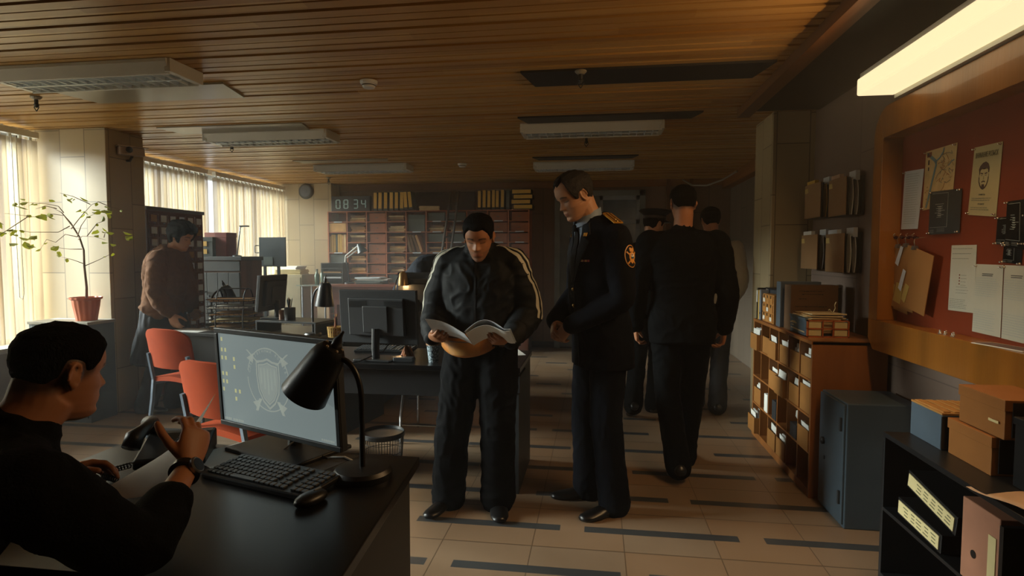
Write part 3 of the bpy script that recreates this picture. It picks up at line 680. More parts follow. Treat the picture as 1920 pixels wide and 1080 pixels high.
def cup_of_pens(label, loc, r, h, m, n, cols, basket=False, cat='pen holder'):
    t = thing('pen_holder', label, cat, loc)
    if basket:
        b = MB().lathe([(r * .85, 0), (r * .85, .004)], n=24)
        for k in range(22):
            a = 2 * math.pi * k / 22; b.box(-.004, .004, -.0015, .0015, 0, h, Matrix.Rotation(a, 4, 'Z') @ Matrix.Translation((0, -r * .93, 0)) @ Matrix.Rotation(R(6), 4, 'X'))
        for z in (.02, .05, h - .012):
            q = r * (.86 + .14 * z / h); b.lathe([(q, z), (q + .003, z + .004), (q, z + .01), (q - .003, z + .004)], n=28)
    else: b = MB().lathe([(r * .95, 0), (r, h), (r - .003, h), (r * .92, .004)], n=28)
    b.build('cup', m, t, smooth='auto')
    for k in range(n):
        a = random.uniform(0, 6.28); q = r * random.uniform(.2, .7); L = random.uniform(.13, .17); l = random.uniform(.1, .22)
        p0 = Vector((q * math.cos(a) * -.6, q * math.sin(a) * -.6, .008)); dv = Vector((math.cos(a) * l, math.sin(a) * l, 1)).normalized()
        MB().cyl(p0, p0 + dv * L, .0038, n=7).cyl(p0 + dv * L, p0 + dv * (L + .012), .0038, .0008, n=7).build('pencil', cols[k % len(cols)], t)
    return t
M_dtop = mat('black desk top', '#0f1012', .28, var=.04, spec=.4)
# ---------------------------------------------------------------- foreground desk
FZ = .75
t = thing('office_desk', 'black topped desk in front of the seated man', 'desk', (0, 0, 0), 0)
MB().add([(-1.62, 1.03, FZ - .03), (-.50, 1.03, FZ - .03), (-.56, 1.80, FZ - .03), (-1.62, 1.84, FZ - .03), (-1.62, 1.03, FZ), (-.50, 1.03, FZ), (-.56, 1.80, FZ), (-1.62, 1.84, FZ)],
         [(0, 3, 2, 1), (4, 5, 6, 7), (0, 1, 5, 4), (2, 3, 7, 6), (1, 2, 6, 5), (3, 0, 4, 7)]).build('desk_top', M_dtop, t, bevel=.003)
MB().box(-.60, -.575, 1.1, 1.74, 0, FZ - .03).build('side_panel', M_dark, t); MB().box(-1.60, -1.575, 1.1, 1.78, 0, FZ - .03).build('side_panel', M_dark, t)
MB().box(-1.575, -.60, 1.66, 1.68, .25, FZ - .03).build('modesty_panel', M_dark, t)
# screen picture: pale desktop with a round crest, icons and a task bar
M_scr = mat('lit desktop', '#7f8b8b', .4, var=.05, scale=2, emit=.15)
M_ic = mat('pale crest lines', '#99a098', .4, var=0, emit=.16); M_ic2 = mat('yellow icon', '#b9b787', .4, var=0, emit=.16); M_crest = mat('crest fill', '#8f9893', .4, var=0, emit=.16)
sL, sR = at(405, 735, z=.85), at(655, 735, z=.85)
pl, pr_ = Vector((-1.265, 1.93, 0)), Vector((-.765, 1.72, 0))
ctr = (pl + pr_) / 2; rz = math.atan2(pr_.y - pl.y, pr_.x - pl.x)
mt, MM, so = monitor('large computer monitor on the nearest desk showing a round crest', (ctr.x - .01, ctr.y - .05, FZ), rz, .60, .345, .056, R(3), M_scr, base=(.34, .24))
SW, SH = .564, .309
def S(u, v, z=.0142): return MM @ Vector((-SW / 2 + u * SW, -z, .018 + v * SH))
def spoly(mb, pts, d=.0004):
    n = len(pts); A = [S(u, v, .0136) for u, v in pts]; B = [S(u, v, .0136 + d) for u, v in pts]
    mb.add(A + B, [tuple(range(n)), tuple(range(n, 2 * n))[::-1]] + [(i, (i + 1) % n, n + (i + 1) % n, n + i) for i in range(n)])
asp = SW / SH; cu, cv, rr = .455, .55, .345
cr = MB()
for k in range(56):   # ring
    a0, a1 = 2 * math.pi * k / 56, 2 * math.pi * (k + 1) / 56
    if k % 28 > 25: continue
    q = lambda a, r: (cu + r / asp * math.cos(a), cv + r * math.sin(a))
    spoly(cr, [q(a0, rr), q(a1, rr), q(a1, rr - .012), q(a0, rr - .012)])
def shield(s, dy=0): return [(cu + x * s / asp, cv - .03 + y * s + dy) for x, y in ((-.8, .95), (-.35, 1.0), (0, 1.12), (.35, 1.0), (.8, .95), (.82, .3), (.72, -.45), (.42, -.95), (0, -1.25), (-.42, -.95), (-.72, -.45), (-.82, .3))]
def outline(mb, P_, P2):
    for i in range(len(P_)):
        j = (i + 1) % len(P_); spoly(mb, [P_[i], P_[j], P2[j], P2[i]])
outline(cr, shield(.235), shield(.215)); outline(cr, shield(.195), shield(.18))
for s_ in (-1, 1):  # crossed swords behind the shield
    for (x0_, y0_, x1_, y1_, w_) in ((s_ * .33, .30, s_ * .15, .17, .014), (s_ * .15, -.22, s_ * .22, -.36, .022)):
        spoly(cr, [(cu + (x0_ - w_) / asp, cv + y0_), (cu + (x0_ + w_) / asp, cv + y0_), (cu + (x1_ + w_) / asp, cv + y1_), (cu + (x1_ - w_) / asp, cv + y1_)])
    spoly(cr, [(cu + s_ * .12 / asp, cv - .22), (cu + s_ * .28 / asp, cv - .27), (cu + s_ * .20 / asp, cv - .34)][::s_])
    spoly(cr, [(cu + s_ * .22 / asp, cv + .27), (cu + s_ * .34 / asp, cv + .21), (cu + s_ * .24 / asp, cv + .16)][::s_])
for k in range(5):
    x = (k - 2) * .055; spoly(cr, [(cu + (x - .012) / asp, cv + .12), (cu + (x + .012) / asp, cv + .12), (cu + (x + .012) / asp, cv - .16 + abs(x)), (cu + (x - .012) / asp, cv - .16 + abs(x))])
letters = 'СЛЕДСТВЕННЫЙ КОМИТЕТ'
for i, ch in enumerate(letters):
    a = math.pi * (.93 - .86 * i / (len(letters) - 1)); r_ = rr - .035
    if ch == ' ': continue
    c0 = S(cu + r_ / asp * math.cos(a), cv + r_ * math.sin(a)); Mx = MM.to_3x3() @ Matrix.Rotation(-(a - math.pi / 2), 3, 'Y')
    text_mb(cr, ch, .013, Matrix.Translation(c0) @ (Mx @ Matrix.Rotation(R(90), 3, 'X')).to_4x4(), .0003)
cr.build('screen_crest', M_ic, so)
f2 = MB(); spoly(f2, shield(.175)); f2.build('crest_field', M_crest, so)
ic = MB()
for (u, v) in ((.025, .955), (.02, .835), (.055, .835), (.018, .745), (.055, .745), (.135, .745), (.135, .655), (.015, .565), (.052, .565), (.015, .475), (.05, .475), (.012, .385), (.13, .385), (.17, .385), (.13, .295)):
    spoly(ic, [(u, v), (u + .017, v), (u + .017, v - .042), (u, v - .042)])
ic.build('icon_pattern', M_ic2, so)
tb = MB()
for k in range(11):
    if k != 4: spoly(tb, [(.012 + k * .017, .04), (.022 + k * .017, .04), (.022 + k * .017, .015), (.012 + k * .017, .015)])
for k in range(7): spoly(tb, [(.88 + k * .015, .04), (.888 + k * .015, .04), (.888 + k * .015, .02), (.88 + k * .015, .02)])
tb.build('task_bar', M_ic, so)
lp = at(668, 893, z=FZ)
# lamp in front of the monitor
desk_lamp('large black goose neck lamp in front of the crest screen on the nearest desk', (lp.x + .02, lp.y, FZ), R(176), .36, .08, R(-34), .16, .071, .085)
kb = at(488, 905, z=FZ)
keyboard('black keyboard between the hand of the seated man and the lamp', (kb.x, kb.y - .05, FZ), R(-17), .40, .15)
p = at(590, 938, z=FZ)
t = thing('computer_mouse', 'small dark mouse with a warm glint right of the near keyboard', 'mouse', (p.x, p.y - .02, FZ), R(-20))
MB().sphere((0, 0, .014), (.03, .052, .018)).build('mouse_body', M_black, t, smooth=True); MB().box(-.003, .003, .01, .035, .027, .034).build('scroll_wheel', M_metal, t, bevel=.002)
cb = MB(); c0 = Vector((ctr.x + .02, ctr.y + .02, FZ + .13)); cb.tube([c0, c0 + Vector((.01, -.02, -.09)), c0 + Vector((-.02, -.09, -.123)), c0 + Vector((.03, -.16, -.12)), c0 + Vector((.12, -.1, -.12)), c0 + Vector((.16, -.13, -.12))], .003, 8)
tag(cb.build('monitor_cable', M_black, smooth=True), 'black cable looping behind the keyboard under the crest screen', 'cable')
cb = MB(); q = at(610, 858, z=FZ + .004); q2 = at(668, 868, z=FZ + .004); cb.tube([q, (q + q2) / 2 + Vector((0, .03, 0)), q2], .004, 8)
tag(cb.build('white_cable', M_white, smooth=True), 'short white cable end lying behind the near desk lamp', 'cable')
# papers on the desk
def paper(name, label, loc, rz, w=.21, d=.297, m=None, cat='paper', group=None, curl=0, z=.0015):
    o = MB().sheet(lambda u, v: ((u - .5) * w, (v - .5) * d, z + curl * (abs(v - .5) * 2) ** 2), 4, 10, .0008).build(name, m or M_paper, None, smooth=False)
    return put(o, loc, rz, label, cat, group)
p = at(432, 852, z=FZ); paper('paper_sheet', 'white paper sheet lying behind the near keyboard, left of the monitor foot', (p.x, p.y, FZ), R(-30), .18, .2)
p = at(540, 862, z=FZ); paper('desk_mat', 'grey mat under the foot of the crest monitor', (p.x, p.y + .02, FZ - .0008), R(-22), .36, .24, mat('grey mat', '#3b3c3c', .5), 'mat')
# telephone
p = at(335, 862, z=FZ)
t = thing('telephone', 'black desk telephone with its handset, behind the watch wrist of the seated man', 'telephone', (p.x - .02, p.y + .02, FZ), R(25))
MB().prism([(-.1, 0), (.1, 0), (.1, .03), (-.06, .065), (-.1, .065)], .2, frame((0, .1, 0), (0, 1, 0), (0, 0, 1)) if 0 else Matrix.Translation((-.10, 0, 0)) @ Matrix(((0, 0, 1, 0), (-1, 0, 0, 0), (0, 1, 0, 0), (0, 0, 0, 1)))).build('telephone_body', M_black, t, bevel=.008)
hs = MB(); hp = [Vector((-.09, .075 + 0, .085))]; pts = [(-.1, .10, .072), (-.095, .08, .098), (-.08, .05, .112), (0, 0, .118) if 0 else (-.075, 0, .118), (-.08, -.05, .112), (-.095, -.08, .098), (-.1, -.10, .072)]
hs.tube(pts, [.026, .027, .017, .015, .017, .027, .026], 14); hs.build('handset', M_black, t, smooth=True)
kk = MB()
for a in range(3):
    for b in range(4): kk.box(.0 + a * .022, .016 + a * .022, .03 - b * .022, .045 - b * .022, .03, .062 - .0 * a)
kk.build('key_pad', M_dark, t, bevel=.002)
cc = MB(); n = 160; cc.tube([Vector((-.10 - .05 * math.sin(math.pi * i / n) + .008 * math.cos(i * .9), -.10 - .12 * i / n + .0, .02 + .008 * math.sin(i * .9))) for i in range(n)], .002, 5); cc.build('coiled_cord', M_black, t, smooth=True)

# ---------------------------------------------------------------- second desk, behind the crest screen
t = thing('office_desk', 'black desk with a side panel behind the man reading papers', 'desk', (0, 0, 0))
MB().box(-2.0, -.43, 3.32, 3.95, FZ - .03, FZ).build('desk_top', M_dtop, t, bevel=.003)
MB().box(-.465, -.44, 3.34, 3.93, 0, FZ - .03).build('side_panel', M_dark, t); MB().box(-1.98, -1.95, 3.34, 3.93, 0, FZ - .03).build('side_panel', M_dark, t)
MB().box(-1.95, -.465, 3.36, 3.38, .56, FZ - .03).build('modesty_panel', mat('black panel', '#101114', .5, var=0), t)
MB().box(-.60, -.43, 3.33, 3.60, .60, .70).build('drawer', M_dark, t, bevel=.003)
p = at(706, 676, z=FZ)
mt2, _, _ = monitor('computer monitor seen from behind on the second desk, its back to the camera', (p.x, p.y + .06, FZ), R(180 - 6), .52, .335, .10, R(-4), base=(.24, .18))
o = keyboard('keyboard behind the monitor turned away, on the second desk', (at(720, 660, z=FZ).x, 3.72, FZ), R(0), .40, .14)
p = at(768, 672, z=FZ)
t = thing('silver_box', 'small silver box with a crumpled orange wrapper next to the paper cup', 'box', (p.x, 3.43, FZ), R(5))
MB().box(-.06, .06, -.03, .03, 0, .028).build('box_body', M_metal, t, bevel=.004)
put(MB().sheet(lambda u, v: ((u - .5) * .10 * (1 - .6 * v), .02 * math.sin(u * 9 + v * 4), .0 + .085 * v), 8, 8, .001).build('paper_wrapper', mat('orange wrapper', '#a05a22', .5)), (p.x, 3.50, FZ), R(20), 'crumpled orange brown paper wrapper on the second desk', 'wrapper')
p = at(808, 682, z=FZ)
t = thing('paper_cup', 'patterned pale paper cup with a brown lid on the second desk', 'cup', (p.x, 3.44, FZ))
def cup_mat():
    m = mat('printed cup', '#9fb0b8', .6, var=0); nt = m.node_tree; v = nt.nodes.new('ShaderNodeTexVoronoi'); v.feature = 'DISTANCE_TO_EDGE'; v.inputs['Scale'].default_value = 55
    tc = nt.nodes.new('ShaderNodeTexCoord'); nt.links.new(tc.outputs['Object'], v.inputs['Vector'])
    c = mixcol(nt, math_node(nt, 'LESS_THAN', v.outputs['Distance'], .08), lin('#a9bac2'), lin('#33434f')); nt.links.new(c, nt.nodes['Principled BSDF'].inputs['Base Color']); return m
MB().lathe([(.029, 0), (.041, .105), (.043, .108), (.041, .111)], n=32).build('cup_body', cup_mat(), t, smooth='auto')
MB().lathe([(.045, .107), (.045, .116), (.04, .118), (.039, .126), (.03, .128)], n=32).build('cup_lid', mat('brown lid', '#9a7350', .4, var=0), t, smooth='auto')
p = at(968, 662, z=FZ); paper('paper_sheet', 'white sheet sticking out at the right end of the second desk', (p.x - .06, p.y, FZ), R(20), .2, .24)
cb = MB(); q = at(745, 640, y=3.62)
cb.tube([(q.x, 3.62, .90), (q.x - .05, 3.5, .80), (q.x - .15, 3.36, .757), (q.x - .26, 3.315, .74), (q.x - .29, 3.31, .66)], .004, 8)
tag(cb.build('monitor_cable', M_black, smooth=True), 'black cable hanging from the back of the second desk monitor', 'cable')
tag(put(MB().box(-.018, .018, -.001, .001, -.012, .012).build('cable_tag', M_paper), (q.x - .02, 3.555, .865), R(10)), 'small white tag on the cable of the second monitor', 'tag')
bpy.data.objects['cable_tag'].rotation_euler = (0, R(15), R(10))
# ---------------------------------------------------------------- third desk with paper trays
D3 = thing('office_desk', 'black desk by the window side with the wire paper trays', 'desk', (-3.516, 4.50, 0), R(-9))
MB().box(0, 1.62, 0, .68, FZ - .03, FZ).build('desk_top', M_dtop, D3, bevel=.003)
MB().box(.03, .055, .03, .65, 0, FZ - .03).build('side_panel', M_dark, D3); MB().box(1.56, 1.59, .03, .65, 0, FZ - .03).build('side_panel', M_dark, D3); MB().box(.055, 1.56, .05, .07, .12, FZ - .03).build('modesty_panel', M_black, D3)
bpy.context.view_layer.update()
def on3(px, py): q = at(px, py, z=FZ); return q
p = on3(372, 613); paper('paper_sheet', 'white sheets at the left corner of the tray desk', (p.x + .1, 4.62, FZ), R(-9), .34, .22)
t = thing('paper_tray_rack', 'black wire rack of letter trays filled with papers', 'paper tray', (at(442, 612, y=4.66).x, 4.66, FZ), R(12))
t.scale = (1.12,) * 3
for k in range(5):
    z = .02 + k * .052; b = MB(); w, d = .33, .24
    pts = [(-w / 2, -d / 2, z + .02), (w / 2, -d / 2, z + .02), (w / 2, d / 2, z + .02), (-w / 2, d / 2, z + .02), (-w / 2, -d / 2, z + .02)]
    b.tube(pts, .0035, 6)
    for q in range(9): x = -w / 2 + w * (q + .5) / 9; b.tube([(x, -d / 2, z + .02), (x, -d / 2, z), (x, d / 2, z), (x, d / 2, z + .02)], .0018, 5)
    for q in range(3): y = -d / 2 + d * q / 2; b.tube([(-w / 2, y, z), (w / 2, y, z)], .0018, 5)
    b.build('wire_tray', M_black, t)
    if k != 3 or 1:
        pb = MB(); zz = z + .003
        for q in range(3): pb.obox((random.uniform(-.02, .03), random.uniform(-.01, .01), zz + .003), (.29, .21, .005), random.uniform(-.09, .09)); zz += .006
        pb.build('papers', (M_kraft, M_cream, M_kraft, M_paper, M_kraft)[k], t)
for s_ in (-1, 1):
    x = s_ * .10; MB().tube([(x - .0, -.125, 0), (x, -.12, .12), (x, -.09, .27), (x, -.05, .315), (x, 0, .325), (x, .05, .315), (x, .09, .27), (x, .12, .12), (x, .125, 0)], .005, 8).build('arch', M_black, t)
MB().tube([(-.10, 0, .325), (.10, 0, .325)], .004, 8).build('top_bar', M_black, t)
t = thing('desk_riser', 'black desk shelf riser carrying a monitor and a pen cup', 'shelf', (at(505, 605, y=4.5).x - .1, 4.46, FZ), R(-9))
MB().box(0, .58, 0, .30, .10, .115).box(0, .015, 0, .30, 0, .10).box(.565, .58, 0, .30, 0, .10).build('riser_frame', M_black, t, bevel=.002)
RX, RY = t.location.x, 4.50
mt3, _, _ = monitor('slim monitor turned nearly edge on beside the wire trays', (at(508, 590, y=4.62).x, 4.62, FZ + .115), R(-90), .42, .30, .07, R(-6), base=(.16, .16))
cup_of_pens('dark pen cup on the riser beside the edge on monitor', (at(544, 598, y=4.55).x, 4.55, FZ + .115), .045, .10, M_dark, 7, [mat('blue pen', '#3b5f78', .4), M_black, M_metal, M_kraft])
put(MB().lathe([(.02, 0), (.022, .075), (.018, .08)], n=16).build('marker_tub', mat('pinkish tub', '#93705c', .5), smooth='auto'), (at(528, 598, y=4.55).x, 4.55, FZ + .115), 0, 'small pinkish tub left of the dark pen cup', 'tub')
t = thing('bowl', 'shallow black dish on the desk below the edge on monitor', 'dish', (on3(487, 620).x, 4.46, FZ)); MB().lathe([(.03, 0), (.07, .022), (.066, .022), (.028, .005)], n=28).build('bowl_body', M_black, t, smooth='auto')
cup_of_pens('yellow wicker basket cup of pencils on the tray desk', (on3(600, 641).x, 4.40, FZ), .062, .085, mat('yellow wicker', '#a8853c', .7), 11, [mat('wooden pencil', '#a06a30', .5), M_kraft, mat('red pencil', '#6d2c1e', .5), M_black], basket=True)
p = on3(570, 640)
desk_lamp('black goose neck lamp with its shade hanging straight, beside the pencil basket', (p.x - .07, 4.42, FZ), R(-12), .41, .10, R(4), .17, .075, .07)
desk_lamp('black desk lamp half hidden behind the wire paper trays', (on3(455, 600).x + .02, 4.92, FZ), R(20), .34, .10, R(-20), .13, .06, .06)
p = on3(505, 630)
paper('paper_sheet', 'white papers spread at the front edge of the tray desk', (p.x + .12, 4.40, FZ), R(-12), .30, .18)
# ---------------------------------------------------------------- fourth desk behind the reading man
t = thing('office_desk', 'dark desk behind the second monitor, with a lit lamp', 'desk', (-2.02, 5.15, 0))
MB().box(0, 1.2, 0, .65, FZ - .03, FZ).build('desk_top', M_dtop, t, bevel=.003); MB().box(.02, .045, .02, .63, 0, FZ - .03).build('side_panel', M_dark, t); MB().box(1.155, 1.18, .02, .63, 0, FZ - .03).build('side_panel', M_dark, t); MB().box(.045, 1.155, .04, .06, .2, FZ - .03).build('modesty_panel', M_black, t)
p = at(782, 560, y=5.3)
monitor('black monitor back close to the left sleeve of the man reading', (p.x + .02, 5.3, FZ), R(176), .40, .36, .13, R(-3))
p = at(757, 560, y=5.25)
t = thing('desk_lamp', 'thin lit lamp with a brass shade left of the black monitor behind the reading man', 'lamp', (p.x - .04, 5.22, FZ))
MB().lathe([(.06, 0), (.06, .012), (.02, .02)], n=24).build('base', M_black, t); MB().tube([(-.03, 0, .01), (-.035, 0, .3), (-.02, 0, .42), (.01, 0, .47), (.04, 0, .47)], .006, 8).build('arm', M_black, t)
MB().lathe([(.015, .02), (.035, 0), (.05, -.11), (.047, -.11), (.03, -.01)], M=Matrix.Translation((.045, 0, .48)), n=24).build('lamp_shade', mat('brass shade', '#b89a6a', .3, .6, var=0), t, smooth='auto')
MB().sphere((.045, 0, .40), .02).build('bulb', mat('warm bulb', '#ffb060', .4, var=0, emit=6), t)
ld = bpy.data.lights.new('lamp_light', 'POINT'); ld.energy = .8; ld.color = (1, .6, .25); ld.shadow_soft_size = .03
lo = bpy.data.objects.new('lamp_light', ld); C.objects.link(lo); lo.parent = t; lo.location = (.045, 0, .36)
t = thing('glass_jar', 'glass jar with a pale rim just left of the reading man', 'jar', (at(810, 600, y=4.9).x - .01, 5.22, FZ)); MB().lathe([(.04, 0), (.045, .2), (.042, .2), (.037, .006)], n=24).build('jar_body', mat('dim glass', '#5f6660', .1, var=0), t, smooth='auto'); MB().lathe([(.047, .19), (.047, .22), (.04, .222)], n=24).build('jar_rim', M_cream, t)
# ---------------------------------------------------------------- waste basket
p = at(718, 808, z=.36)
t = thing('waste_basket', 'black wire mesh waste basket on the floor under the second desk', 'waste basket', (p.x, p.y, 0))
b = MB().lathe([(.095, 0), (.095, .01)], n=30)
for k in range(44):
    a = 2 * math.pi * k / 44; b.tube([(.095 * math.cos(a), .095 * math.sin(a), .005), (.122 * math.cos(a), .122 * math.sin(a), .35)], .0016, 4)
for k in range(5): z = .06 + k * .06; q = .095 + .027 * z / .35; b.lathe([(q, z), (q + .002, z + .002), (q, z + .004)], n=30, caps=False)
b.build('wire_mesh', M_black, t); MB().lathe([(.122, .33), (.128, .335), (.128, .355), (.122, .36), (.119, .345)], n=36).build('rim', M_black, t, smooth='auto')
# ---------------------------------------------------------------- chairs
M_tube = mat('blue grey tube', '#5b6774', .35, .3, var=.03)
def chair(label, loc, rz, group='orange office chairs with grey tube frames'):
    """faces local +y"""
    t = thing('office_chair', label, 'chair', loc, rz, group)
    def sq(pts, w=.014): return MB().tube(pts, w, 4)
    for s_ in (-1, 1):
        sq([(s_ * .22, -.26, 0), (s_ * .215, -.215, .30), (s_ * .215, -.20, .45), (s_ * .215, -.235, .66)], .016).build('leg', M_tube, t)
        sq([(s_ * .22, .21, 0), (s_ * .215, .20, .43)], .016).build('leg', M_tube, t)
        sq([(s_ * .215, -.20, .42), (s_ * .215, .205, .42)]).build('side_rail', M_tube, t)
    sq([(-.215, .20, .42), (.215, .20, .42)]).build('front_rail', M_tube, t)
    MB().sheet(lambda u, v: ((u - .5) * .44, -.20 + .43 * v, .475 + .012 * math.cos((u - .5) * 4) - .03 * max(0, v - .8) * 5 * (v - .8)), 14, 14, -.035 if 0 else .035).build('seat', M_orange, t, smooth='auto')
    def bk(u, v):
        x = (u - .5) * .46 * (1 - .22 * max(0, v - .75) * 4 * max(0, v - .75)); z = .56 + .30 * v
        if v > .7: z -= .05 * (abs(u - .5) * 2) ** 4 * (v - .7) / .3
        return (x, -.23 - .05 * v + .055 * (abs(u - .5) * 2) ** 2, z)
    MB().sheet(bk, 18, 14, -.022).build('backrest', M_orange, t, smooth='auto')
    return t
ch1 = chair('orange chair at the tray desk under the hand of the woman', (-3.09, 4.15, 0), R(-16))
ch2 = dup(ch1, (-1.91, 2.98, 0), R(-18), 'orange chair right behind the nearest desk, its back cut by the crest monitor')
t = thing('swivel_chair', 'dark chair with bright tube legs behind the second desk', 'chair', (-1.22, 4.35, 0), R(180))
MB().box(-.23, .23, -.22, .22, .42, .48).build('seat', M_dark, t, bevel=.02); MB().sheet(lambda u, v: ((u - .5) * .42, -.24 - .05 * v + .05 * (abs(u - .5) * 2) ** 2, .58 + .36 * v), 12, 10, -.03).build('backrest', M_dark, t, smooth='auto')
MB().tube([(0, -.2, .43), (0, -.27, .5), (0, -.28, .75)], .018, 8).build('back_post', M_metal, t)
for sx in (-1, 1):
    for sy in (-1, 1): MB().tube([(sx * .19, sy * .19, .42), (sx * .21, sy * .21, .2), (sx * .21, sy * .215, 0)], .011, 10).build('leg', mat('chrome tube', '#b9bcc0', .15, 1, var=0), t)
MB().tube([(-.2, .2, .14), (.2, .2, .14)], .008, 8).build('foot_rail', MATS['chrome tube'], t)
t = thing('swivel_chair', 'dark chair under the seated man at the nearest desk', 'chair', (-1.42, .60, 0), R(-35))
MB().box(-.24, .24, -.22, .24, .40, .455).build('seat', M_dark, t, bevel=.02); MB().box(-.22, .22, -.30, -.26, .56, .84).build('backrest', M_dark, t, bevel=.02)
MB().tube([(0, -.2, .41), (0, -.31, .45), (0, -.31, .6)], .02, 8).build('back_post', M_black, t); MB().cyl((0, 0, .06), (0, 0, .41), .028).build('column', M_black, t)
for k in range(5):
    a = 2 * math.pi * k / 5; MB().tube([(0, 0, .09), (.29 * math.cos(a), .29 * math.sin(a), .05)], .018, 8).sphere((.29 * math.cos(a), .29 * math.sin(a), .026), .025, 10, 8).build('leg', M_black, t)
# ---------------------------------------------------------------- plant on its cabinet
t = thing('side_cabinet', 'blue grey cabinet against the left pillar carrying the potted tree', 'cabinet', (-4.72, 4.28, 0))
M_sc = mat('blue grey steel', '#4a545b', .45)
MB().box(0, .56, 0, .27, 0, .82).build('carcass', M_sc, t, bevel=.003); MB().box(-.005, .57, -.012, .275, .82, .845).build('cabinet_top', mat('stone grey top', '#8d8b80', .5), t, bevel=.003); MB().box(.02, .54, -.012, 0, .04, .80).build('door', M_sc, t, bevel=.003)
p = at(163, 600, y=4.42)
t = thing('potted_tree', 'spindly small tree in an orange ribbed pot on the blue grey cabinet', 'plant', (p.x, 4.42, .846))
rings = []
for r_, z in ((.076, 0), (.08, .03), (.097, .13), (.102, .175), (.116, .182), (.118, .198), (.108, .198), (.102, .18), (.09, .16)):
    rings.append([Vector(((r_ * (1 + .025 * math.cos(14 * a))) * math.cos(a), (r_ * (1 + .025 * math.cos(14 * a))) * math.sin(a), z)) for a in [2 * math.pi * k / 84 for k in range(84)]])
MB().loft(rings).build('plant_pot', mat('terracotta plastic', '#b8582a', .5), t, smooth='auto'); MB().lathe([(.001, .168), (.095, .168)], n=28).build('soil', mat('soil', '#2b2018', .9, bump=.4), t)
SC = 4.98 / 1100
def tp(px, py, dy=0):
    k = max(0, 100 - px) * .006; return Vector(((px - 163) * SC * 1.02 + k * .88, dy - k, .18 + (562 - py) * SC))
br = MB(); M_bark = mat('thin bark', '#6b5236', .7)
trunk = [tp(164, 568), tp(165, 540), tp(162, 500), tp(158, 470, .02), tp(150, 445, .02), tp(138, 420, 0), tp(124, 400, -.02), tp(110, 392, -.03)]
br.tube(trunk, [.011, .010, .009, .008, .007, .006, .004, .003], 8)
BR = [[(162, 500), (185, 488), (207, 475)], [(158, 468), (130, 468), (105, 466), (85, 462)], [(152, 450), (170, 444), (205, 446), (235, 452)], [(150, 445), (168, 425), (190, 410), (215, 405)], [(138, 430), (160, 405), (180, 385), (195, 380)],
      [(138, 422), (120, 405), (95, 402), (60, 410), (10, 408)], [(135, 425), (110, 436), (60, 438), (40, 436)], [(124, 400), (118, 388), (100, 384), (70, 385)], [(170, 444), (190, 420), (205, 415)], [(160, 495), (145, 488), (125, 482)], [(195, 380), (212, 390), (225, 395)],
      [(110, 392), (95, 388), (85, 395)], [(150, 445), (120, 440), (95, 455), (75, 450), (60, 468)], [(180, 385), (165, 372), (160, 368)], [(60, 410), (30, 440), (15, 455)], [(205, 446), (225, 440), (248, 438)]]
tips = []
for k, b in enumerate(BR):
    dy = random.uniform(-.2, .12); q = [tp(x, y, dy * i / (len(b) - 1)) for i, (x, y) in enumerate(b)]; br.tube(q, [.004 - .0027 * i / (len(q) - 1) for i in range(len(q))], 6); tips += [q[-1], q[-2], q[-1].lerp(q[-2], .3), q[-1].lerp(q[-2], .6)]
br.build('branches', M_bark, t, smooth=True)
leafm = mat('yellow green leaf', '#8d9431', .5, var=.3, scale=20); nt = leafm.node_tree; tr_n = nt.nodes.new('ShaderNodeBsdfTranslucent'); tr_n.inputs[0].default_value = (*lin('#b5b53c'), 1); mx_n = nt.nodes.new('ShaderNodeMixShader'); mx_n.inputs[0].default_value = .5
nt.links.new(nt.nodes['Principled BSDF'].outputs[0], mx_n.inputs[1]); nt.links.new(tr_n.outputs[0], mx_n.inputs[2]); nt.links.new(mx_n.outputs[0], nt.nodes['Material Output'].inputs[0])
lf = MB(); random.seed(11)
def leaf(mb, c, L):
    a, b_ = random.uniform(0, 6.28), random.uniform(-1.0, .5); x = Vector((math.cos(a) * math.cos(b_), math.sin(a) * math.cos(b_), math.sin(b_))); y = x.cross(Vector((random.uniform(-1, 1), random.uniform(-1, 1), 1))).normalized(); z = x.cross(y)
    w = L * .36; P_ = [c, c + x * L * .3 + y * w + z * w * .3, c + x * L * .65 + y * w * .8 + z * w * .3, c + x * L, c + x * L * .65 - y * w * .8 + z * w * .3, c + x * L * .3 - y * w + z * w * .3]
    up = [q + z * .0008 for q in P_]; mb.add(P_ + up, [(0, 1, 2, 3), (0, 3, 4, 5), (9, 8, 7, 6), (11, 10, 9, 6), (0, 6, 7, 1), (1, 7, 8, 2), (2, 8, 9, 3), (3, 9, 10, 4), (4, 10, 11, 5), (5, 11, 6, 0)])
for (x, y) in ((60, 385), (68, 398), (75, 410), (88, 405), (62, 390), (160, 368), (155, 375), (40, 432), (47, 440), (36, 448), (50, 445), (60, 442), (45, 455), (207, 395), (215, 402), (228, 405), (200, 400), (222, 440), (240, 445), (98, 398), (72, 376), (152, 396), (146, 404), (185, 432), (70, 460), (96, 472), (20, 410), (10, 420), (225, 462)):
    for _ in range(2): leaf(lf, tp(x + random.uniform(-7, 7), y + random.uniform(-6, 6), random.uniform(-.1, .1)), random.uniform(.05, .08))
for c in tips[::3]: leaf(lf, c, random.uniform(.03, .05))
lf.build('leaves', leafm, t); random.seed(5)
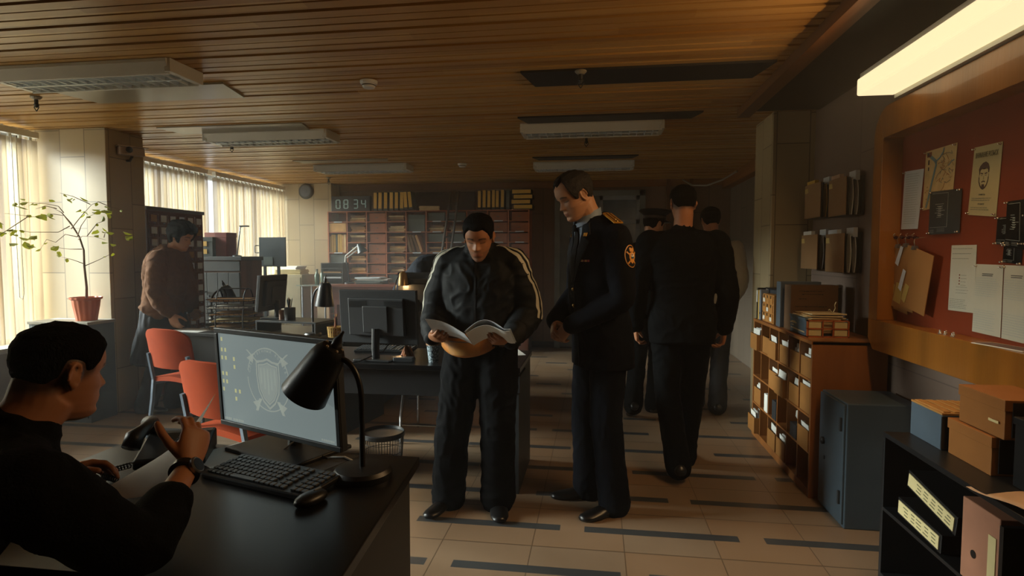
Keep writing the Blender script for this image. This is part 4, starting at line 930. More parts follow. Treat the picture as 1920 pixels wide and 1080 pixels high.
# ---------------------------------------------------------------- pigeonhole unit under the hanging folders
PX, PY0, PY1, PZ = 1.22, 3.52, 4.775, .91
M_pg = wood('orange brown plywood', '#8a5526', .45, 'z', .22)
t = thing('pigeonhole_shelf', 'brown plywood pigeonhole unit standing against the right wall', 'shelf', (PX, PY0, 0))
L = PY1 - PY0; D = XR - .02 - PX
mb = MB().box(0, D, 0, .02, 0, PZ).box(0, D, L - .02, L, 0, PZ).box(-.004, D, 0, L, PZ - .02, PZ).box(D - .01, D, .02, L - .02, 0, PZ - .02).box(0, D, .02, L - .02, 0, .05)
mb.build('carcass', M_pg, t, bevel=.002)
cw = (L - .02) / 6; rh = (PZ - .02 - .05) / 4
for c in range(1, 6): MB().box(.002, D - .01, .01 + c * cw - .006, .01 + c * cw + .006, .05, PZ - .02).build('upright', M_pg, t)
for r_ in range(1, 4): MB().box(.001, D - .01, .02, L - .02, .05 + r_ * rh - .006, .05 + r_ * rh + .006).build('shelf', M_pg, t)
M_tray = mat('kraft card bin', '#8f5f28', .65, var=.1)
BINS = {(0, 0): -.035, (0, 1): 0, (0, 2): -.02, (0, 3): 0, (0, 4): 0, (0, 5): 0, (1, 2): -.01, (1, 3): -.03, (1, 4): 0, (2, 0): 0, (2, 5): -.01, (3, 0): -.04, (3, 2): -.01, (3, 3): -.01, (1, 5): 0}
for (r_, c), out in BINS.items():
    # column counted from the far end
    y0 = PY0 + .01 + (5 - c) * cw + .012; w = cw - .026; z0 = .05 + (3 - r_) * rh + .0065; h = rh * .56
    if (r_, c) == (1, 5): h = rh * .75
    nm = '%s row down, %s column from the far end of the plywood pigeonholes' % (ORD[r_], ORD[c])
    b = thing('document_bin', 'open kraft bin, ' + nm, 'bin', (PX + .006 + out, y0, z0), 0, 'kraft bins in the pigeonholes')
    MB().box(0, .004, 0, w, 0, h).box(.20, .204, 0, w, 0, h * 1.3).box(.004, .20, 0, .004, 0, h).box(.004, .20, w - .004, w, 0, h).box(.004, .20, .004, w - .004, 0, .004).build('bin_body', M_tray, b)
    if (r_, c) in ((0, 1),): continue
    pb = MB(); n = 8
    for k in range(n):
        pb.obox((.02 + k * .02, w / 2, h * .55 + random.uniform(.0, .03)), (.003 + .008 * (k % 2), w * random.uniform(.7, .88), h * random.uniform(1.0, 1.25)), random.uniform(-.05, .05), 0, random.uniform(-.15, .15))
    for v in range(len(pb.v)):
        x, y, z = pb.v[v]; pb.v[v] = (min(max(x, .005), .199), min(max(y, .005), w - .005), max(z, .005))
    pb.build('papers', M_paper, b)
for (r_, c), m, lb, ww in (((2, 1), M_paper, 'white papers slipping out of a pigeonhole', .06), ((2, 2), M_dark, 'dark upright box in a pigeonhole', .07), ((2, 4), M_dark, 'dark tub under a white bag', .09)):
    y0 = PY0 + .01 + (5 - c) * cw + .02; z0 = .05 + (3 - r_) * rh + .0065
    put(MB().box(0, .18, 0, ww * 1.3, 0, rh * (.62 if c != 4 else .42)).build('upright_file', m, bevel=.003), (PX + .0, y0, z0), 0, lb + ', third row down, %s column from the far end' % ORD[c], 'file', 'odd files in the pigeonholes')
bg_ = MB().sphere((0, 0, .055), (.05, .055, .06), 16, 10)
for i, v in enumerate(bg_.v): bg_.v[i] = tuple(Vector(v) * (1 + .18 * noise.noise(Vector(v) * 40)))
put(bg_.build('paper_bag', M_paper, smooth='auto'), (PX + .07, PY0 + .01 + cw + .08, .05 + rh + .0065 + rh * .42), 0, 'crumpled white bag on the dark tub in the pigeonholes', 'bag')
# things on top of the unit
t = thing('document_box', 'large black document box at the far end on top of the pigeonhole unit', 'box', (1.30, 4.36, PZ))
MB().box(0, .26, 0, .36, 0, .235).build('box_body', mat('dark slate cover', '#33383c', .5), t, bevel=.003); MB().box(-.012, .275, -.01, .37, .235, .245).build('cover', M_black, t)
for i, (y, w, m, hh, lb) in enumerate(((4.735, .03, M_black, .24, 'black and white spined ring binder farthest along the pigeonhole unit'), (4.70, .026, M_yel, .225, 'yellow folder between the binders on the pigeonhole unit'), (4.655, .04, mat('grey spine', '#7c8288', .5), .23, 'grey ring binder next to the yellow folder'))):
    b = thing('ring_binder', lb, 'binder', (1.235, y - .01 if 0 else y, PZ), 0, 'binders at the far end of the pigeonhole unit')
    MB().box(0, .06, 0, w, 0, hh).build('cover', m, b, bevel=.002)
    if i == 0: MB().box(-.003, 0, .003, w - .003, .13, .22).build('spine_label', M_paper, b)
    if i == 2: MB().cyl((-.002, w / 2, .05), (0, w / 2, .05), .008, n=12).build('finger_hole', M_black, b)
t = thing('card_drawer_box', 'small tan box of nine card drawers on the pigeonhole unit', 'box', (1.245, 4.36, PZ))
M_tan = mat('tan drawer board', '#b07a3c', .55, var=.08)
MB().box(0, .13, 0, .27, 0, .205).build('carcass', M_tan, t, bevel=.003)
for r_ in range(3):
    for c in range(3):
        y = .012 + c * .084; z = .01 + r_ * .065; d = MB().box(-.006, 0, y, y + .078, z, z + .058).build('drawer', M_tan, t, bevel=.001)
        MB().box(-.0075, -.006, y + .03, y + .048, z + .038, z + .058).build('pull_slot', M_black, d)
        if (r_, c) in ((0, 0), (0, 2), (2, 2), (1, 1)): MB().box(-.0075, -.006, y + .015, y + .06, z + .006, z + .034).build('label_card', M_paper, d)
t = thing('ring_binder', 'wide grey blue ring binder upright beside the tan drawer box', 'binder', (1.24, 4.20, PZ))
MB().box(0, .26, 0, .085, 0, .31).build('cover', mat('blue grey cover', '#4c555c', .5), t, bevel=.003); MB().box(.004, .262, .086, .10, .005, .305).build('back_cover', M_black, t)
t = thing('archive_folder', 'brown archive folder with handwritten lines, leaning on the grey binder', 'folder', (1.255, 4.03, PZ))
MB().box(0, .29, 0, .13, 0, .295).build('cover', mat('brown archive board', '#5d4228', .7), t, bevel=.003); MB().box(.29, .31, .01, .12, 0, .28).build('back_cover', M_black, t)
wr = MB(); random.seed(8)
for z, a, b in ((.255, .05, .20), (.235, .07, .20), (.155, .03, .22), (.10, .03, .2), (.205, .05, .09)):
    x = a
    while x < b: l_ = random.uniform(.008, .02); wr.box(x, x + l_, -.0016, 0, z + random.uniform(-.002, .002), z + .004); x += l_ + .004
wr.build('handwritten_text', M_ink, t); random.seed(6)
t = thing('archive_tray', 'long grey blue box heaped with old papers on the pigeonhole unit', 'box', (1.25, 3.72, PZ))
M_bl = mat('blue grey board', '#50606c', .55)
MB().box(0, .006, .0, .29, 0, .11).box(.23, .236, 0, .29, 0, .11).box(0, .236, .284, .29, 0, .11).box(0, .236, 0, .29, 0, .006).build('box_body', M_bl, t); MB().box(-.006, .008, -.004, .294, .096, .112).build('rim', M_bl, t)
pb = MB()
for k in range(16): pb.obox((.118 + random.uniform(-.02, .02), .145 + random.uniform(-.01, .01), .02 + k * .0075), (.20, .25, .006), random.uniform(-.12, .12), random.uniform(-.03, .03))
pb.build('papers', M_pk[2], t)
M_orf = mat('orange plastic frame', '#a5521f', .5)
f = MB()
for z in (0, .048, .096): f.box(.0, .236, -.02, -.004, z, z + .007)
for x in (0, .085, .145, .229): f.box(x, x + .007, -.02, -.004, 0, .103)
f.build('tray_front', M_orf, t)
for x in (.01, .155):
    for z in (.01, .056): MB().box(x, x + .07, -.016, -.004, z, z + .034).build('label_card', M_cream, t)
st = MB().tube([(.17, .06, .14), (.18, .05, .17), (.172, .04, .19), (.176, .03, .21)], .0025, 6).tube([(.17, .06, .14), (.14, .03, .165), (.13, .02, .16)], .0025, 6); st.build('string_tie', M_cream, t)
# ---------------------------------------------------------------- steel safe
t = thing('steel_safe', 'blue grey steel safe cabinet standing on the floor before the pigeonholes', 'safe', (1.25, 3.14, 0))
M_safe = mat('safe paint', '#44525c', .4, .2, var=.08)
MB().box(.012, .36, 0, .33, 0, .65).build('carcass', M_safe, t, bevel=.006); MB().box(0, .012, .006, .324, .02, .64).build('door', M_safe, t, bevel=.003)
for z in (.12, .50): MB().box(-.012, 0, .022, .036, z, z + .07).build('hinge', M_dark, t, bevel=.002)
MB().lathe([(.02, 0), (.02, .012), (.008, .018)], n=18, M=Matrix.Translation((0, .26, .38)) @ Matrix.Rotation(R(-90), 4, 'Y')).build('dial_knob', M_black, t); MB().box(-.003, 0, .24, .248, .28, .30).build('keyhole', M_black, t)
# ---------------------------------------------------------------- low black shelf unit with boxes
t = thing('low_shelf', 'low black open shelf unit in the lower right corner', 'shelf', (1.20, 1.10, 0))
b = MB().box(0, .42, 0, 1.53, .64, .66).box(.0, .42, 1.51, 1.53, 0, .64).box(.0, .42, 0, .02, 0, .64).box(.40, .42, .02, 1.51, 0, .64).box(.0, .40, .02, 1.51, .04, .06).box(.0, .40, .02, 1.51, .33, .345)
b.build('carcass', M_black, t, bevel=.002)
for y in (.76, ): MB().box(.005, .40, y, y + .015, .06, .33).build('divider', M_black, t)
def box_binder(label, loc, rx, m=M_cream, L=.30):
    b = thing('box_file', label, 'box file', loc, 0, 'cream spined files in the low shelf')
    MB().box(.0, .24, 0, L, 0, .07).build('cover', M_black, b, bevel=.002); MB().box(-.003, .0, .012, L - .01, .010, .060).build('spine_label', m, b)
    tx = MB()
    for k in range(3):
        for q in range(5): tx.box(-.0036, -.003, .03 + q * .047, .03 + q * .047 + random.uniform(.02, .035), .02 + k * .013, .024 + k * .013)
    tx.build('spine_writing', mat('pale ink', '#6c6749', .8, var=0), b); b.rotation_euler = (rx, 0, 0)
    return b
box_binder('cream spined box file tipped on its end, lower one in the low black shelf', (1.205, 2.20, .35), R(3))
box_binder('cream spined box file lying on top, upper one in the low black shelf', (1.215, 2.14, .445), R(9), L=.32)
b = thing('magazine_file', 'pinkish card magazine file with a round finger hole in the low black shelf', 'file', (1.20, 1.90, .346))
MB().box(0, .25, 0, .18, 0, .265).build('file_body', mat('pink brown card', '#a4735a', .6), b, bevel=.003); MB().cyl((-.002, .115, .10), (.0, .115, .10), .013, n=16).build('finger_hole', M_black, b)
MB().box(-.002, .245, -.02, -.003, 0, .25).build('cover', M_black, b); MB().box(-.003, -.001, .01, .045, .02, .20).build('spine_label', M_cream, b)
t = thing('storage_box', 'grey blue box with a tan slatted lid on the low black shelf', 'box', (1.30, 2.40, .66), R(0))
MB().box(0, .30, 0, .22, 0, .135).build('box_body', mat('slate blue board', '#4c5a66', .55), t, bevel=.003); MB().box(.0, .30, -.003, .003, .004, .13).build('end_panel', M_black, t)
l_ = MB().box(0, .30, .0, .22, .135, .142)
for k in range(7): l_.box(.01 + k * .04, .035 + k * .04, .01, .21, .142, .146)
l_.build('lid', mat('tan lid', '#a87a3e', .6), t)
M_ck = mat('kraft carton', '#8f5a26', .6, var=.08)
for i, (y, z, dx, lb) in enumerate(((2.14, .66, .005, 'kraft carton under the other one, on the low black shelf'), (2.10, .795, .015, 'kraft carton with a pale tag, topmost of the two on the low black shelf'))):
    t = thing('carton', lb, 'box', (1.31 + dx, y, z), R(0), 'kraft cartons on the low shelf')
    MB().box(0, .29, 0, .24, 0, .10).build('box_body', M_ck, t, bevel=.002); MB().box(-.004, .294, -.004, .244, .095, .133).build('lid', M_ck, t, bevel=.002)
    if i: MB().box(-.0065, -.0045, .02, .07, .048, .056).build('label_card', M_cream, t)
    MB().box(.02, .27, -.0065, -.004, .01, .125).build('end_panel', M_black, t)
t = thing('storage_box', 'black box tucked behind the kraft cartons by the wall', 'box', (1.33, 1.70, .66)); MB().box(0, .28, 0, .36, 0, .20).build('box_body', M_black, t, bevel=.004); MB().box(-.004, .284, -.004, .364, .20, .225).build('lid', M_black, t, bevel=.003)
put(MB().sheet(lambda u, v: (.02 + u * .30, -.0 + v * .34, .03 * math.sin(u * 2.2) * (1 - v) + .012 * math.sin(v * 5) + .006), 10, 12, .001).build('paper_sheet', mat('buff paper', '#b99673', .7), smooth=True), (1.20, 1.70 - .0, .662), R(6), 'large buff paper sheet curling on the low black shelf', 'paper')
bpy.data.objects[-1] if 0 else None

# ---------------------------------------------------------------- notice board recess with its broad wooden frame
FX, BXX = 1.50, 1.60
M_fr = wood('orange varnished veneer', '#8f5a1e', .3, 'z', .25, 4, coat=.4)
t = thing('notice_board', 'red notice board in a broad orange wooden frame with a rounded corner', 'notice board', (0, 0, 0))
MB().box(BXX, XR, .3, 3.44, .95, 2.12).build('board_panel', mat('oxblood board', '#7c2f0b', .55, var=.06), t)
Y0, Y1, Z0, Z1 = .1, 3.50, .885, 2.185; yi, zi0, zi1 = 3.40, 1.05, 2.02
def arc(cy_, cz_, r, a0, a1, n=8): return [(cy_ + r * math.cos(R(a0 + (a1 - a0) * k / n)), cz_ + r * math.sin(R(a0 + (a1 - a0) * k / n))) for k in range(n + 1)]
Mx = Matrix(((0, 0, 1, FX), (1, 0, 0, 0), (0, 1, 0, 0), (0, 0, 0, 1)))
outer = arc(Y1 - .16, Z1 - .16, .16, 0, 90)
fr = MB(); dpt = XR - FX
top_ = arc(Y1 - .16, Z1 - .16, .16, 45, 90) + [(Y0, Z1), (Y0, zi1), (yi - .02, zi1)] + arc(yi - .02, zi1 - .02, .02, 90, 45, 3)
side = arc(Y1 - .16, Z1 - .16, .16, 0, 45) + arc(yi - .02, zi1 - .02, .02, 45, 0, 3)[0:] + [(yi, zi0), (Y1, zi0 - .0)]
fr.prism(top_, dpt, Mx).build('top_rail', M_fr, t, bevel=.003)
MB().prism(side, dpt, Mx).build('side_rail', M_fr, t, bevel=.003)
MB().prism([(Y1, zi0), (Y1, Z0 + .06), (Y1 - .06, Z0), (Y0, Z0), (Y0, zi0)], dpt, Mx).build('bottom_rail', M_fr, t, bevel=.003)
# light above the board
t = thing('strip_light', 'glowing warm strip light above the notice board', 'light', (0, 0, 0))
lm = mat('warm diffuser', '#ffeab8', .5, var=0, emit=.26)
MB().box(1.30, 1.48, 1.4, 3.25, 2.205, 2.29).build('diffuser', lm, t, bevel=.01); MB().box(1.32, XR, 1.38, 3.26, 2.29, 2.32).box(1.48, XR, 1.40, 3.25, 2.19, 2.29).build('housing', M_fix, t)
ld = bpy.data.lights.new('strip_light_glow', 'AREA'); ld.shape = 'RECTANGLE'; ld.size = 1.6; ld.size_y = .12; ld.energy = 4.4; ld.color = (1, .60, .27)
lo = bpy.data.objects.new('strip_light_glow', ld); C.objects.link(lo); lo.parent = t; lo.location = (1.29, 2.3, 2.20); lo.rotation_euler = (0, R(25), R(90)); lo.rotation_euler = Vector((.8, 0, .6)).to_track_quat('Z', 'Y').to_euler()
# documents pinned on the board
def quad_doc(name, label, cor, m, cat, strokes=None, group=None, off=0., pins=(1, 1, 1, 1), border=None, th=.0012):
    """cor: top left, top right, bottom right, bottom left in the photograph; strokes: (u0,v0,u1,v1,material index)"""
    X = BXX - .002 - off; P_ = [at(x, y, x=X) for x, y in cor]; c = sum(P_, Vector()) / 4
    t = thing(name, label, cat, c, 0, group)
    def f(u, v, d=0.):
        p = (P_[0] * (1 - u) + P_[1] * u) * (1 - v) + (P_[3] * (1 - u) + P_[2] * u) * v; return p - c - Vector((d, 0, 0))
    MB().sheet(lambda u, v: f(u, v, th + .002 * math.sin(math.pi * u) * math.sin(v * 3)), 4, 6, -th).build('sheet', m, t)
    def put_poly(mb, pts, d=.0042):
        n = len(pts); A = [f(u, v, d - .0006) for u, v in pts]; B = [f(u, v, d) for u, v in pts]
        mb.add(A + B, [tuple(range(n)), tuple(range(n, 2 * n))[::-1]] + [(i, (i + 1) % n, n + (i + 1) % n, n + i) for i in range(n)])
    groups = {}
    for pts, mm, nm in (strokes or []):
        groups.setdefault((nm, mm.name), (MB(), mm))[0]; put_poly(groups[(nm, mm.name)][0], pts)
    for (nm, _), (mb, mm) in groups.items(): mb.build(nm, mm, t)
    if any(pins):
        for k, (u, v) in enumerate(((.04, .03), (.96, .03), (.96, .97), (.04, .97))):
            if pins[k]:
                q = f(u, v, .003); MB().lathe([(.0045, 0), (.0045, .003), (.0025, .006), (.0035, .012), (.001, .014)], n=10, M=Matrix.Translation(q) @ Matrix.Rotation(R(-90), 4, 'Y')).build('pin', M_pin, t, smooth='auto')
    return t, f
def rect(u0, v0, u1, v1): return [(u0, v0), (u1, v0), (u1, v1), (u0, v1)]
M_txt = mat('grey print', '#6f7268', .8, var=0); M_txd = mat('dark print', '#3b3634', .8, var=0)
def lines(v0, v1, n, u0=.1, u1=.9, th=.006, m=None, gaps=.25, seed=1):
    rr_ = random.Random(seed); out = []
    for i in range(n):
        v = v0 + (v1 - v0) * i / max(1, n - 1); u = u0; e = u1 - rr_.random() * .2 * (u1 - u0)
        while u < e:
            l_ = rr_.uniform(.04, .12) * (u1 - u0) / .8; out.append((rect(u, v, min(u + l_, e), v + th), m or M_txt, 'printed_text')); u += l_ + .02
    return out
M_faint = mat('faint print', '#98a2a2', .8, var=0)
quad_doc('printed_notice', 'pale blue printed sheet left of the map on the red board', [(1697, 322), (1733, 316), (1721, 429), (1690, 430)], M_paperb, 'notice', lines(.06, .9, 22, .15, .9, .007, M_faint, seed=2), pins=(1, 0, 0, 0))
# map
M_map = mat('map paper', '#c5ac7a', .7, var=.1, scale=25); M_riv = mat('map river blue', '#6d8a94', .7, var=0); M_road = mat('map road red brown', '#9a6238', .7, var=0); M_blk = mat('map town tan', '#a98a58', .7, var=.0)
def pathq(pts, w): 
    out = []
    for (a, b), (c, d) in zip(pts[:-1], pts[1:]):
        L_ = math.hypot(c - a, d - b); nx, ny = -(d - b) / L_ * w, (c - a) / L_ * w; out.append([(a - nx, b - ny), (c - nx, d - ny), (c + nx, d + ny), (a + nx, b + ny)])
    return out
st = [(q, M_riv, 'river_pattern') for q in pathq([(.08, .05), (.22, .12), (.36, .2), (.40, .26), (.37, .34), (.33, .46), (.29, .56), (.26, .66), (.22, .78), (.17, .9), (.14, .97)], .028)] + [(q, M_riv, 'river_pattern') for q in pathq([(.36, .22), (.50, .17), (.60, .09), (.62, .02)], .014)] + [(q, M_riv, 'river_pattern') for q in pathq([(.8, .34), (.9, .28), (.97, .27)], .01)]
rr_ = random.Random(3)
for k in range(34):
    a, b = rr_.uniform(.45, .95), rr_.uniform(.1, .95); pts = [(a, b)]
    for _ in range(3): pts.append((min(.97, max(.04, pts[-1][0] + rr_.uniform(-.12, .12))), min(.97, max(.03, pts[-1][1] + rr_.uniform(-.07, .07)))))
    st += [(q, (M_road, M_blk, M_txt)[k % 3], 'road_pattern') for q in pathq(pts, .004)]
for k in range(9):
    a, b = rr_.uniform(.05, .2), rr_.uniform(.5, .95); st.append((rect(a, b, a + .05, b + .02), M_blk, 'town_blocks'))
st += [(rect(.08, .03, .22, .11), mat('map emblem', '#7d4530', .7, var=0), 'map_emblem'), (rect(.12, .16, .16, .24), M_txd, 'map_legend'), (rect(.13, .28, .16, .34), M_txd, 'map_legend')]
quad_doc('town_map', 'tan street map with a blue river on the red board', [(1737, 285), (1796, 267), (1785, 382), (1730, 395)], M_map, 'map', st, pins=(1, 1, 0, 1))
# wanted poster
M_post = mat('poster paper', '#b5ab82', .75, var=.03); M_hair = mat('poster brown ink', '#4a3a36', .8, var=0)
st = []
fc = lambda x, y: (.47 + x * .20, .42 + y * .155)
st.append(([fc(x, y) for x, y in ((-.86, -.30), (-.95, -.55), (-.75, -.85), (-.3, -1.12), (.2, -1.2), (.65, -1.0), (.9, -.6), (.88, -.2), (.75, -.2), (.7, -.45), (.45, -.62), (-.0, -.52), (-.45, -.58), (-.68, -.42), (-.72, -.1), (-.82, .0))], M_hair, 'portrait_hair'))
for s_ in (-1, 1):
    st.append(([fc(s_ * x, y) for x, y in ((.15, -.16), (.55, -.22), (.58, -.12), (.18, -.06))][::s_], M_hair, 'portrait_brows')); st.append(([fc(s_ * x, y) for x, y in ((.22, .02), (.5, .0), (.48, .06), (.24, .08))][::s_], M_txt, 'portrait_eyes'))
st += [([fc(x, y) for x, y in ((-.06, .1), (.03, .1), (.1, .42), (-.1, .44))], mat('poster shading', '#9a916f', .8, var=0), 'portrait_nose')]
st += [(q, M_hair, 'portrait_beard') for q in pathq([fc(-.82, .2), fc(-.78, .6), fc(-.55, .95), fc(-.25, 1.2), fc(.05, 1.27), fc(.35, 1.15), fc(.62, .9), fc(.8, .5), fc(.84, .2)], .012)]
st += [([fc(x, y) for x, y in ((-.34, .62), (-.1, .52), (.15, .52), (.36, .62), (.3, .68), (0, .62), (-.28, .7))], M_hair, 'portrait_moustache'), ([fc(x, y) for x, y in ((-.22, .85), (.2, .85), (.25, 1.12), (0, 1.25), (-.28, 1.12))], M_hair, 'portrait_beard')]
st += [(q, M_txt, 'portrait_outline') for q in pathq([fc(-.82, .0), fc(-.86, .3), fc(-.78, .6)], .004) + pathq([fc(.84, -.1), fc(.88, .3), fc(.8, .6)], .004)]
st += lines(.745, .775, 2, .1, .9, .008, M_txt, seed=5) + lines(.88, .91, 2, .1, .8, .008, M_txt, seed=6)
tp_, f = quad_doc('wanted_poster', 'cream wanted poster with a bearded face and large lettering', [(1828, 277), (1881, 265), (1868, 406), (1815, 403)], M_post, 'poster', st)
def doc_text(t, f, s, u, v, wu, hv, m, name):
    o = f(u, v, .0036); x = (f(u + .1, v) - f(u - .1, v)); y = (f(u, v - .05) - f(u, v + .05)); W_ = (f(u + wu / 2, v) - f(u - wu / 2, v)).length; H_ = (f(u, v - hv / 2) - f(u, v + hv / 2)).length
    mb = MB(); text_mb(mb, s, H_ * 1.35, frame(o, x, y), .0006, fit=W_); mb.build(name, m, t)
doc_text(tp_, f, 'ВНИМАНИЕ РОЗЫСК', .5, .135, .80, .075, mat('poster letters', '#5d5a44', .8, var=0), 'poster_title')
doc_text(tp_, f, 'ПРИМЕТЫ', .46, .70, .22, .022, M_txt, 'poster_lettering'); doc_text(tp_, f, 'РОЗЫСК', .46, .835, .22, .022, M_txt, 'poster_lettering')
# dark plans
M_plan = mat('dark plan film', '#3c4144', .25, var=.08, scale=10); M_plan2 = mat('black film', '#12171b', .2, var=.1, scale=10); M_chalk = mat('pale plan lines', '#8d9692', .7, var=0)
def plan(seed):
    r__ = random.Random(seed); out = []
    for q in (pathq([(.1, .06), (.62, .06), (.62, .84), (.06, .84)], .004)): out.append((q, M_chalk, 'plan_pattern'))
    for k in range(7): v = .3 + .05 * k; a = r__.uniform(.2, .3); out.append((rect(a, v, a + r__.uniform(.15, .3), v + .012), M_chalk, 'plan_pattern'))
    for k in range(5): out.append((rect(.32, .36 + k * .05, .42, .38 + k * .05), M_chalk, 'plan_pattern'))
    for k in range(6): out.append((rect(.06 if k % 2 else .3, .88 + .015 * k, .2 if k % 2 else .55, .885 + .015 * k), M_chalk, 'plan_pattern'))
    return out
quad_doc('technical_plan', 'dark grey plan with pale lines pinned over the map', [(1745, 360), (1804, 353), (1799, 437), (1741, 440)], M_plan, 'plan', plan(1), off=.004)
quad_doc('technical_plan', 'black film sheet at the right edge of the photo, upper one of three', [(1889, 378), (1932, 372), (1932, 470), (1884, 462)], M_plan2, 'plan', [(p_, m_, n_) for p_, m_, n_ in plan(4)], off=.006, pins=(1, 0, 0, 1))
quad_doc('technical_plan', 'black film sheet overlapping the others on the left, middle one of three', [(1871, 408), (1928, 402), (1926, 459), (1867, 458)], M_plan2, 'plan', plan(7), off=.003)
quad_doc('technical_plan', 'small black film sheet hanging lowest of the three', [(1883, 455), (1918, 456), (1916, 496), (1880, 492)], M_plan2, 'plan', plan(9), off=.0)
dots = [(rect(.40, .44 + k * .045, .44, .46 + k * .045), mat('red seal print', '#7a3d2c', .8, var=0), 'bullet_marks') for k in range(4)]
quad_doc('printed_notice', 'narrow cream printed sheet with a column of bullet marks on the red board', [(1785, 460), (1832, 459), (1826, 587), (1778, 581)], mat('cream sheet', '#b9b7a4', .75, var=.02), 'notice', lines(.05, .2, 3, .08, .9, .006, M_txt, seed=8) + lines(.45, .6, 4, .48, .7, .006, M_txt, seed=9) + dots + lines(.63, .72, 3, .3, .8, .005, M_txt, seed=10) + lines(.82, .95, 6, .06, .75, .005, M_txt, seed=11), pins=(0, 0, 0, 0))
for k, (cr_, lb, pp) in enumerate((([(1831, 495), (1882, 497), (1876, 633), (1823, 621)], 'cream form sheet right of the bullet mark notice', (1, 1, 0, 0)), ([(1884, 497), (1938, 499), (1936, 648), (1878, 634)], 'cream form sheet at the right edge of the photo', (1, 0, 0, 0)))):
    quad_doc('printed_notice', lb, cr_, mat('cream sheet', '#b9b7a4', .75, var=.02), 'notice', [(rect(.28, .13, .68, .14), M_txd, 'heading'), (rect(.28, .155, .66, .165), M_txd, 'heading')] + lines(.2, .45, 9, .04, .95, .004, M_faint, seed=20 + k) + lines(.66, .93, 9, .04, .9, .004, M_faint, seed=30 + k), pins=pp)
# clipped folders hanging on the board
M_kf = mat('kraft folder board', '#9c6b34', .7, var=.06)
FOLD = [([(1678, 463), (1700, 458), (1702, 590), (1661, 572)], .014, 'kraft folder with clips, rearmost of the three hanging on the red board'),
        ([(1693, 459), (1714, 461), (1712, 587), (1672, 573)], .026, 'kraft folder with white slips, middle of the three hanging on the red board'),
        ([(1711, 462), (1752, 480), (1733, 593), (1688, 570)], .040, 'large kraft folder in front of the three hanging on the red board')]
for k, (cr_, off, lb) in enumerate(FOLD):
    t, f = quad_doc('hanging_folder', lb, cr_, M_kf, 'folder', None, 'clipped folders hanging on the red board', off, (0, 0, 0, 0), th=.003)
    lab = MB(); yl = [(.08, .62), (.26, .64), (.20, .94), (.03, .9)] if k == 2 else [(.1, .60), (.5, .62), (.42, .93), (.05, .9)]
    n = 4; A = [f(u, v, .0042) for u, v in yl]; B = [f(u, v, .006) for u, v in yl]; lab.add(A + B, [(0, 1, 2, 3), (7, 6, 5, 4), (0, 4, 5, 1), (1, 5, 6, 2), (2, 6, 7, 3), (3, 7, 4, 0)]); lab.build('label_card', mat('ochre label', '#b89e52', .7), t)
    sl = [(-.02, .02), (.25, .02), (.05, .34), (-.2, .3)] if k == 1 else ([(-.12, .40), (.02, .42), (-.02, .78), (-.17, .74)] if k == 2 else [(-.15, .02), (.1, .0), (-.05, .3), (-.25, .2)])
    w_ = MB(); A = [f(u, v, .002 if k == 0 else .008) for u, v in sl]; B = [p + Vector((-.001, 0, 0)) for p in A]; w_.add(A + B, [(0, 1, 2, 3), (7, 6, 5, 4), (0, 4, 5, 1), (1, 5, 6, 2), (2, 6, 7, 3), (3, 7, 4, 0)]); w_.build('paper_slip', M_paperb, t)
    q = f(.35 if k < 2 else .15, .0, .004); MB().prism([(-.012, 0), (.012, 0), (.006, .02), (-.006, .02)], .03, Matrix.Translation(q + Vector((0, .015, -.01))) @ Matrix.Rotation(R(90), 4, 'X')).build('binder_clip', M_metal, t)
    MB().tube([q + Vector((0, 0, .01)), q + Vector((-.004, .0, .03)), q + Vector((.0, 0, .045)), (q + Vector((off, 0, .05)))], .0022, 6).build('clip_loop', M_pin, t)
for k in range(5):
    q = at(1674 + k * 12, 445, x=BXX - .004); t = thing('push_hook', '%s glassy push hook from the left, above the hanging kraft folders' % ORD[k], 'hook', q, 0, 'push hooks above the hanging folders')
    MB().lathe([(.004, 0), (.004, .008), (.009, .012), (.009, .02), (.002, .028)], n=12, M=Matrix.Rotation(R(-90), 4, 'Y')).build('hook_body', mat('wine red pin glass', '#3d1c22', .15, var=0), t, smooth='auto'); MB().tube([(-.02, 0, 0), (-.03, 0, .012), (-.02, 0, .02)], .002, 6).build('hook_tip', M_pin, t)
random.seed(12)
for k in range(7):
    q = at(1768 + k * 5, 626 + k * 1.6, x=1.55); q.z = zi0 + .0005
    put(MB().lathe([(.007, 0), (.007, .002), (.003, .005), (.004, .012), (.001, .014)], n=12).build('push_pin', M_pin, smooth='auto'), (1.535 + random.uniform(-.02, .03), q.y + random.uniform(-.01, .01), q.z + .001), 0, 'bright loose push pin on the ledge below the bullet mark notice', 'pin', 'loose push pins on the frame ledge')
q = at(1870, 655, x=1.54); t = thing('photo_card', 'white bordered photo card lying on the frame ledge', 'photo', (1.545, q.y - .03, zi0 + .001), R(12))
MB().box(-.045, .045, -.12, .10, 0, .002).build('card', M_paper, t); MB().box(-.036, .036, -.11, .09, .002, .003).build('picture', mat('dim photo print', '#5b3a30', .5, var=.4, scale=30), t)
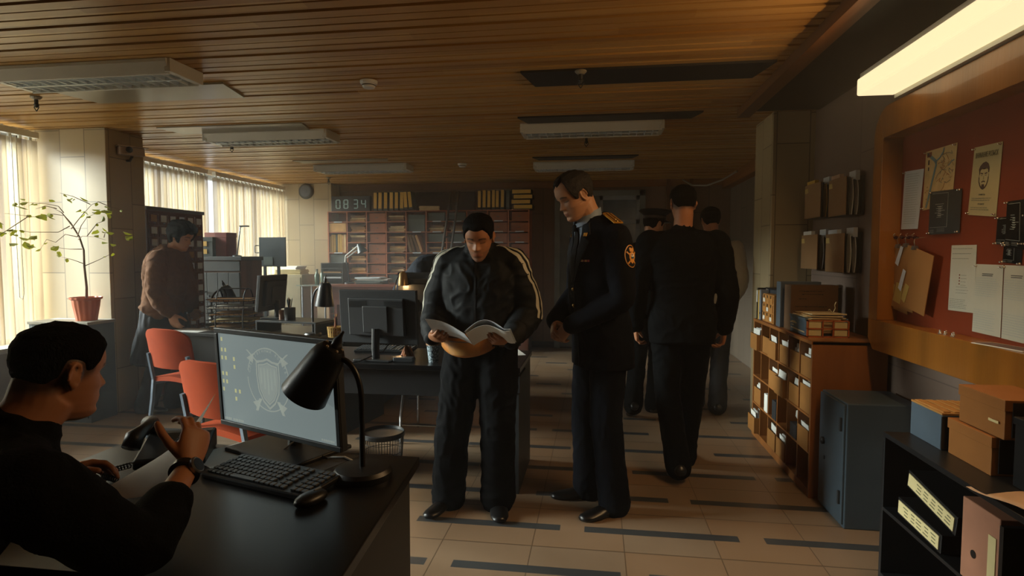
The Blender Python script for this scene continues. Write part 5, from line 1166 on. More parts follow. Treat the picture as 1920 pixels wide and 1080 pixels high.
# ---------------------------------------------------------------- wall pockets of brown folders
for k, (xl, xm, xr, yt, yb, lb) in enumerate(((1511, 1540, 1556, 350, 411, 'brown wall file pocket, upper left of four beside the red board frame'), (1556, 1588, 1606, 340, 407, 'brown wall file pocket, upper right of four beside the red board frame'),
                                           (1504, 1534, 1550, 442, 503, 'brown wall file pocket, lower left of four beside the red board frame'), (1550, 1584, 1602, 440, 509, 'brown wall file pocket, lower right of four beside the red board frame'))):
    a, b, a2, b2 = at(xl, yt, x=1.53), at(xm, yt - 3, x=1.53), at(xl, yb, x=1.53), at(xm, yb + 2, x=1.53)
    t = thing('wall_file_pocket', lb, 'file pocket', (1.53, b.y, a2.z), 0, 'wall file pockets')
    Wd, Hd = a.y - b.y, a.z - a2.z
    MB().sheet(lambda u, v: (-.012 * math.sin(math.pi * u) * (.5 + .5 * v), u * Wd, v * Hd), 8, 8, .004).build('front_board', mat('brown pocket board', '#8b6943', .7, var=.06), t)
    MB().box(.004, .105, .006, Wd, -.004, .0).box(.09, .105, 0, Wd, 0, Hd * 1.02).build('pocket_back', M_black, t)
    for q, (dx, m) in enumerate(((.02, M_black), (.036, (mat('ochre sheet', '#b98d2c', .6), M_paper, M_paperb, M_paper)[k]), (.052, M_black), (.066, M_paper if k % 2 else M_black), (.08, M_black))):
        MB().sheet(lambda u, v: (dx + .008 * math.sin(math.pi * v) * (1 if q % 2 else -.6), .005 + u * (Wd - .01), v * Hd * (.98 - .03 * q)), 2, 8, .004).build('file_divider', m, t)
    MB().box(.004, .03, Wd * .45, Wd * .95, Hd, Hd + .028).build('paper_slip', (mat('yellow slip', '#c39a35', .7), mat('peach slip', '#c7a58a', .7), M_paper, M_paperb)[k], t); MB().box(.05, .075, Wd * .0, Wd * .35, Hd * .9, Hd + .035).build('paper_slip', M_paperb, t)
    MB().box(-.0125, -.0095, Wd * .68, Wd * .92, Hd * .76, Hd * .90).build('label_card', mat('yellow label', '#bfa765', .7), t)
# ---------------------------------------------------------------- people: one continuous skin each, clothes fitted over it
V = Vector
def interp(tab, x):
    if x <= tab[0][0]: return tab[0][1]
    for (a, p), (b, q) in zip(tab[:-1], tab[1:]):
        if x <= b: k = (x - a) / (b - a); k = k * k * (3 - 2 * k) * .5 + k * .5; return p + (q - p) * k
    return tab[-1][1]
FRONT = [(-.118, .058), (-.108, .077), (-.095, .086), (-.08, .083), (-.062, .087), (-.045, .085), (-.03, .084), (0, .081), (.02, .088), (.04, .091), (.07, .084), (.095, .060), (.11, .030), (.117, .0)]
BACK = [(-.118, .02), (-.10, .0), (-.08, -.03), (-.06, -.055), (-.03, -.078), (0, -.095), (.03, -.104), (.06, -.102), (.085, -.085), (.105, -.05), (.117, -.012)]
WIDE = [(-.118, .018), (-.108, .033), (-.09, .047), (-.07, .055), (-.045, .062), (-.02, .068), (0, .072), (.03, .076), (.06, .0745), (.085, .062), (.105, .036), (.117, .006)]
def head_pt(th, z, off=0., feat=True, jaw=1.):
    c, s_ = math.cos(th), math.sin(th); f, b, w = interp(FRONT, z), interp(BACK, z), interp(WIDE, z) * (jaw if z < -.03 else 1)
    yc = -.012 * min(1, max(0, (z + .118) / .1)); e = 2 / 2.25
    x = (w + off) * math.copysign(abs(c) ** e, c); y = yc + ((f - yc) if s_ > 0 else (yc - b)) * math.copysign(abs(s_) ** e, s_) + off * s_
    zz = z + off * max(0, (z - .03) / .09)
    if feat and s_ > 0:
        g = lambda x0, z0, sx, sz: math.exp(-((abs(x) - x0) / sx) ** 2 - ((z - z0) / sz) ** 2)
        d = 0
        if -.046 < z < .02:
            k = (.014 - z) / .044; pr = .003 + .022 * max(0, min(1, k)) ** 1.1
            if z < -.031: pr *= max(0, 1 - (-.031 - z) / .011)
            d += pr * math.exp(-(x / (.0075 + .0075 * max(0, min(1, k)) ** 2)) ** 2)
        d += .006 * g(.014, -.031, .007, .007)
        d -= .010 * g(.031, .003, .016, .011); d += .0055 * g(.031, .001, .012, .007)
        d += .0045 * g(.028, .022, .02, .007); d -= .002 * g(0, .018, .012, .01)
        d += .0055 * math.exp(-(x / .021) ** 2 - ((z + .058) / .0045) ** 2) + .006 * math.exp(-(x / .019) ** 2 - ((z + .069) / .0055) ** 2) - .0035 * math.exp(-(x / .024) ** 2 - ((z + .0632) / .002) ** 2)
        d -= .004 * math.exp(-(x / .02) ** 2 - ((z + .081) / .006) ** 2); d += .005 * math.exp(-(x / .018) ** 2 - ((z + .10) / .012) ** 2)
        d += .004 * g(.046, -.022, .016, .016); d -= .003 * g(.04, -.055, .014, .018)
        y += d
    return V((x, y, zz))
def head_frame(c, yaw=0, pitch=0, roll=0, k=1.):
    return Matrix.Translation(V(c)) @ Matrix.Rotation(R(yaw), 4, 'Z') @ Matrix.Rotation(R(-pitch), 4, 'X') @ Matrix.Rotation(R(roll), 4, 'Y') @ Matrix.Scale(k, 4)
def head_mb(mb, M, jaw=1.):
    zs = [-.118 + .235 * (.5 - .5 * math.cos(math.pi * (i + .6) / 61)) for i in range(61)]
    mb.loft([[M @ head_pt(2 * math.pi * j / 80, z, jaw=jaw) for j in range(80)] for z in zs])
    for s_ in (-1, 1):
        E_ = M @ Matrix.Translation((s_ * .0745, -.012, -.004)) @ Matrix.Rotation(R(s_ * 18), 4, 'Z') @ Matrix.Rotation(R(-8), 4, 'X')
        mb.sphere((0, 0, 0), (.0065, .014, .024), 14, 10, E_); pts = [E_ @ V((s_ * .006, .016 * math.cos(a) - .002, .03 * math.sin(a) + .003)) for a in [R(-70 + 25 * k) for k in range(12)]]
        mb.tube(pts, .0038, 8); mb.sphere((0, 0, 0), (.0055, .007, .009), 10, 8, E_ @ Matrix.Translation((0, .004, -.024)))
def hair_obj(M, m, parent, top=.016, side=.006, back=.006, low=0., thick_noise=.002, z_front=.060, name='hair', seed=0, temple=.0, freq=90):
    n, k = 96, 44; vs = []; ok = {}
    def zh(th):
        a = math.degrees(th) % 360; a = a if a <= 270 else a - 360   # -90..270, 90 is the face
        d = abs(a - 90)                                              # 0 face, 180 nape
        return interp([(0, z_front), (28, z_front + .004 + temple), (46, z_front - .018 + temple), (58, .020), (64, -.012 - low), (74, -.016 - low), (80, .012 - low * .8), (96, .014 - low), (108, -.03 - low), (140, -.055 - low), (180, -.06 - low)], d)
    rows = []
    for j in range(n):
        th = 2 * math.pi * j / n; z0 = zh(th); col = []
        for i in range(k + 1):
            u = i / k; z = z0 + (.1168 - z0) * (1 - (1 - u) ** 1.5)
            a = math.degrees(th) % 360; a = a if a <= 270 else a - 360; d = abs(a - 90)
            edge = min(1, max(0, (z - z0) / .016)); edge = edge * edge * (3 - 2 * edge)
            tk = interp([(0, top * .7), (60, side), (110, side), (180, back)], d); up = min(1, max(0, (z - .045) / .05)); tk = tk * (1 - up) + top * up
            p = head_pt(th, z, -.0025 + (tk + .0025) * edge, False)
            nn = noise.noise(V((p.x * freq + seed, p.y * freq * .5, p.z * freq * .6))) * thick_noise * edge
            col.append(M @ (p + (p - V((0, -.01, .0))).normalized() * nn))
        rows.append(col)
    mb = MB(); vs = [p for c in rows for p in c]; fs = []
    for j in range(n):
        for i in range(k): fs.append((j * (k + 1) + i, ((j + 1) % n) * (k + 1) + i, ((j + 1) % n) * (k + 1) + i + 1, j * (k + 1) + i + 1))
    inner = [M @ head_pt(2 * math.pi * j / n, zh(2 * math.pi * j / n), -.02, False) for j in range(n)]; K = len(vs)
    fs += [(j * (k + 1), K + j, K + (j + 1) % n, ((j + 1) % n) * (k + 1)) for j in range(n)]; fs.append(tuple(K + j for j in range(n))); fs.append(tuple(j * (k + 1) + k for j in range(n)))
    mb.add(vs + inner, fs); return mb.build(name, m, parent, smooth=True)
def hand_mb(mb, wrist, D, N, side, curl=(25, 30, 20), thumb=None, k=1., spread=5, tcurl=18):
    D = V(D).normalized(); N = V(N); N = (N - D * N.dot(D)).normalized(); T = D.cross(N) if side > 0 else N.cross(D); W_ = V(wrist)
    def ring(c, hw, ht): return [c + T * hw * math.cos(a) + N * ht * math.sin(a) for a in [2 * math.pi * q / 16 for q in range(16)]]
    mb.loft([ring(W_ + D * d * k, hw * k, ht * k) for d, hw, ht in ((-.02, .027, .021), (.0, .028, .020), (.02, .034, .018), (.045, .040, .0165), (.07, .0415, .015), (.088, .039, .012), (.094, .034, .008))])
    mb.sphere(W_ + D * .035 * k + T * .022 * k + N * .006 * k, (.018 * k, .018 * k, .018 * k), 12, 8)
    for i, (o, L) in enumerate(((.0305, .072), (.0105, .080), (-.0095, .075), (-.0285, .059))):
        sp = R(spread * (1.5 - i) * .9); d = (D * math.cos(sp) + T * math.sin(sp)).normalized(); p = W_ + D * (.080 + (.004, .008, .004, -.004)[i]) * k + T * o * k; pts = [p - D * .012 * k, p]; ax = d.cross(N).normalized(); ang = 0
        for f, c in zip((.45, .30, .25), curl):
            ang += R(c * (1 + .08 * i)); dd = (d * math.cos(ang) + N * math.sin(ang)); q = p + dd * L * f * k; pts += [p.lerp(q, .5), q]; p = q
        r = (.0086, .0090, .0084, .0074)[i] * k; mb.tube(pts, [r * f for f in (1.05, 1.08, .96, 1.02, .9, .94, .82, .74)][:len(pts)], 10); mb.sphere(pts[-1], r * .76, 10, 8)
    td = V(thumb).normalized() if thumb is not None else (T * .72 + D * .62 + N * .34).normalized()
    p = W_ + D * .022 * k + T * .022 * k + N * .006 * k; pts = [p]; bend = (D * .5 - T * .35 + N * .2)
    for L, q in ((.040, 0), (.033, tcurl), (.027, tcurl * 1.4)):
        td = (td + bend.normalized() * math.sin(R(q)) * .9).normalized(); e = p + td * L * k; pts += [p.lerp(e, .5), e]; p = e
    mb.tube(pts, [.014 * k, .0125 * k, .0115 * k, .0102 * k, .0105 * k, .0098 * k, .0082 * k], 10); mb.sphere(p, .0082 * k, 10, 8)
def cat(pts, n):
    pts = [V(p) for p in pts]; P_ = [pts[0] * 2 - pts[1]] + pts + [pts[-1] * 2 - pts[-2]]; out = []
    for i in range(1, len(P_) - 2):
        for q in range(n):
            t = q / n; a, b, c, d = P_[i - 1:i + 3]; out.append(.5 * ((2 * b) + (c - a) * t + (2 * a - 5 * b + 4 * c - d) * t * t + (3 * b - a - 3 * c + d) * t ** 3))
    return out + [pts[-1]]
def limb(mb, pts, rad, n=7, seg=18):
    """pts joints; rad: list of radii at evenly spread places along the path"""
    q = []
    for a, b in zip(pts[:-1], pts[1:]): q += [V(a).lerp(V(b), k / n) for k in range(n)]
    q.append(V(pts[-1])); q2 = list(q)
    for _ in range(2): q2 = [q2[0]] + [(q2[i - 1] + q2[i] * 2 + q2[i + 1]) / 4 for i in range(1, len(q2) - 1)] + [q2[-1]]
    rr = []
    for i in range(len(q2)):
        t = i / (len(q2) - 1) * (len(rad) - 1); a = min(int(t), len(rad) - 2); rr.append(rad[a] + (rad[a + 1] - rad[a]) * (t - a))
    mb.tube(q2, rr, seg); mb.sphere(q2[0], rr[0], 14, 10); mb.sphere(q2[-1], rr[-1] * .98, 14, 10)
def torso(mb, sec, xp, xc, n=2.5, end=True):
    """sec: (centre, half width, front depth, back depth) from low to high; xp, xc: right axis at pelvis and chest"""
    C_ = cat([s_[0] for s_ in sec], 5); D_ = cat([V((s_[1], s_[2], s_[3])) for s_ in sec], 5); rings = []; m = len(C_)
    for i in range(m):
        t = V((C_[min(i + 1, m - 1)] - C_[max(i - 1, 0)])).normalized(); k = i / (m - 1); x = V(xp).lerp(V(xc), k); x = (x - t * x.dot(t)).normalized(); f = t.cross(x)
        rx, rf, rb = D_[i]; ring = []
        for a in [2 * math.pi * q / 40 for q in range(40)]:
            c, s_ = math.cos(a), math.sin(a); ring.append(C_[i] + x * rx * math.copysign(abs(c) ** (2 / n), c) + f * (rf if s_ > 0 else rb) * math.copysign(abs(s_) ** (2 / n), s_))
        rings.append(ring)
    mb.loft(rings)
def fuse(mb, voxel, name, mats, parent, sm=2, wr=0., wf=9., stretch=(1, 1, 1), seed=0, paint=None, keep=None):
    me = mb.mesh('raw'); ob = bpy.data.objects.new('raw', me); C.objects.link(ob)
    r_ = ob.modifiers.new('r', 'REMESH'); r_.mode = 'VOXEL'; r_.voxel_size = voxel; r_.use_smooth_shade = True
    if sm: q = ob.modifiers.new('s', 'SMOOTH'); q.factor = .5; q.iterations = sm
    dg = bpy.context.evaluated_depsgraph_get(); m2 = bpy.data.meshes.new_from_object(ob.evaluated_get(dg)); bpy.data.objects.remove(ob); bpy.data.meshes.remove(me); m2.name = name
    n = len(m2.vertices); co = np.empty(n * 3, np.float32); m2.vertices.foreach_get('co', co); co = co.reshape(-1, 3)
    if wr:
        no = np.empty(n * 3, np.float32); m2.vertices.foreach_get('normal', no); no = no.reshape(-1, 3)
        for i in range(n):
            p = V((co[i][0] * wf * stretch[0] + seed, co[i][1] * wf * stretch[1], co[i][2] * wf * stretch[2]))
            w_ = V((noise.noise(p * .45), noise.noise(p * .45 + V((9, 3, 1))), 0)) * 1.3
            a = noise.noise(p + w_); b = 1 - abs(noise.noise(p * 1.9 + w_ * 2 + V((5, 5, 5)))) * 2.2
            co[i] += no[i] * wr * (a * .9 + max(0, b) * .75 - .3)
        m2.vertices.foreach_set('co', co.reshape(-1))
    m2.materials.clear()
    for m_ in mats: m2.materials.append(m_)
    if paint:
        at_ = m2.attributes.new('tone', 'FLOAT_COLOR', 'POINT'); buf = np.zeros(n * 4, np.float32); hot = [paint(v.co) for v in m2.vertices]
        buf[:] = np.array(hot, np.float32).reshape(-1); at_.data.foreach_set('color', buf)
    m2.polygons.foreach_set('use_smooth', [True] * len(m2.polygons)); m2.update()
    o = bpy.data.objects.new(name, m2); C.objects.link(o); o.parent = parent; return o
def tree_of(o): return BVHTree.FromPolygons([v.co.copy() for v in o.data.vertices], [tuple(p.vertices) for p in o.data.polygons])
def patch(bvh, poly, M, off, th, m, name, parent, res=.012, reach=.6, back=.05, mi=None):
    """lay the flat outline poly (local xy of M) on the surface met along M's -z"""
    bm = bmesh.new(); bm.faces.new([bm.verts.new((x, y, 0)) for x, y in poly])
    xs = [p[0] for p in poly]; ys = [p[1] for p in poly]
    for ax, lo, hi in ((0, min(xs), max(xs)), (1, min(ys), max(ys))):
        c = lo + res
        while c < hi - res * .3:
            nn = V((1, 0, 0)) if ax == 0 else V((0, 1, 0)); bmesh.ops.bisect_plane(bm, geom=bm.verts[:] + bm.edges[:] + bm.faces[:], plane_co=nn * c, plane_no=nn); c += res
    d = -(M.to_3x3() @ V((0, 0, 1))).normalized(); vs, up = [], []; bm.verts.index_update(); last = None; hits = []
    for v in bm.verts:
        o = M @ v.co; h, nn, _, _ = bvh.ray_cast(o - d * back, d, reach); hits.append((o, h))
    ds = [(h - o).dot(d) for o, h in hits if h is not None]; md = sorted(ds)[len(ds) // 2] if ds else 0
    for o, h in hits:
        q = (h - o).dot(d) if h is not None else md
        if abs(q - md) > .12: q = md
        p = o + d * (q - off); vs.append(p); up.append(p - d * th)
    N_ = len(vs); fs = []
    for f in bm.faces: ix = tuple(v.index for v in f.verts); fs += [ix[::-1], tuple(N_ + i for i in ix)]
    for e in bm.edges:
        if e.is_boundary: a, b = e.verts[0].index, e.verts[1].index; fs.append((a, b, N_ + b, N_ + a))
    bm.free(); mb = MB().add(vs + up, fs); return mb.build(name, m, parent, smooth='auto')
def strip(bvh, pts, dirs, w, off, th, m, name, parent, shift=0., n=6):
    """a band laid on the surface: pts outside points along the band, dirs inward directions"""
    P_ = cat(pts, n); D_ = [d.normalized() for d in cat(dirs, n)]; rows = []; md = None
    for i in range(len(P_)):
        t = (P_[min(i + 1, len(P_) - 1)] - P_[max(i - 1, 0)]).normalized(); s_ = t.cross(D_[i]).normalized(); row = []
        for k in range(4):
            o = P_[i] + s_ * (shift + w * (k / 3 - .5)); h, nn, _, _ = bvh.ray_cast(o, D_[i], .5)
            row.append(h - D_[i] * off if h is not None else None)
        rows.append(row)
    rows = [r_ for r_ in rows if all(q is not None for q in r_)]
    if len(rows) < 3: return None
    m_ = len(rows) - 1
    mb = MB().sheet(lambda u, v: rows[min(m_, int(round(u * m_)))][min(3, int(round(v * 3)))], m_, 3, th); return mb.build(name, m, parent, smooth='auto')
def shoe_mb(mb, ank, d, pitch=0, k=1.):
    d = V((d[0], d[1], 0)).normalized(); u = V((0, 0, 1)); s_ = d.cross(u); Mr = Matrix.Rotation(pitch, 3, s_); A = V(ank)
    rings = []
    for y, hw, h, zb in ((-.075, .022, .03, .012), (-.068, .033, .062, .0), (-.03, .037, .085, .0), (.02, .040, .09, .0), (.06, .043, .066, .0), (.11, .049, .05, .0), (.16, .048, .042, .0), (.195, .036, .034, .003), (.212, .018, .022, .008)):
        ring = []
        for q in range(16):
            a = 2 * math.pi * q / 16; z = zb + h * (.5 + .5 * math.sin(a)); x = hw * math.copysign(abs(math.cos(a)) ** .7, math.cos(a)) * (1.0 if math.sin(a) < 0 else (1 - .35 * math.sin(a)))
            ring.append(A + Mr @ ((d * y + s_ * x) * k + u * (z - .09) * k))
        rings.append(ring)
    mb.loft(rings)
M_skin = mat('light skin', '#9f6c4c', .5, var=.05, scale=12, spec=.35); M_skin2 = mat('pale skin', '#a67a5c', .5, var=.05, scale=12, spec=.35)
M_hairm = mat('near black hair', '#080706', .75, var=.3, scale=60, stretch=(3, 1, .4), bump=.5, bscale=220, spec=.08); M_hairb = mat('dark brown hair', '#0f0a08', .6, var=.3, scale=60, stretch=(3, 1, .4), bump=.6, bscale=220, spec=.3)
M_lip = mat('lip', '#8f5040', .5, var=0); M_brow = mat('brow hair', '#20140e', .7, var=0); M_stub = mat('shaved skin', '#7d5640', .6, var=.1, scale=60); M_buzz = mat('buzzed scalp', '#2b1f18', .7, var=.1, scale=80); M_eyew = mat('eye white', '#bfb6aa', .3, var=0)
def sst(a, b, x):
    t = min(1, max(0, (x - a) / (b - a))); return t * t * (3 - 2 * t)
def face_paint(M, lid=True, stub=False, open_=False, buzz=False):
    """skin tones by place on the head: brows, lash line, lips, stubble, shaved sides"""
    I = M.inverted(); brow, lip, stb, bz = (.012, .007, .005), (.24, .075, .05), (.13, .075, .05), (.022, .014, .010)
    def f(c):
        p = I @ c; ax = abs(p.x)
        if ax > .095 or abs(p.z) > .13 or abs(p.y) > .13: return (0, 0, 0, 0)
        best = (0, 0, 0, 0)
        if stub and p.y > -.03:
            w = sst(-.044, -.056, p.z) * sst(-.03, .0, p.y)
            if ax < .03: w *= 1 - .6 * sst(.012, .0, abs(p.z + .064))
            best = (*stb, .6 * w)
        if p.y > .035:
            zb = .0240 + .004 * math.sin(min(1, max(0, (ax - .012) / .036)) * math.pi) - .15 * max(0, ax - .038); w = sst(.0062, .0028, abs(p.z - zb)) * sst(.011, .016, ax) * sst(.054, .047, ax)
            if w > .02: return (*brow, .9 * w)
            zl = -.0005 + .3 * max(0, ax - .036); w = sst(.0045, .0015, abs(p.z - zl)) * sst(.016, .021, ax) * sst(.048, .042, ax)
            if w > .02: return (*brow, .8 * w)
            w = sst(.0095, .006, abs(p.z + .0635)) * sst(.026, .019, ax) * sst(.074, .080, p.y)
            if w > .02: return (*lip, .6 * w)
        if buzz:
            lo = -.050 + .55 * max(0, p.y + .045) if p.y < .0 else -.025 + .6 * p.y; w = sst(lo - .008, lo + .022, p.z) * sst(.050, .036, p.y)
            if ax > .078: w = 0
            if w > best[3]: return (*bz, .85 * w)
        return best
    return f
def skin(M, J, hands, mk, voxel, parent_loc, rz, label, name='person', legs=True, paint=None, k=1., arm=.9, jaw=1., neck=.058):
    mb = MB(); head_mb(mb, M, jaw)
    nb = V(J['neck']); hb = M @ V((0, -.025, -.055)); mb.tube([nb - V((0, 0, .05)), nb, hb.lerp(nb, .5), hb], [neck * 1.2, neck * 1.08, neck, neck], 20)
    mb.tube([hb.lerp(nb, .3), M @ V((0, -.035, -.02))], [neck, neck * .95], 18)
    torso(mb, [(a, b * .86, c * .84, d * .84) for a, b, c, d in J['spine']], J['xp'], J['xc'])
    for s_ in 'LR':
        sh, el, wr = J['sh' + s_], J['el' + s_], J['wr' + s_]; ra = [.052, .048, .045, .041, .038, .039, .036, .031, .026]
        limb(mb, [sh, el, wr], [r_ * arm for r_ in ra]); limb(mb, [V(J['neck']) - V((0, 0, .03)), sh], [.05, .05])
        h = hands[s_]
        hand_mb(mb, wr, h[0], h[1], 1 if s_ == 'R' else -1, *(h[2:3] or [(25, 30, 20)]), **(h[3] if len(h) > 3 else {}))
        if legs: limb(mb, [J['hip' + s_], J['kn' + s_], J['an' + s_]], [.085, .078, .068, .056, .05, .052, .046, .036, .034])
    if legs:
        for s_ in 'LR': mb.sphere(V(J['an' + s_]) + V((0, .0, -.03)), (.035, .04, .04))
    o = fuse(mb, voxel, name, mk, None, 1, paint=paint); o.location = parent_loc; o.rotation_euler = (0, 0, rz); tag(o, label, 'person'); return o
def trousers(J, m, parent, r=(.105, .098, .088, .078, .074, .074, .072, .072, .075), voxel=.009, wr=.006, waist=None, seed=1, hem=.04):
    mb = MB(); sp = J['spine']; torso(mb, [(a, b * 1.02, c * 1.02, d * 1.04) for a, b, c, d in sp[:3]], J['xp'], J['xp'])
    for s_ in 'LR':
        an = V(J['an' + s_]) + V((0, 0, -hem)); limb(mb, [J['hip' + s_], J['kn' + s_], an], list(r), n=9)
    return fuse(mb, voxel, 'trousers', [m], parent, 4, wr, 7, (1.2, 1.2, .9), seed)
def jacket(J, m, parent, grow=.016, arm=(.078, .076, .072, .066, .062, .060, .056, .052, .048), voxel=.008, wr=.005, hem=None, seed=3, wf=8, name='jacket', collar=None, sm=4, cut=.012, shr=(.062, .072)):
    mb = MB(); sp = list(J['spine']); sec = [(a, b + grow, c + grow, d + grow) for a, b, c, d in sp]
    if hem: sec[0] = hem
    torso(mb, sec, J['xp'], J['xc'])
    for s_ in 'LR':
        wv = V(J['wr' + s_]); e = V(J['el' + s_]); w2 = wv - (wv - e).normalized() * cut
        limb(mb, [J['sh' + s_], e, w2], list(arm), n=9); limb(mb, [V(J['neck']) - V((0, 0, .03)), J['sh' + s_]], list(shr))
    if collar: mb.tube(*collar, 24)
    return fuse(mb, voxel, name, [m], parent, sm, wr, wf, (1, 1, 1), seed)
def shoes(J, dirs, m, parent, pitch=(0, 0), k=1.):
    for i, s_ in enumerate('LR'):
        mb = MB(); shoe_mb(mb, J['an' + s_], dirs[i], pitch[i], k); mb.build('shoe', m, parent, smooth=True)
M_shoe = mat('black leather', '#0d0d0e', .3, var=0); M_navy = mat('navy uniform cloth', '#080b12', .85, var=.08, scale=30, spec=.08); M_blk = mat('black cloth', '#06080a', .85, var=.08, spec=.06)
M_track = mat('black track cloth', '#0b0f12', .7, var=.1, spec=.2); M_strp = mat('off white stripe', '#b9b7a6', .6, var=.05)
MK = lambda a, h: [a]
for m_ in (M_skin, M_skin2):
    nt = m_.node_tree; b_ = nt.nodes['Principled BSDF']; src = b_.inputs['Base Color'].links[0].from_socket; an = nt.nodes.new('ShaderNodeAttribute'); an.attribute_name = 'tone'
    nt.links.new(mixcol(nt, an.outputs['Alpha'], src, an.outputs['Color']), b_.inputs['Base Color'])

# ================= the man reading papers
def reader():
    J = dict(neck=(0, .03, 1.42), xp=(1, 0, 0), xc=(1, 0, 0), shL=(-.185, .0, 1.355), shR=(.185, .0, 1.355), elL=(-.265, -.01, 1.09), elR=(.262, -.01, 1.09), wrL=(-.205, .255, .975), wrR=(.195, .255, .98),
             hipL=(-.085, 0, .88), hipR=(.085, 0, .88), knL=(-.10, .035, .48), knR=(.15, .03, .48), anL=(-.09, -.02, .09), anR=(.19, -.0, .09),
             spine=[(V((0, -.01, .80)), .165, .11, .12), (V((0, -.01, .92)), .17, .11, .12), (V((0, 0, 1.04)), .155, .105, .10), (V((0, -.01, 1.18)), .17, .12, .115), (V((0, -.01, 1.30)), .185, .115, .12), (V((0, .005, 1.385)), .13, .085, .09), (V((0, .025, 1.43)), .07, .06, .06)])
    M = head_frame((-.01, .09, 1.492), 4, 25, 0, .98)
    H = {'L': ((.62, .74, .10), (.55, -.1, .84), (28, 42, 30), dict(thumb=(.6, .45, .75), tcurl=8)), 'R': ((-.62, .74, .10), (-.55, -.1, .84), (28, 42, 30), dict(thumb=(-.6, .45, .75), tcurl=8))}
    o = skin(M, J, H, MK(M_skin, M_brow), .004, (-.62, 3.13, 0), R(178), 'person in a black track jacket with white sleeve stripes, head bowed over papers', paint=face_paint(M, stub=True, buzz=True))
    hair_obj(M, M_hairm, o, top=.015, side=.006, back=.006, z_front=.066, thick_noise=.002, low=-.01)
    mb_c = ([V((0, .02, 1.38)), V((0, .035, 1.43)), V((0, .05, 1.462)), V((0, .056, 1.475))], [.088, .076, .072, .070])
    jk = jacket(J, M_track, o, .034, (.080, .082, .082, .080, .078, .078, .074, .064, .046), .007, .010, hem=(V((0, -.005, .90)), .185, .125, .13), seed=3, wf=7, collar=mb_c, sm=3, shr=(.066, .082))
    tr_ = trousers(J, mat('black track trousers', '#08090b', .85, var=.1, spec=.06), o, (.115, .115, .108, .10, .096, .094, .092, .094, .10), .009, .010, seed=6, hem=.03)
    shoes(J, ((-.25, 1), (.3, 1)), M_shoe, o)
    bt = tree_of(jk)
    for s_ in (-1, 1):   # double stripes from the collar over the shoulder and down the sleeve
        pts = [V((s_ * .09, .0, 1.60)), V((s_ * .15, .0, 1.60)), V((s_ * .26, .06, 1.52)), V((s_ * .38, .09, 1.36)), V((s_ * .46, .10, 1.24)), V((s_ * .48, .12, 1.14)), V((s_ * .47, .14, 1.06))]
        drs = [V((0, 0, -1)), V((-s_ * .1, 0, -1)), V((-s_ * .5, -.15, -.8)), V((-s_ * 1, -.45, -.25)), V((-s_ * 1, -.55, -.05)), V((-s_ * 1, -.6, .0)), V((-s_ * 1, -.6, .05))]
        for sh in (-.019, .019): strip(bt, pts, drs, .019, .0015, .0018, M_strp, 'sleeve_stripe', o, sh, 9)
    patch(bt, [(-.005, .93), (.005, .93), (.005, 1.44), (-.005, 1.44)], Matrix(((1, 0, 0, 0), (0, 0, 1, .5), (0, 1, 0, 0), (0, 0, 0, 1))), .001, .002, mat('zip black', '#08090a', .4, var=0), 'zip', o, .02)
    # collar fold
    MB().sheet(lambda u, v: V((0, .045 - .012 * v, 1.425)) + V(((.077 - .004 * v) * math.cos(R(100) + u * R(340)), (.073 - .004 * v) * math.sin(R(100) + u * R(340)), .058 * v - .018 * math.sin(R(100) + u * R(340)) * v)), 40, 5, .005).build('collar', M_track, o, smooth='auto')
    Mo = Matrix.Translation(o.location) @ Matrix.Rotation(R(178), 4, 'Z')
    # waist bag
    t = thing('waist_bag', 'tan leather waist bag worn below the papers of the reading man', 'bag', Mo @ V((.045, .155, .93)), R(178)); Ml = mat('tan leather', '#a86c30', .4, var=.15, scale=14)
    b = MB(); rg = []
    for i in range(13):
        u = -1 + i / 6; hh = .062 * (1 - abs(u) ** 3 * .55); dd = .036 * (1 - abs(u) ** 2.5 * .8) + .004; cx = u * .145; cy_ = -.055 * u * u; zc = .012 * abs(u)
        rg.append([V((cx, cy_ + dd * .5 + dd * math.copysign(abs(math.cos(a)) ** .6, math.cos(a)), zc + hh * math.copysign(abs(math.sin(a)) ** .7, math.sin(a)))) for a in [2 * math.pi * q / 20 for q in range(20)]])
    b.loft(rg).build('bag_body', Ml, t, smooth='auto')
    bv = tree_of([c for c in bpy.data.objects if c.parent == t][0])
    MF = Matrix(((1, 0, 0, 0), (0, 0, 1, .3), (0, 1, 0, 0), (0, 0, 0, 1)))
    patch(bv, [(-.085, -.032), (-.075, -.045), (.075, -.045), (.085, -.032), (.085, .022), (.075, .032), (-.075, .032), (-.085, .022)], MF, .0, .007, mat('tan leather pocket', '#a0713a', .38, var=.12, scale=14), 'front_pocket', t, .02)
    patch(bv, [(-.08, .024), (.08, .024), (.08, .028), (-.08, .028)], MF, .007, .002, M_metal, 'zip', t, .02)
    patch(bv, [(-.13, .044), (.13, .044), (.13, .049), (-.13, .049)], MF, .0, .002, M_dark, 'zip', t, .02)
    # strap round the hips
    MB().sheet(lambda u, v: V((-.045 + .218 * math.cos(R(125) + u * R(290)), -.16 + .150 * math.sin(R(125) + u * R(290)), .012 * math.sin(R(125) + u * R(290)) - .02 + .03 * v)), 48, 2, .003).build('strap', M_dark, t, smooth='auto')
    # held booklet: two pages meeting in a fold
    t = thing('open_document', 'white stapled pages held open in both hands of the reading man', 'papers', Mo @ V((-.02, .325, .985)), R(178))
    MB().sheet(lambda u, v: (.0 + .185 * u, -.055 + .16 * v + .03 * u, -.03 + .045 * u ** 1.6 + .025 * math.sin(math.pi * u) + .10 * v * (.75 + .25 * u)), 14, 10, .0012).build('left_page', M_paperb, t, smooth='auto')
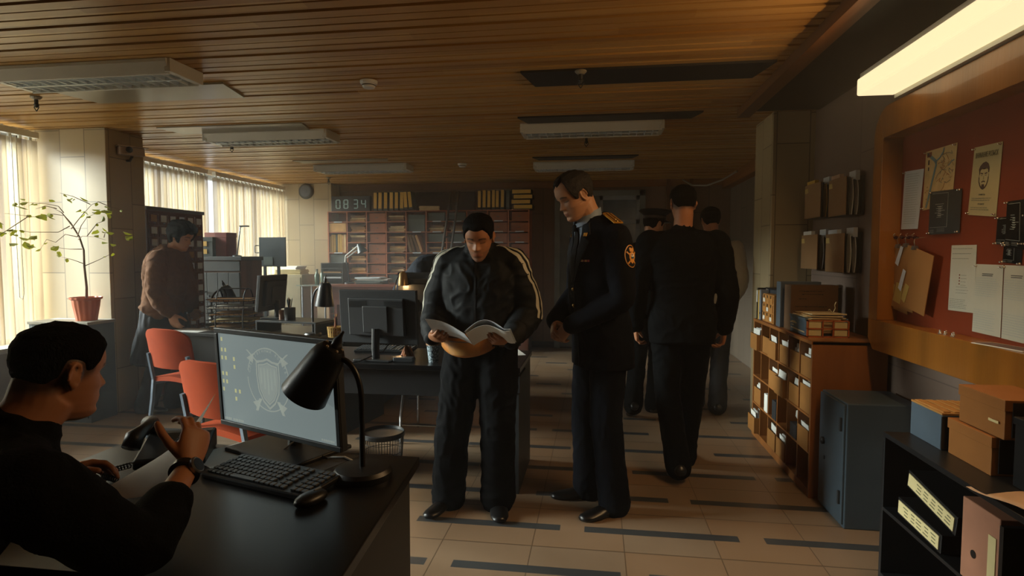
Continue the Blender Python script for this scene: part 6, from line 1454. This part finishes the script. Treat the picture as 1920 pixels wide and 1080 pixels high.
    MB().sheet(lambda u, v: (.0 - .225 * u, -.055 + .16 * v + .02 * u, -.03 + .05 * math.sin(math.pi * min(1, u * 1.15)) + .02 * u + .085 * v), 14, 10, -.0012).build('right_page', M_paperb, t, smooth='auto')
    MB().sheet(lambda u, v: (-.005 - .215 * u, -.055 + .155 * v + .02 * u, -.036 + .035 * math.sin(math.pi * min(1, u * 1.15)) + .02 * u + .08 * v), 12, 8, -.001).build('right_page', M_paper, t, smooth='auto')
reader()

# ================= the officer in dress uniform
def officer():
    J = dict(neck=(0, .065, 1.595), xp=(1, .0, 0), xc=(1, 0, 0), shL=(-.195, .01, 1.485), shR=(.195, .01, 1.485), elL=(-.265, -.0, 1.175), elR=(.26, .01, 1.18), wrL=(-.075, .215, 1.03), wrR=(.085, .235, 1.03),
             hipL=(-.09, -.01, .94), hipR=(.09, -.01, .94), knL=(-.115, .02, .51), knR=(.10, .03, .51), anL=(-.13, -.03, .09), anR=(.11, .0, .09),
             spine=[(V((0, -.02, .86)), .17, .115, .125), (V((0, -.015, .98)), .175, .125, .12), (V((0, 0, 1.12)), .165, .13, .105), (V((0, .0, 1.28)), .178, .135, .115), (V((0, .005, 1.44)), .195, .125, .12), (V((0, .03, 1.535)), .135, .09, .095), (V((0, .06, 1.595)), .078, .068, .068)])
    M = head_frame((-.01, .165, 1.715), 4, 28, 0, 1.04)
    H = {'L': ((.55, .40, -.72), (.35, -.85, -.2), (35, 45, 30), dict(tcurl=14)), 'R': ((-.62, .35, -.62), (-.3, -.85, -.2), (30, 40, 30), dict(tcurl=10))}
    loc = (.02, 3.27, 0); rz = R(118)
    o = skin(M, J, H, MK(M_skin2, M_brow), .004, loc, rz, 'person in navy dress uniform with gold shoulder boards, hands clasped, looking at the papers', paint=face_paint(M, open_=False), jaw=1.12, neck=.068)
    hair_obj(M, M_hairb, o, top=.015, side=.010, back=.013, z_front=.078, temple=.016, thick_noise=.004, freq=70)
    jk = jacket(J, M_navy, o, .022, (.078, .080, .074, .070, .066, .064, .060, .056, .052), .007, .005, hem=(V((0, -.02, .79)), .205, .145, .15), seed=11, wf=6, shr=(.075, .058))
    trousers(J, M_navy, o, (.11, .105, .096, .09, .086, .084, .084, .086, .09), .009, .006, seed=8, hem=.035)
    shoes(J, ((-.15, 1), (.25, 1)), M_shoe, o, k=1.05)
    bt = tree_of(jk); MF = Matrix(((1, 0, 0, 0), (0, 0, 1, .5), (0, 1, 0, 0), (0, 0, 0, 1)))
    M_sh = mat('blue shirt', '#6f8094', .6, var=.05); M_tie = mat('black tie', '#07090d', .8, var=0, spec=.2)
    patch(bt, [(0, 1.26), (.075, 1.48), (.085, 1.57), (-.085, 1.57), (-.075, 1.48)], MF, -.002, .004, M_sh, 'shirt', o)
    for s_ in (-1, 1):
        patch(bt, [(0, 1.255), (s_ * .012, 1.25), (s_ * .10, 1.42), (s_ * .115, 1.47), (s_ * .085, 1.49), (s_ * .11, 1.51), (s_ * .088, 1.575), (s_ * .06, 1.56)][::s_], MF, .002, .006, mat('lapel cloth', '#0d1219', .7, var=.05, spec=.15), 'lapel', o)
        patch(bt, [(s_ * .074, 1.500), (s_ * .096, 1.500), (s_ * .096, 1.518), (s_ * .074, 1.518)][::s_], MF, .009, .004, M_gold, 'collar_badge', o)
    patch(bt, [(-.016, 1.54), (.016, 1.54), (.026, 1.48), (.022, 1.30), (0, 1.26), (-.022, 1.30), (-.026, 1.48)], MF, .004, .006, M_tie, 'tie', o)
    MB().sphere((0, .158, 1.545), (.019, .012, .020)).build('tie_knot', M_tie, o, smooth=True)
    MB().sheet(lambda u, v: V((0, .078, 1.575)) + V(((.082 - .012 * v) * math.cos(R(105) + u * R(330)), (.080 - .010 * v) * math.sin(R(105) + u * R(330)), .062 * v - .028 * math.sin(R(105) + u * R(330)))), 40, 5, .005).build('shirt_collar', M_sh, o, smooth='auto')
    MB().sheet(lambda u, v: V((0, .062, 1.535)) + V(((.105 - .02 * v) * math.cos(R(150) + u * R(240)), (.095 - .015 * v) * math.sin(R(150) + u * R(240)), .06 * v)), 40, 5, .008).build('jacket_collar', M_navy, o, smooth='auto')
    for z in (1.215, 1.125, 1.035):
        h, n_, _, _ = bt.ray_cast(V((.01, .5, z)), V((0, -1, 0)), .6); MB().sphere(h + V((0, .003, 0)), (.011, .006, .011), 14, 8).build('button', mat('brass button', '#c9ad6a', .25, .9, var=0), o, smooth=True)
    patch(bt, [(-.003, .80), (.003, .80), (.004, 1.255), (-.002, 1.255)], MF, .0, .002, mat('seam black', '#06080b', .8, var=0), 'front_edge', o, .02)
    rb = [('#8d3a22', .0), ('#b98a3a', .0), ('#7d2f22', 0), ('#a98a4a', 0), ('#8d3a22', 0)]
    for k, (h_, _) in enumerate(rb): patch(bt, [(-.135 + k * .014, 1.365), (-.1215 + k * .014, 1.365), (-.1215 + k * .014, 1.376), (-.135 + k * .014, 1.376)], MF, .002, .003, mat('ribbon %s' % h_, h_, .6, var=0), 'ribbon_bar', o)
    for s_ in (-1, 1):   # shoulder boards
        h1 = bt.ray_cast(V((s_ * .105, .012, 1.9)), V((0, 0, -1)), 1)[0]; h2_ = bt.ray_cast(V((s_ * .205, .012, 1.9)), V((0, 0, -1)), 1)[0]
        MD = frame((h1 + h2_) / 2 + V((0, 0, .006)), (h2_ - h1) * s_, (0, 1, 0)); e = .068
        MB().prism([(-e, -.027), (e, -.027), (e + (.010 if s_ < 0 else 0), 0), (e, .027), (-e, .027), (-e - (.010 if s_ > 0 else 0), 0)], .009, MD).build('shoulder_board', M_gold, o, bevel=.002)
        for y in (-.010, .010): MB().prism([(-e + .004, y - .002), (e - .004, y - .002), (e - .004, y + .002), (-e + .004, y + .002)], .0014, MD @ Matrix.Translation((0, 0, .009))).build('board_stripe', M_tie, o)
        for x in (.05, .028): MB().lathe([(.006, 0), (.004, .003), (.001, .004)], n=5, M=MD @ Matrix.Translation((s_ * x, 0, .009))).build('star', MATS['brass button'], o)
    # sleeve emblem on the left sleeve
    ML = Matrix.Translation((-.6, .035, 1.375)) @ frame((0, 0, 0), (.25, 1, 0) if 0 else (0, 1, 0), (0, 0, 1)); ML = frame((-.606, -.132, 1.395), (-.35, 1, 0), (0, 0, 1)) @ Matrix.Rotation(math.pi, 4, 'Y')
    def ell(rx, ry, n=28, cx=0, cy=0): return [(cx + rx * math.cos(2 * math.pi * k / n), cy + ry * math.sin(2 * math.pi * k / n)) for k in range(n)]
    M_go = mat('gold thread', '#c98a35', .5, var=0); rr_ = dict(res=.01, reach=.7, back=0)
    def lay(poly, off, m, nm): patch(bt, [(x_ * 1.25, y_ * 1.25) for x_, y_ in poly], ML, off, .0012, m, nm, o, **rr_)
    lay(ell(.034, .046), .001, M_go, 'sleeve_emblem'); lay(ell(.031, .043), .0022, M_tie, 'sleeve_emblem')
    for s_ in (-1, 1):
        lay([(s_ * x, y) for x, y in ((.024, .020), (.028, .016), (-.020, -.032), (-.024, -.028))][::s_], .0033, M_go, 'emblem_sword')
    lay([(-.016, .012), (0, .018), (.016, .012), (.017, -.006), (.01, -.022), (0, -.030), (-.01, -.022), (-.017, -.006)], .0045, M_go, 'emblem_shield')
    lay([(-.012, .018), (-.014, .032), (-.006, .036), (0, .030), (.006, .036), (.014, .032), (.012, .018)], .0045, M_go, 'emblem_eagle')
    lay(ell(.008, .009, 16, 0, .002), .0057, M_paper, 'emblem_centre'); lay([(-.008, -.002), (.008, -.002), (.006, -.009), (-.006, -.009)], .0069, mat('blue thread', '#31556b', .5, var=0), 'emblem_centre'); lay([(-.005, .008), (.001, .01), (.0, .003), (-.004, .002)], .0069, mat('red thread', '#7a2d22', .5, var=0), 'emblem_centre')
    for s_ in 'LR':   # shirt cuffs
        w_, e = V(J['wr' + s_]), V(J['el' + s_]); d = (w_ - e).normalized(); MB().tube([w_ - d * .03, w_ - d * .002], [.040, .039], 20).build('shirt_cuff', M_sh, o, smooth='auto')
officer()
# ================= people in the background
def simple(name_label, loc, rz, J, M, H, top_m, tr_m, hairm, voxel=.009, jk=None, trr=None, shoe_d=((-.1, 1), (.1, 1)), shoe_p=(0, 0), hair=None, buzz=False, skin_m=None, grow=.018, hem=None, collar=None, top_name='jacket', k=1., wr=.006, legs=True):
    o = skin(M, J, H, MK(skin_m or M_skin2, M_brow), voxel * .75, loc, rz, name_label, paint=face_paint(M, buzz=buzz), legs=legs)
    if hair: hair_obj(M, hairm, o, **hair)
    j = jacket(J, top_m, o, grow, jk or (.080, .076, .070, .066, .062, .060, .056, .052, .048), voxel, wr, hem=hem, seed=loc[0] * 7, collar=collar, name=top_name)
    if legs:
        trousers(J, tr_m, o, trr or (.108, .100, .092, .085, .080, .078, .076, .078, .082), voxel * 1.1, .006, seed=loc[1]); shoes(J, shoe_d, M_shoe, o, shoe_p, k)
    return o, j
def spine(z0, k=1., lean=0., w=1.): # standing spine for height k*1.8 from the pelvis
    t = [(.86, .165, .11, .12), (.97, .17, .115, .12), (1.10, .15, .11, .10), (1.25, .17, .12, .115), (1.38, .187, .115, .12), (1.46, .13, .088, .095), (1.52, .07, .062, .062)]
    return [(V((0, lean * (z - .97) + .012 * i * (i > 4), z * k)), a * w * k, b * k, c * k) for i, (z, a, b, c) in enumerate(t)]
def cuff(y): return y
# walking officer, back to the camera
J = dict(neck=(0, .03, 1.545), xp=(1, 0, 0), xc=(1, 0, 0), shL=(-.205, 0, 1.475), shR=(.205, 0, 1.475), elL=(-.285, -.03, 1.17), elR=(.275, -.05, 1.17), wrL=(-.285, .06, .93), wrR=(.275, .05, .92),
         hipL=(-.085, 0, .94), hipR=(.085, 0, .94), knL=(-.085, .0, .50), knR=(.085, .09, .51), anL=(-.035, -.20, .135), anR=(.045, .13, .09), spine=spine(0, 1.02, .02, 1.06))
M = head_frame((0.0, .045, 1.725), 10, 8, 0, 1.0)
o, j = simple('person in black police uniform walking away, arms hanging, shaved nape', (.545, 3.86, 0), 0, J, M, {'L': ((.1, .15, -1), (1, 0, .1), (30, 40, 30)), 'R': ((-.1, .15, -1), (-1, 0, .1), (30, 40, 30))}, M_blk, M_blk, M_hairm,
            .008, (.088, .084, .078, .072, .068, .066, .062, .058, .052), (.115, .108, .098, .088, .082, .080, .076, .076, .080), ((-.05, 1), (.1, 1)), (R(-22), 0), dict(top=.010, side=.004, back=.003, z_front=.06, low=-.015, thick_noise=.001), True, M_skin, .03, (V((0, -.01, .84)), .20, .14, .15),
            ([V((0, .02, 1.50)), V((0, .028, 1.55)), V((0, .035, 1.585))], [.085, .072, .068]), k=1.02)
bt = tree_of(j); M_pt = mat('pale patch thread', '#a39c8a', .6, var=0)
for s_, pts in ((-1, [(-.024, -.04), (.024, -.04), (.026, .02), (0, .048), (-.026, .02)]),):
    ML = frame((-.60, -.20, 1.40), (.45, -1, 0), (0, 0, 1)); ML = Matrix.Translation((-.62, -.14, 1.38)) @ Matrix(((-.37, 0, -.93, 0), (.93 * -1 * -1, 0, -.37, 0), (0, 1, 0, 0), (0, 0, 0, 1)))
    kw = dict(res=.012, reach=.8, back=0)
    patch(bt, pts, ML, .001, .0015, mat('dark red patch', '#5a1f1c', .6, var=0), 'sleeve_patch', o, **kw)
    patch(bt, [(-.022, .022), (.022, .022), (0, .042)], ML, .0026, .0012, M_pt, 'sleeve_patch', o, **kw); patch(bt, [(-.010, -.01), (.010, -.01), (.014, .006), (0, .016), (-.014, .006)], ML, .0026, .0012, M_gold, 'sleeve_patch', o, **kw); patch(bt, [(-.012, -.036), (.012, -.036), (.008, -.022), (-.008, -.022)], ML, .0026, .0012, M_pt, 'sleeve_patch', o, **kw)
# man with a peaked cap
J = dict(neck=(0, .03, 1.50), xp=(1, 0, 0), xc=(1, 0, 0), shL=(-.195, 0, 1.43), shR=(.195, 0, 1.43), elL=(-.27, -.07, 1.14), elR=(.27, .02, 1.14), wrL=(-.27, -.02, .90), wrR=(.24, .16, .95),
         hipL=(-.085, 0, .92), hipR=(.085, 0, .92), knL=(-.10, .03, .50), knR=(.08, .12, .50), anL=(-.15, -.22, .16), anR=(.05, .08, .09), spine=spine(0, .99, .02, 1.0))
M = head_frame((.03, .05, 1.665), -52, 10, 0, 1.0)
o, j = simple('person in dark uniform and peaked cap, half hidden, face turned aside', (.47, 5.25, 0), 0, J, M, {'L': ((.1, .15, -1), (1, 0, .1), (30, 40, 30)), 'R': ((-.1, .3, -1), (-1, 0, .1), (30, 40, 30))}, M_blk, M_blk, M_hairm, .011, shoe_p=(R(-30), 0), hair=dict(top=.008, side=.005, back=.005), grow=.026,
              collar=([V((0, .02, 1.46)), V((0, .03, 1.53))], [.085, .07]))
M_cap = mat('cap cloth', '#10131a', .7, var=.05, spec=.2)
c = MB(); Mc = M @ Matrix.Translation((0, -.005, .052)) @ Matrix.Rotation(R(8), 4, 'X')
def el(rx, ry, z, dy=0): return [Mc @ V((rx * math.cos(a), dy + ry * math.sin(a), z)) for a in [2 * math.pi * q / 36 for q in range(36)]]
c.loft([el(.083, .106, -.012), el(.085, .108, .03), el(.088, .112, .035), el(.128, .145, .062, .004), el(.130, .147, .070, .004), el(.115, .13, .082, .0), el(.05, .06, .084, 0)]); c.build('cap', M_cap, o, smooth='auto')
MB().loft([[Mc @ V(((.083 + e) * math.cos(R(20 + 140 * q / 18)), (.104 + e * 1.2) * math.sin(R(20 + 140 * q / 18)), -.006 - e * .35 + dz)) for q in range(19)] for e, dz in ((0, 0), (.045, -.004), (.046, -.0075), (0, -.0035))] + [[Mc @ V((.083 * math.cos(R(20 + 140 * q / 18)), .104 * math.sin(R(20 + 140 * q / 18)), -.006)) for q in range(19)]], False).build('cap_visor', M_shoe, o, smooth='auto')
MB().loft([el(.0865, .1095, .004), el(.0870, .1100, .008), el(.0870, .1100, .022), el(.0862, .1092, .026)], False).build('cap_band', mat('cap band', '#24191c', .6, var=0), o)
# man in a grey shirt
J = dict(neck=(0, .03, 1.53), xp=(1, 0, 0), xc=(1, 0, 0), shL=(-.19, 0, 1.455), shR=(.19, 0, 1.455), elL=(-.245, -.06, 1.16), elR=(.235, -.08, 1.16), wrL=(-.20, .12, .98), wrR=(.19, .10, .97),
         hipL=(-.085, 0, .93), hipR=(.085, 0, .93), knL=(-.10, .06, .50), knR=(.08, .02, .50), anL=(-.12, .05, .09), anR=(.03, -.16, .12), spine=spine(0, 1.01, .02, .98))
M = head_frame((-.02, .045, 1.705), 8, 10, 0, 1.0)
simple('person in a pale grey shirt walking away behind the police officer', (1.03, 5.45, 0), 0, J, M, {'L': ((.3, .5, -.8), (1, 0, .1), (30, 40, 30)), 'R': ((-.3, .5, -.8), (-1, 0, .1), (30, 40, 30))}, mat('pale grey shirt', '#a1998a', .8, var=.06), mat('dark trousers', '#14161b', .8, var=.08), M_hairm, .011, shoe_p=(0, R(-20)), hair=dict(top=.014, side=.007, back=.008), top_name='shirt', grow=.014, skin_m=M_skin)
# woman at the tray desk, leaning with one hand on the chair
J = dict(neck=(.0, .10, 1.40), xp=(1, 0, 0), xc=(1, .0, 0), shL=(-.165, .06, 1.33), shR=(.165, .06, 1.32), elL=(-.20, .10, 1.06), elR=(.20, .04, 1.06), wrL=(-.17, .14, .86), wrR=(.18, .16, .86),
         hipL=(-.08, -.02, .85), hipR=(.08, -.02, .85), knL=(-.09, .07, .46), knR=(.08, .0, .46), anL=(-.09, -.0, .09), anR=(.09, -.14, .09),
         spine=[(V((0, -.03, .76)), .17, .12, .13), (V((0, -.02, .88)), .165, .12, .125), (V((0, -.01, 1.0)), .135, .11, .10), (V((0, .01, 1.14)), .15, .13, .11), (V((0, .04, 1.28)), .16, .105, .12), (V((0, .075, 1.36)), .11, .08, .09), (V((0, .10, 1.41)), .06, .055, .055)])
M = head_frame((.0, .165, 1.51), -6, 22, 0, .97)
M_sw = mat('brown knit', '#5b3d26', .9, var=.15, scale=30, bump=.3, bscale=160, spec=.1)
o, j = simple('woman in a loose brown sweater with short dark curls, leaning on the orange chair', (-3.84, 4.76, 0), R(-82), J, M, {'L': ((.2, .6, -.7), (1, 0, .1), (30, 40, 30)), 'R': ((0, .35, -.93), (-1, 0, .1), (20, 30, 20))}, M_sw, mat('dark wool', '#15171c', .85, var=.08), M_hairm, .009, (.078, .082, .082, .078, .074, .076, .078, .074, .046), (.108, .11, .11, .10, .092, .088, .084, .084, .086), shoe_p=(0, 0),
               hair=dict(top=.034, side=.030, back=.030, low=.035, z_front=.05, thick_noise=.013, freq=55), grow=.034, hem=(V((0, -.03, .85)), .195, .15, .16), top_name='sweater', k=.92, wr=.010)
o.scale = (1.035,) * 3; o['label'] = 'person in a loose brown sweater with short dark curls, leaning on an orange chair'
mb = MB(); torso(mb, [(V((0, -.02, .92)), .16, .13, .14), (V((0, -.02, .84)), .185, .15, .16), (V((0, -.02, .70)), .20, .17, .20), (V((0, -.04, .55)), .215, .19, .25), (V((0, -.06, .42)), .22, .20, .30)], (1, 0, 0), (1, 0, 0))
fuse(mb, .012, 'skirt', [MATS['dark wool']], o, 2, .014, 7, (1.5, 1.5, .3), 4)
# person bending over the desk behind
J = dict(neck=(0, .43, 1.30), xp=(1, 0, 0), xc=(1, 0, 0), shL=(-.19, .36, 1.27), shR=(.19, .36, 1.27), elL=(-.24, .45, 1.0), elR=(.24, .45, 1.0), wrL=(-.16, .60, .86), wrR=(.16, .60, .86),
         hipL=(-.085, -.05, .92), hipR=(.085, -.05, .92), knL=(-.10, .0, .50), knR=(.10, .0, .50), anL=(-.11, -.03, .09), anR=(.11, -.03, .09),
         spine=[(V((0, -.08, .86)), .165, .12, .12), (V((0, -.03, .97)), .17, .12, .12), (V((0, .08, 1.08)), .155, .11, .11), (V((0, .21, 1.19)), .17, .12, .12), (V((0, .33, 1.27)), .185, .115, .13), (V((0, .39, 1.30)), .13, .09, .095), (V((0, .43, 1.31)), .07, .06, .06)])
M = head_frame((0, .54, 1.27), 10, 52, 0, 1.0)
simple('person in a blue sweater bending over a desk behind the reading man', (-2.05, 6.28, 0), R(-118), J, M, {'L': ((0, .5, -.8), (1, 0, .1), (20, 30, 20)), 'R': ((0, .5, -.8), (-1, 0, .1), (20, 30, 20))}, mat('blue sweater', '#232d3c', .85, var=.1), MATS['dark trousers'], M_hairm, .011, hair=dict(top=.018, side=.012, back=.014), top_name='sweater', grow=.02)

# ================= seated man in front
def seated():
    B = V((-1.38, .60, 0)); rz = R(-38); Mi = (Matrix.Translation(B) @ Matrix.Rotation(rz, 4, 'Z')).inverted(); L = lambda x, y, z: Mi @ V((x, y, z))
    J = dict(neck=L(-1.225, 1.055, 1.01), xp=(1, 0, 0), xc=(1, -.05, 0), shL=L(-1.36, 1.10, .975), shR=L(-1.02, .90, .975), elL=L(-1.60, 1.16, .81), elR=L(-.90, 1.02, .81), wrL=L(-1.46, 1.38, .80), wrR=L(-.985, 1.285, .885),
             hipL=V((-.10, .08, .54)), hipR=V((.10, .08, .54)), knL=V((-.13, .52, .52)), knR=V((.13, .52, .52)), anL=V((-.13, .55, .09)), anR=V((.13, .55, .09)))
    n = V(J['neck']); p0 = V((0, -.02, .50)); u = (n - p0)
    J['spine'] = [(p0, .175, .13, .13), (p0 + u * .18 + V((0, -.02, 0)), .17, .13, .12), (p0 + u * .38 + V((0, -.035, .0)), .165, .125, .11), (p0 + u * .60 + V((0, -.03, .01)), .18, .125, .125), (p0 + u * .80 + V((0, -.015, .01)), .19, .115, .13), (p0 + u * .90, .14, .10, .105), (n, .075, .065, .065)]
    Hc = L(-1.19, 1.15, 1.135); M = head_frame(Hc, 20, 8, 0, .91)
    D = (L(-1.01, 1.38, 1.02) - L(-.985, 1.285, .885)); N = (Mi.to_3x3() @ V((-.92, .35, -.15)))
    H = {'R': (D, N, (30, 38, 25), dict(tcurl=14)), 'L': (Mi.to_3x3() @ V((.7, .7, .1)), Mi.to_3x3() @ V((.5, -.3, -.8)), (25, 30, 20))}
    o = skin(M, J, H, MK(M_skin, M_brow), .0042, B, rz, 'person in a black sweater seated at the nearest desk, wearing a wristwatch', paint=face_paint(M, buzz=True), neck=.060)
    hair_obj(M, M_hairm, o, top=.011, side=.004, back=.003, z_front=.064, thick_noise=.0022, low=-.02, freq=140)
    M_bs = mat('black knit', '#08090a', .9, var=.1, scale=40, bump=.3, bscale=180, spec=.1)
    e, w = V(J['elR']), V(J['wrR'])
    J2 = dict(J); J2['wrR'] = e.lerp(w, .55)
    jk = jacket(J2, M_bs, o, .022, (.082, .080, .074, .068, .064, .062, .060, .058, .054), .008, .007, seed=2, name='sweater', collar=([n - V((0, .01, .05)), n + V((0, .015, .02)), n + V((0, .03, .05))], [.10, .076, .070]), hem=(V((0, -.02, .47)), .20, .15, .15))
    trousers(J, MATS['dark trousers'], o, (.115, .11, .10, .095, .09, .085, .08, .08, .08), .012, .006, seed=3); shoes(J, ((0, 1), (0, 1)), M_shoe, o)
    d = (w - e).normalized(); q = d.orthogonal().normalized(); r_ = d.cross(q); c0 = w - d * .025
    MB().tube([c0 - d * .009, c0 + d * .009], [.0355, .0345], 28).build('watch_strap', M_shoe, o, smooth='auto')
    Rr = Mi.to_3x3() @ V((.75, -.62, .1)); Rr = (Rr - d * Rr.dot(d)).normalized(); Mw = frame(c0 + Rr * .034, d, Rr.cross(d)); 
    MB().lathe([(.021, -.004), (.021, .004), (.018, .007)], n=28, M=frame(c0 + Rr * .031, d, Rr.cross(d))).build('watch_case', M_metal, o, smooth='auto'); MB().lathe([(.0165, .0068), (.0165, .0078)], n=24, M=frame(c0 + Rr * .031, d, Rr.cross(d))).build('watch_dial', M_shoe, o)
    # papers in his hand
    a, b, c_, d_ = L(-1.005, 1.42, 1.03), L(-1.02, 1.245, .84), L(-1.19, 1.22, .825), L(-1.14, 1.40, .87)
    Mo = Matrix.Translation(B) @ Matrix.Rotation(rz, 4, 'Z')
    a, b, c_, d_ = [Mo @ v for v in (a, b, c_, d_)]
    put(MB().sheet(lambda u, v: a.lerp(b, v).lerp(d_.lerp(c_, v), u) + V((0, 0, -.015 * math.sin(math.pi * u))), 10, 10, .001).build('paper_sheet', M_paper, smooth='auto'), (0, 0, 0), 0, 'white papers held in the hand of the seated man', 'papers')
seated()
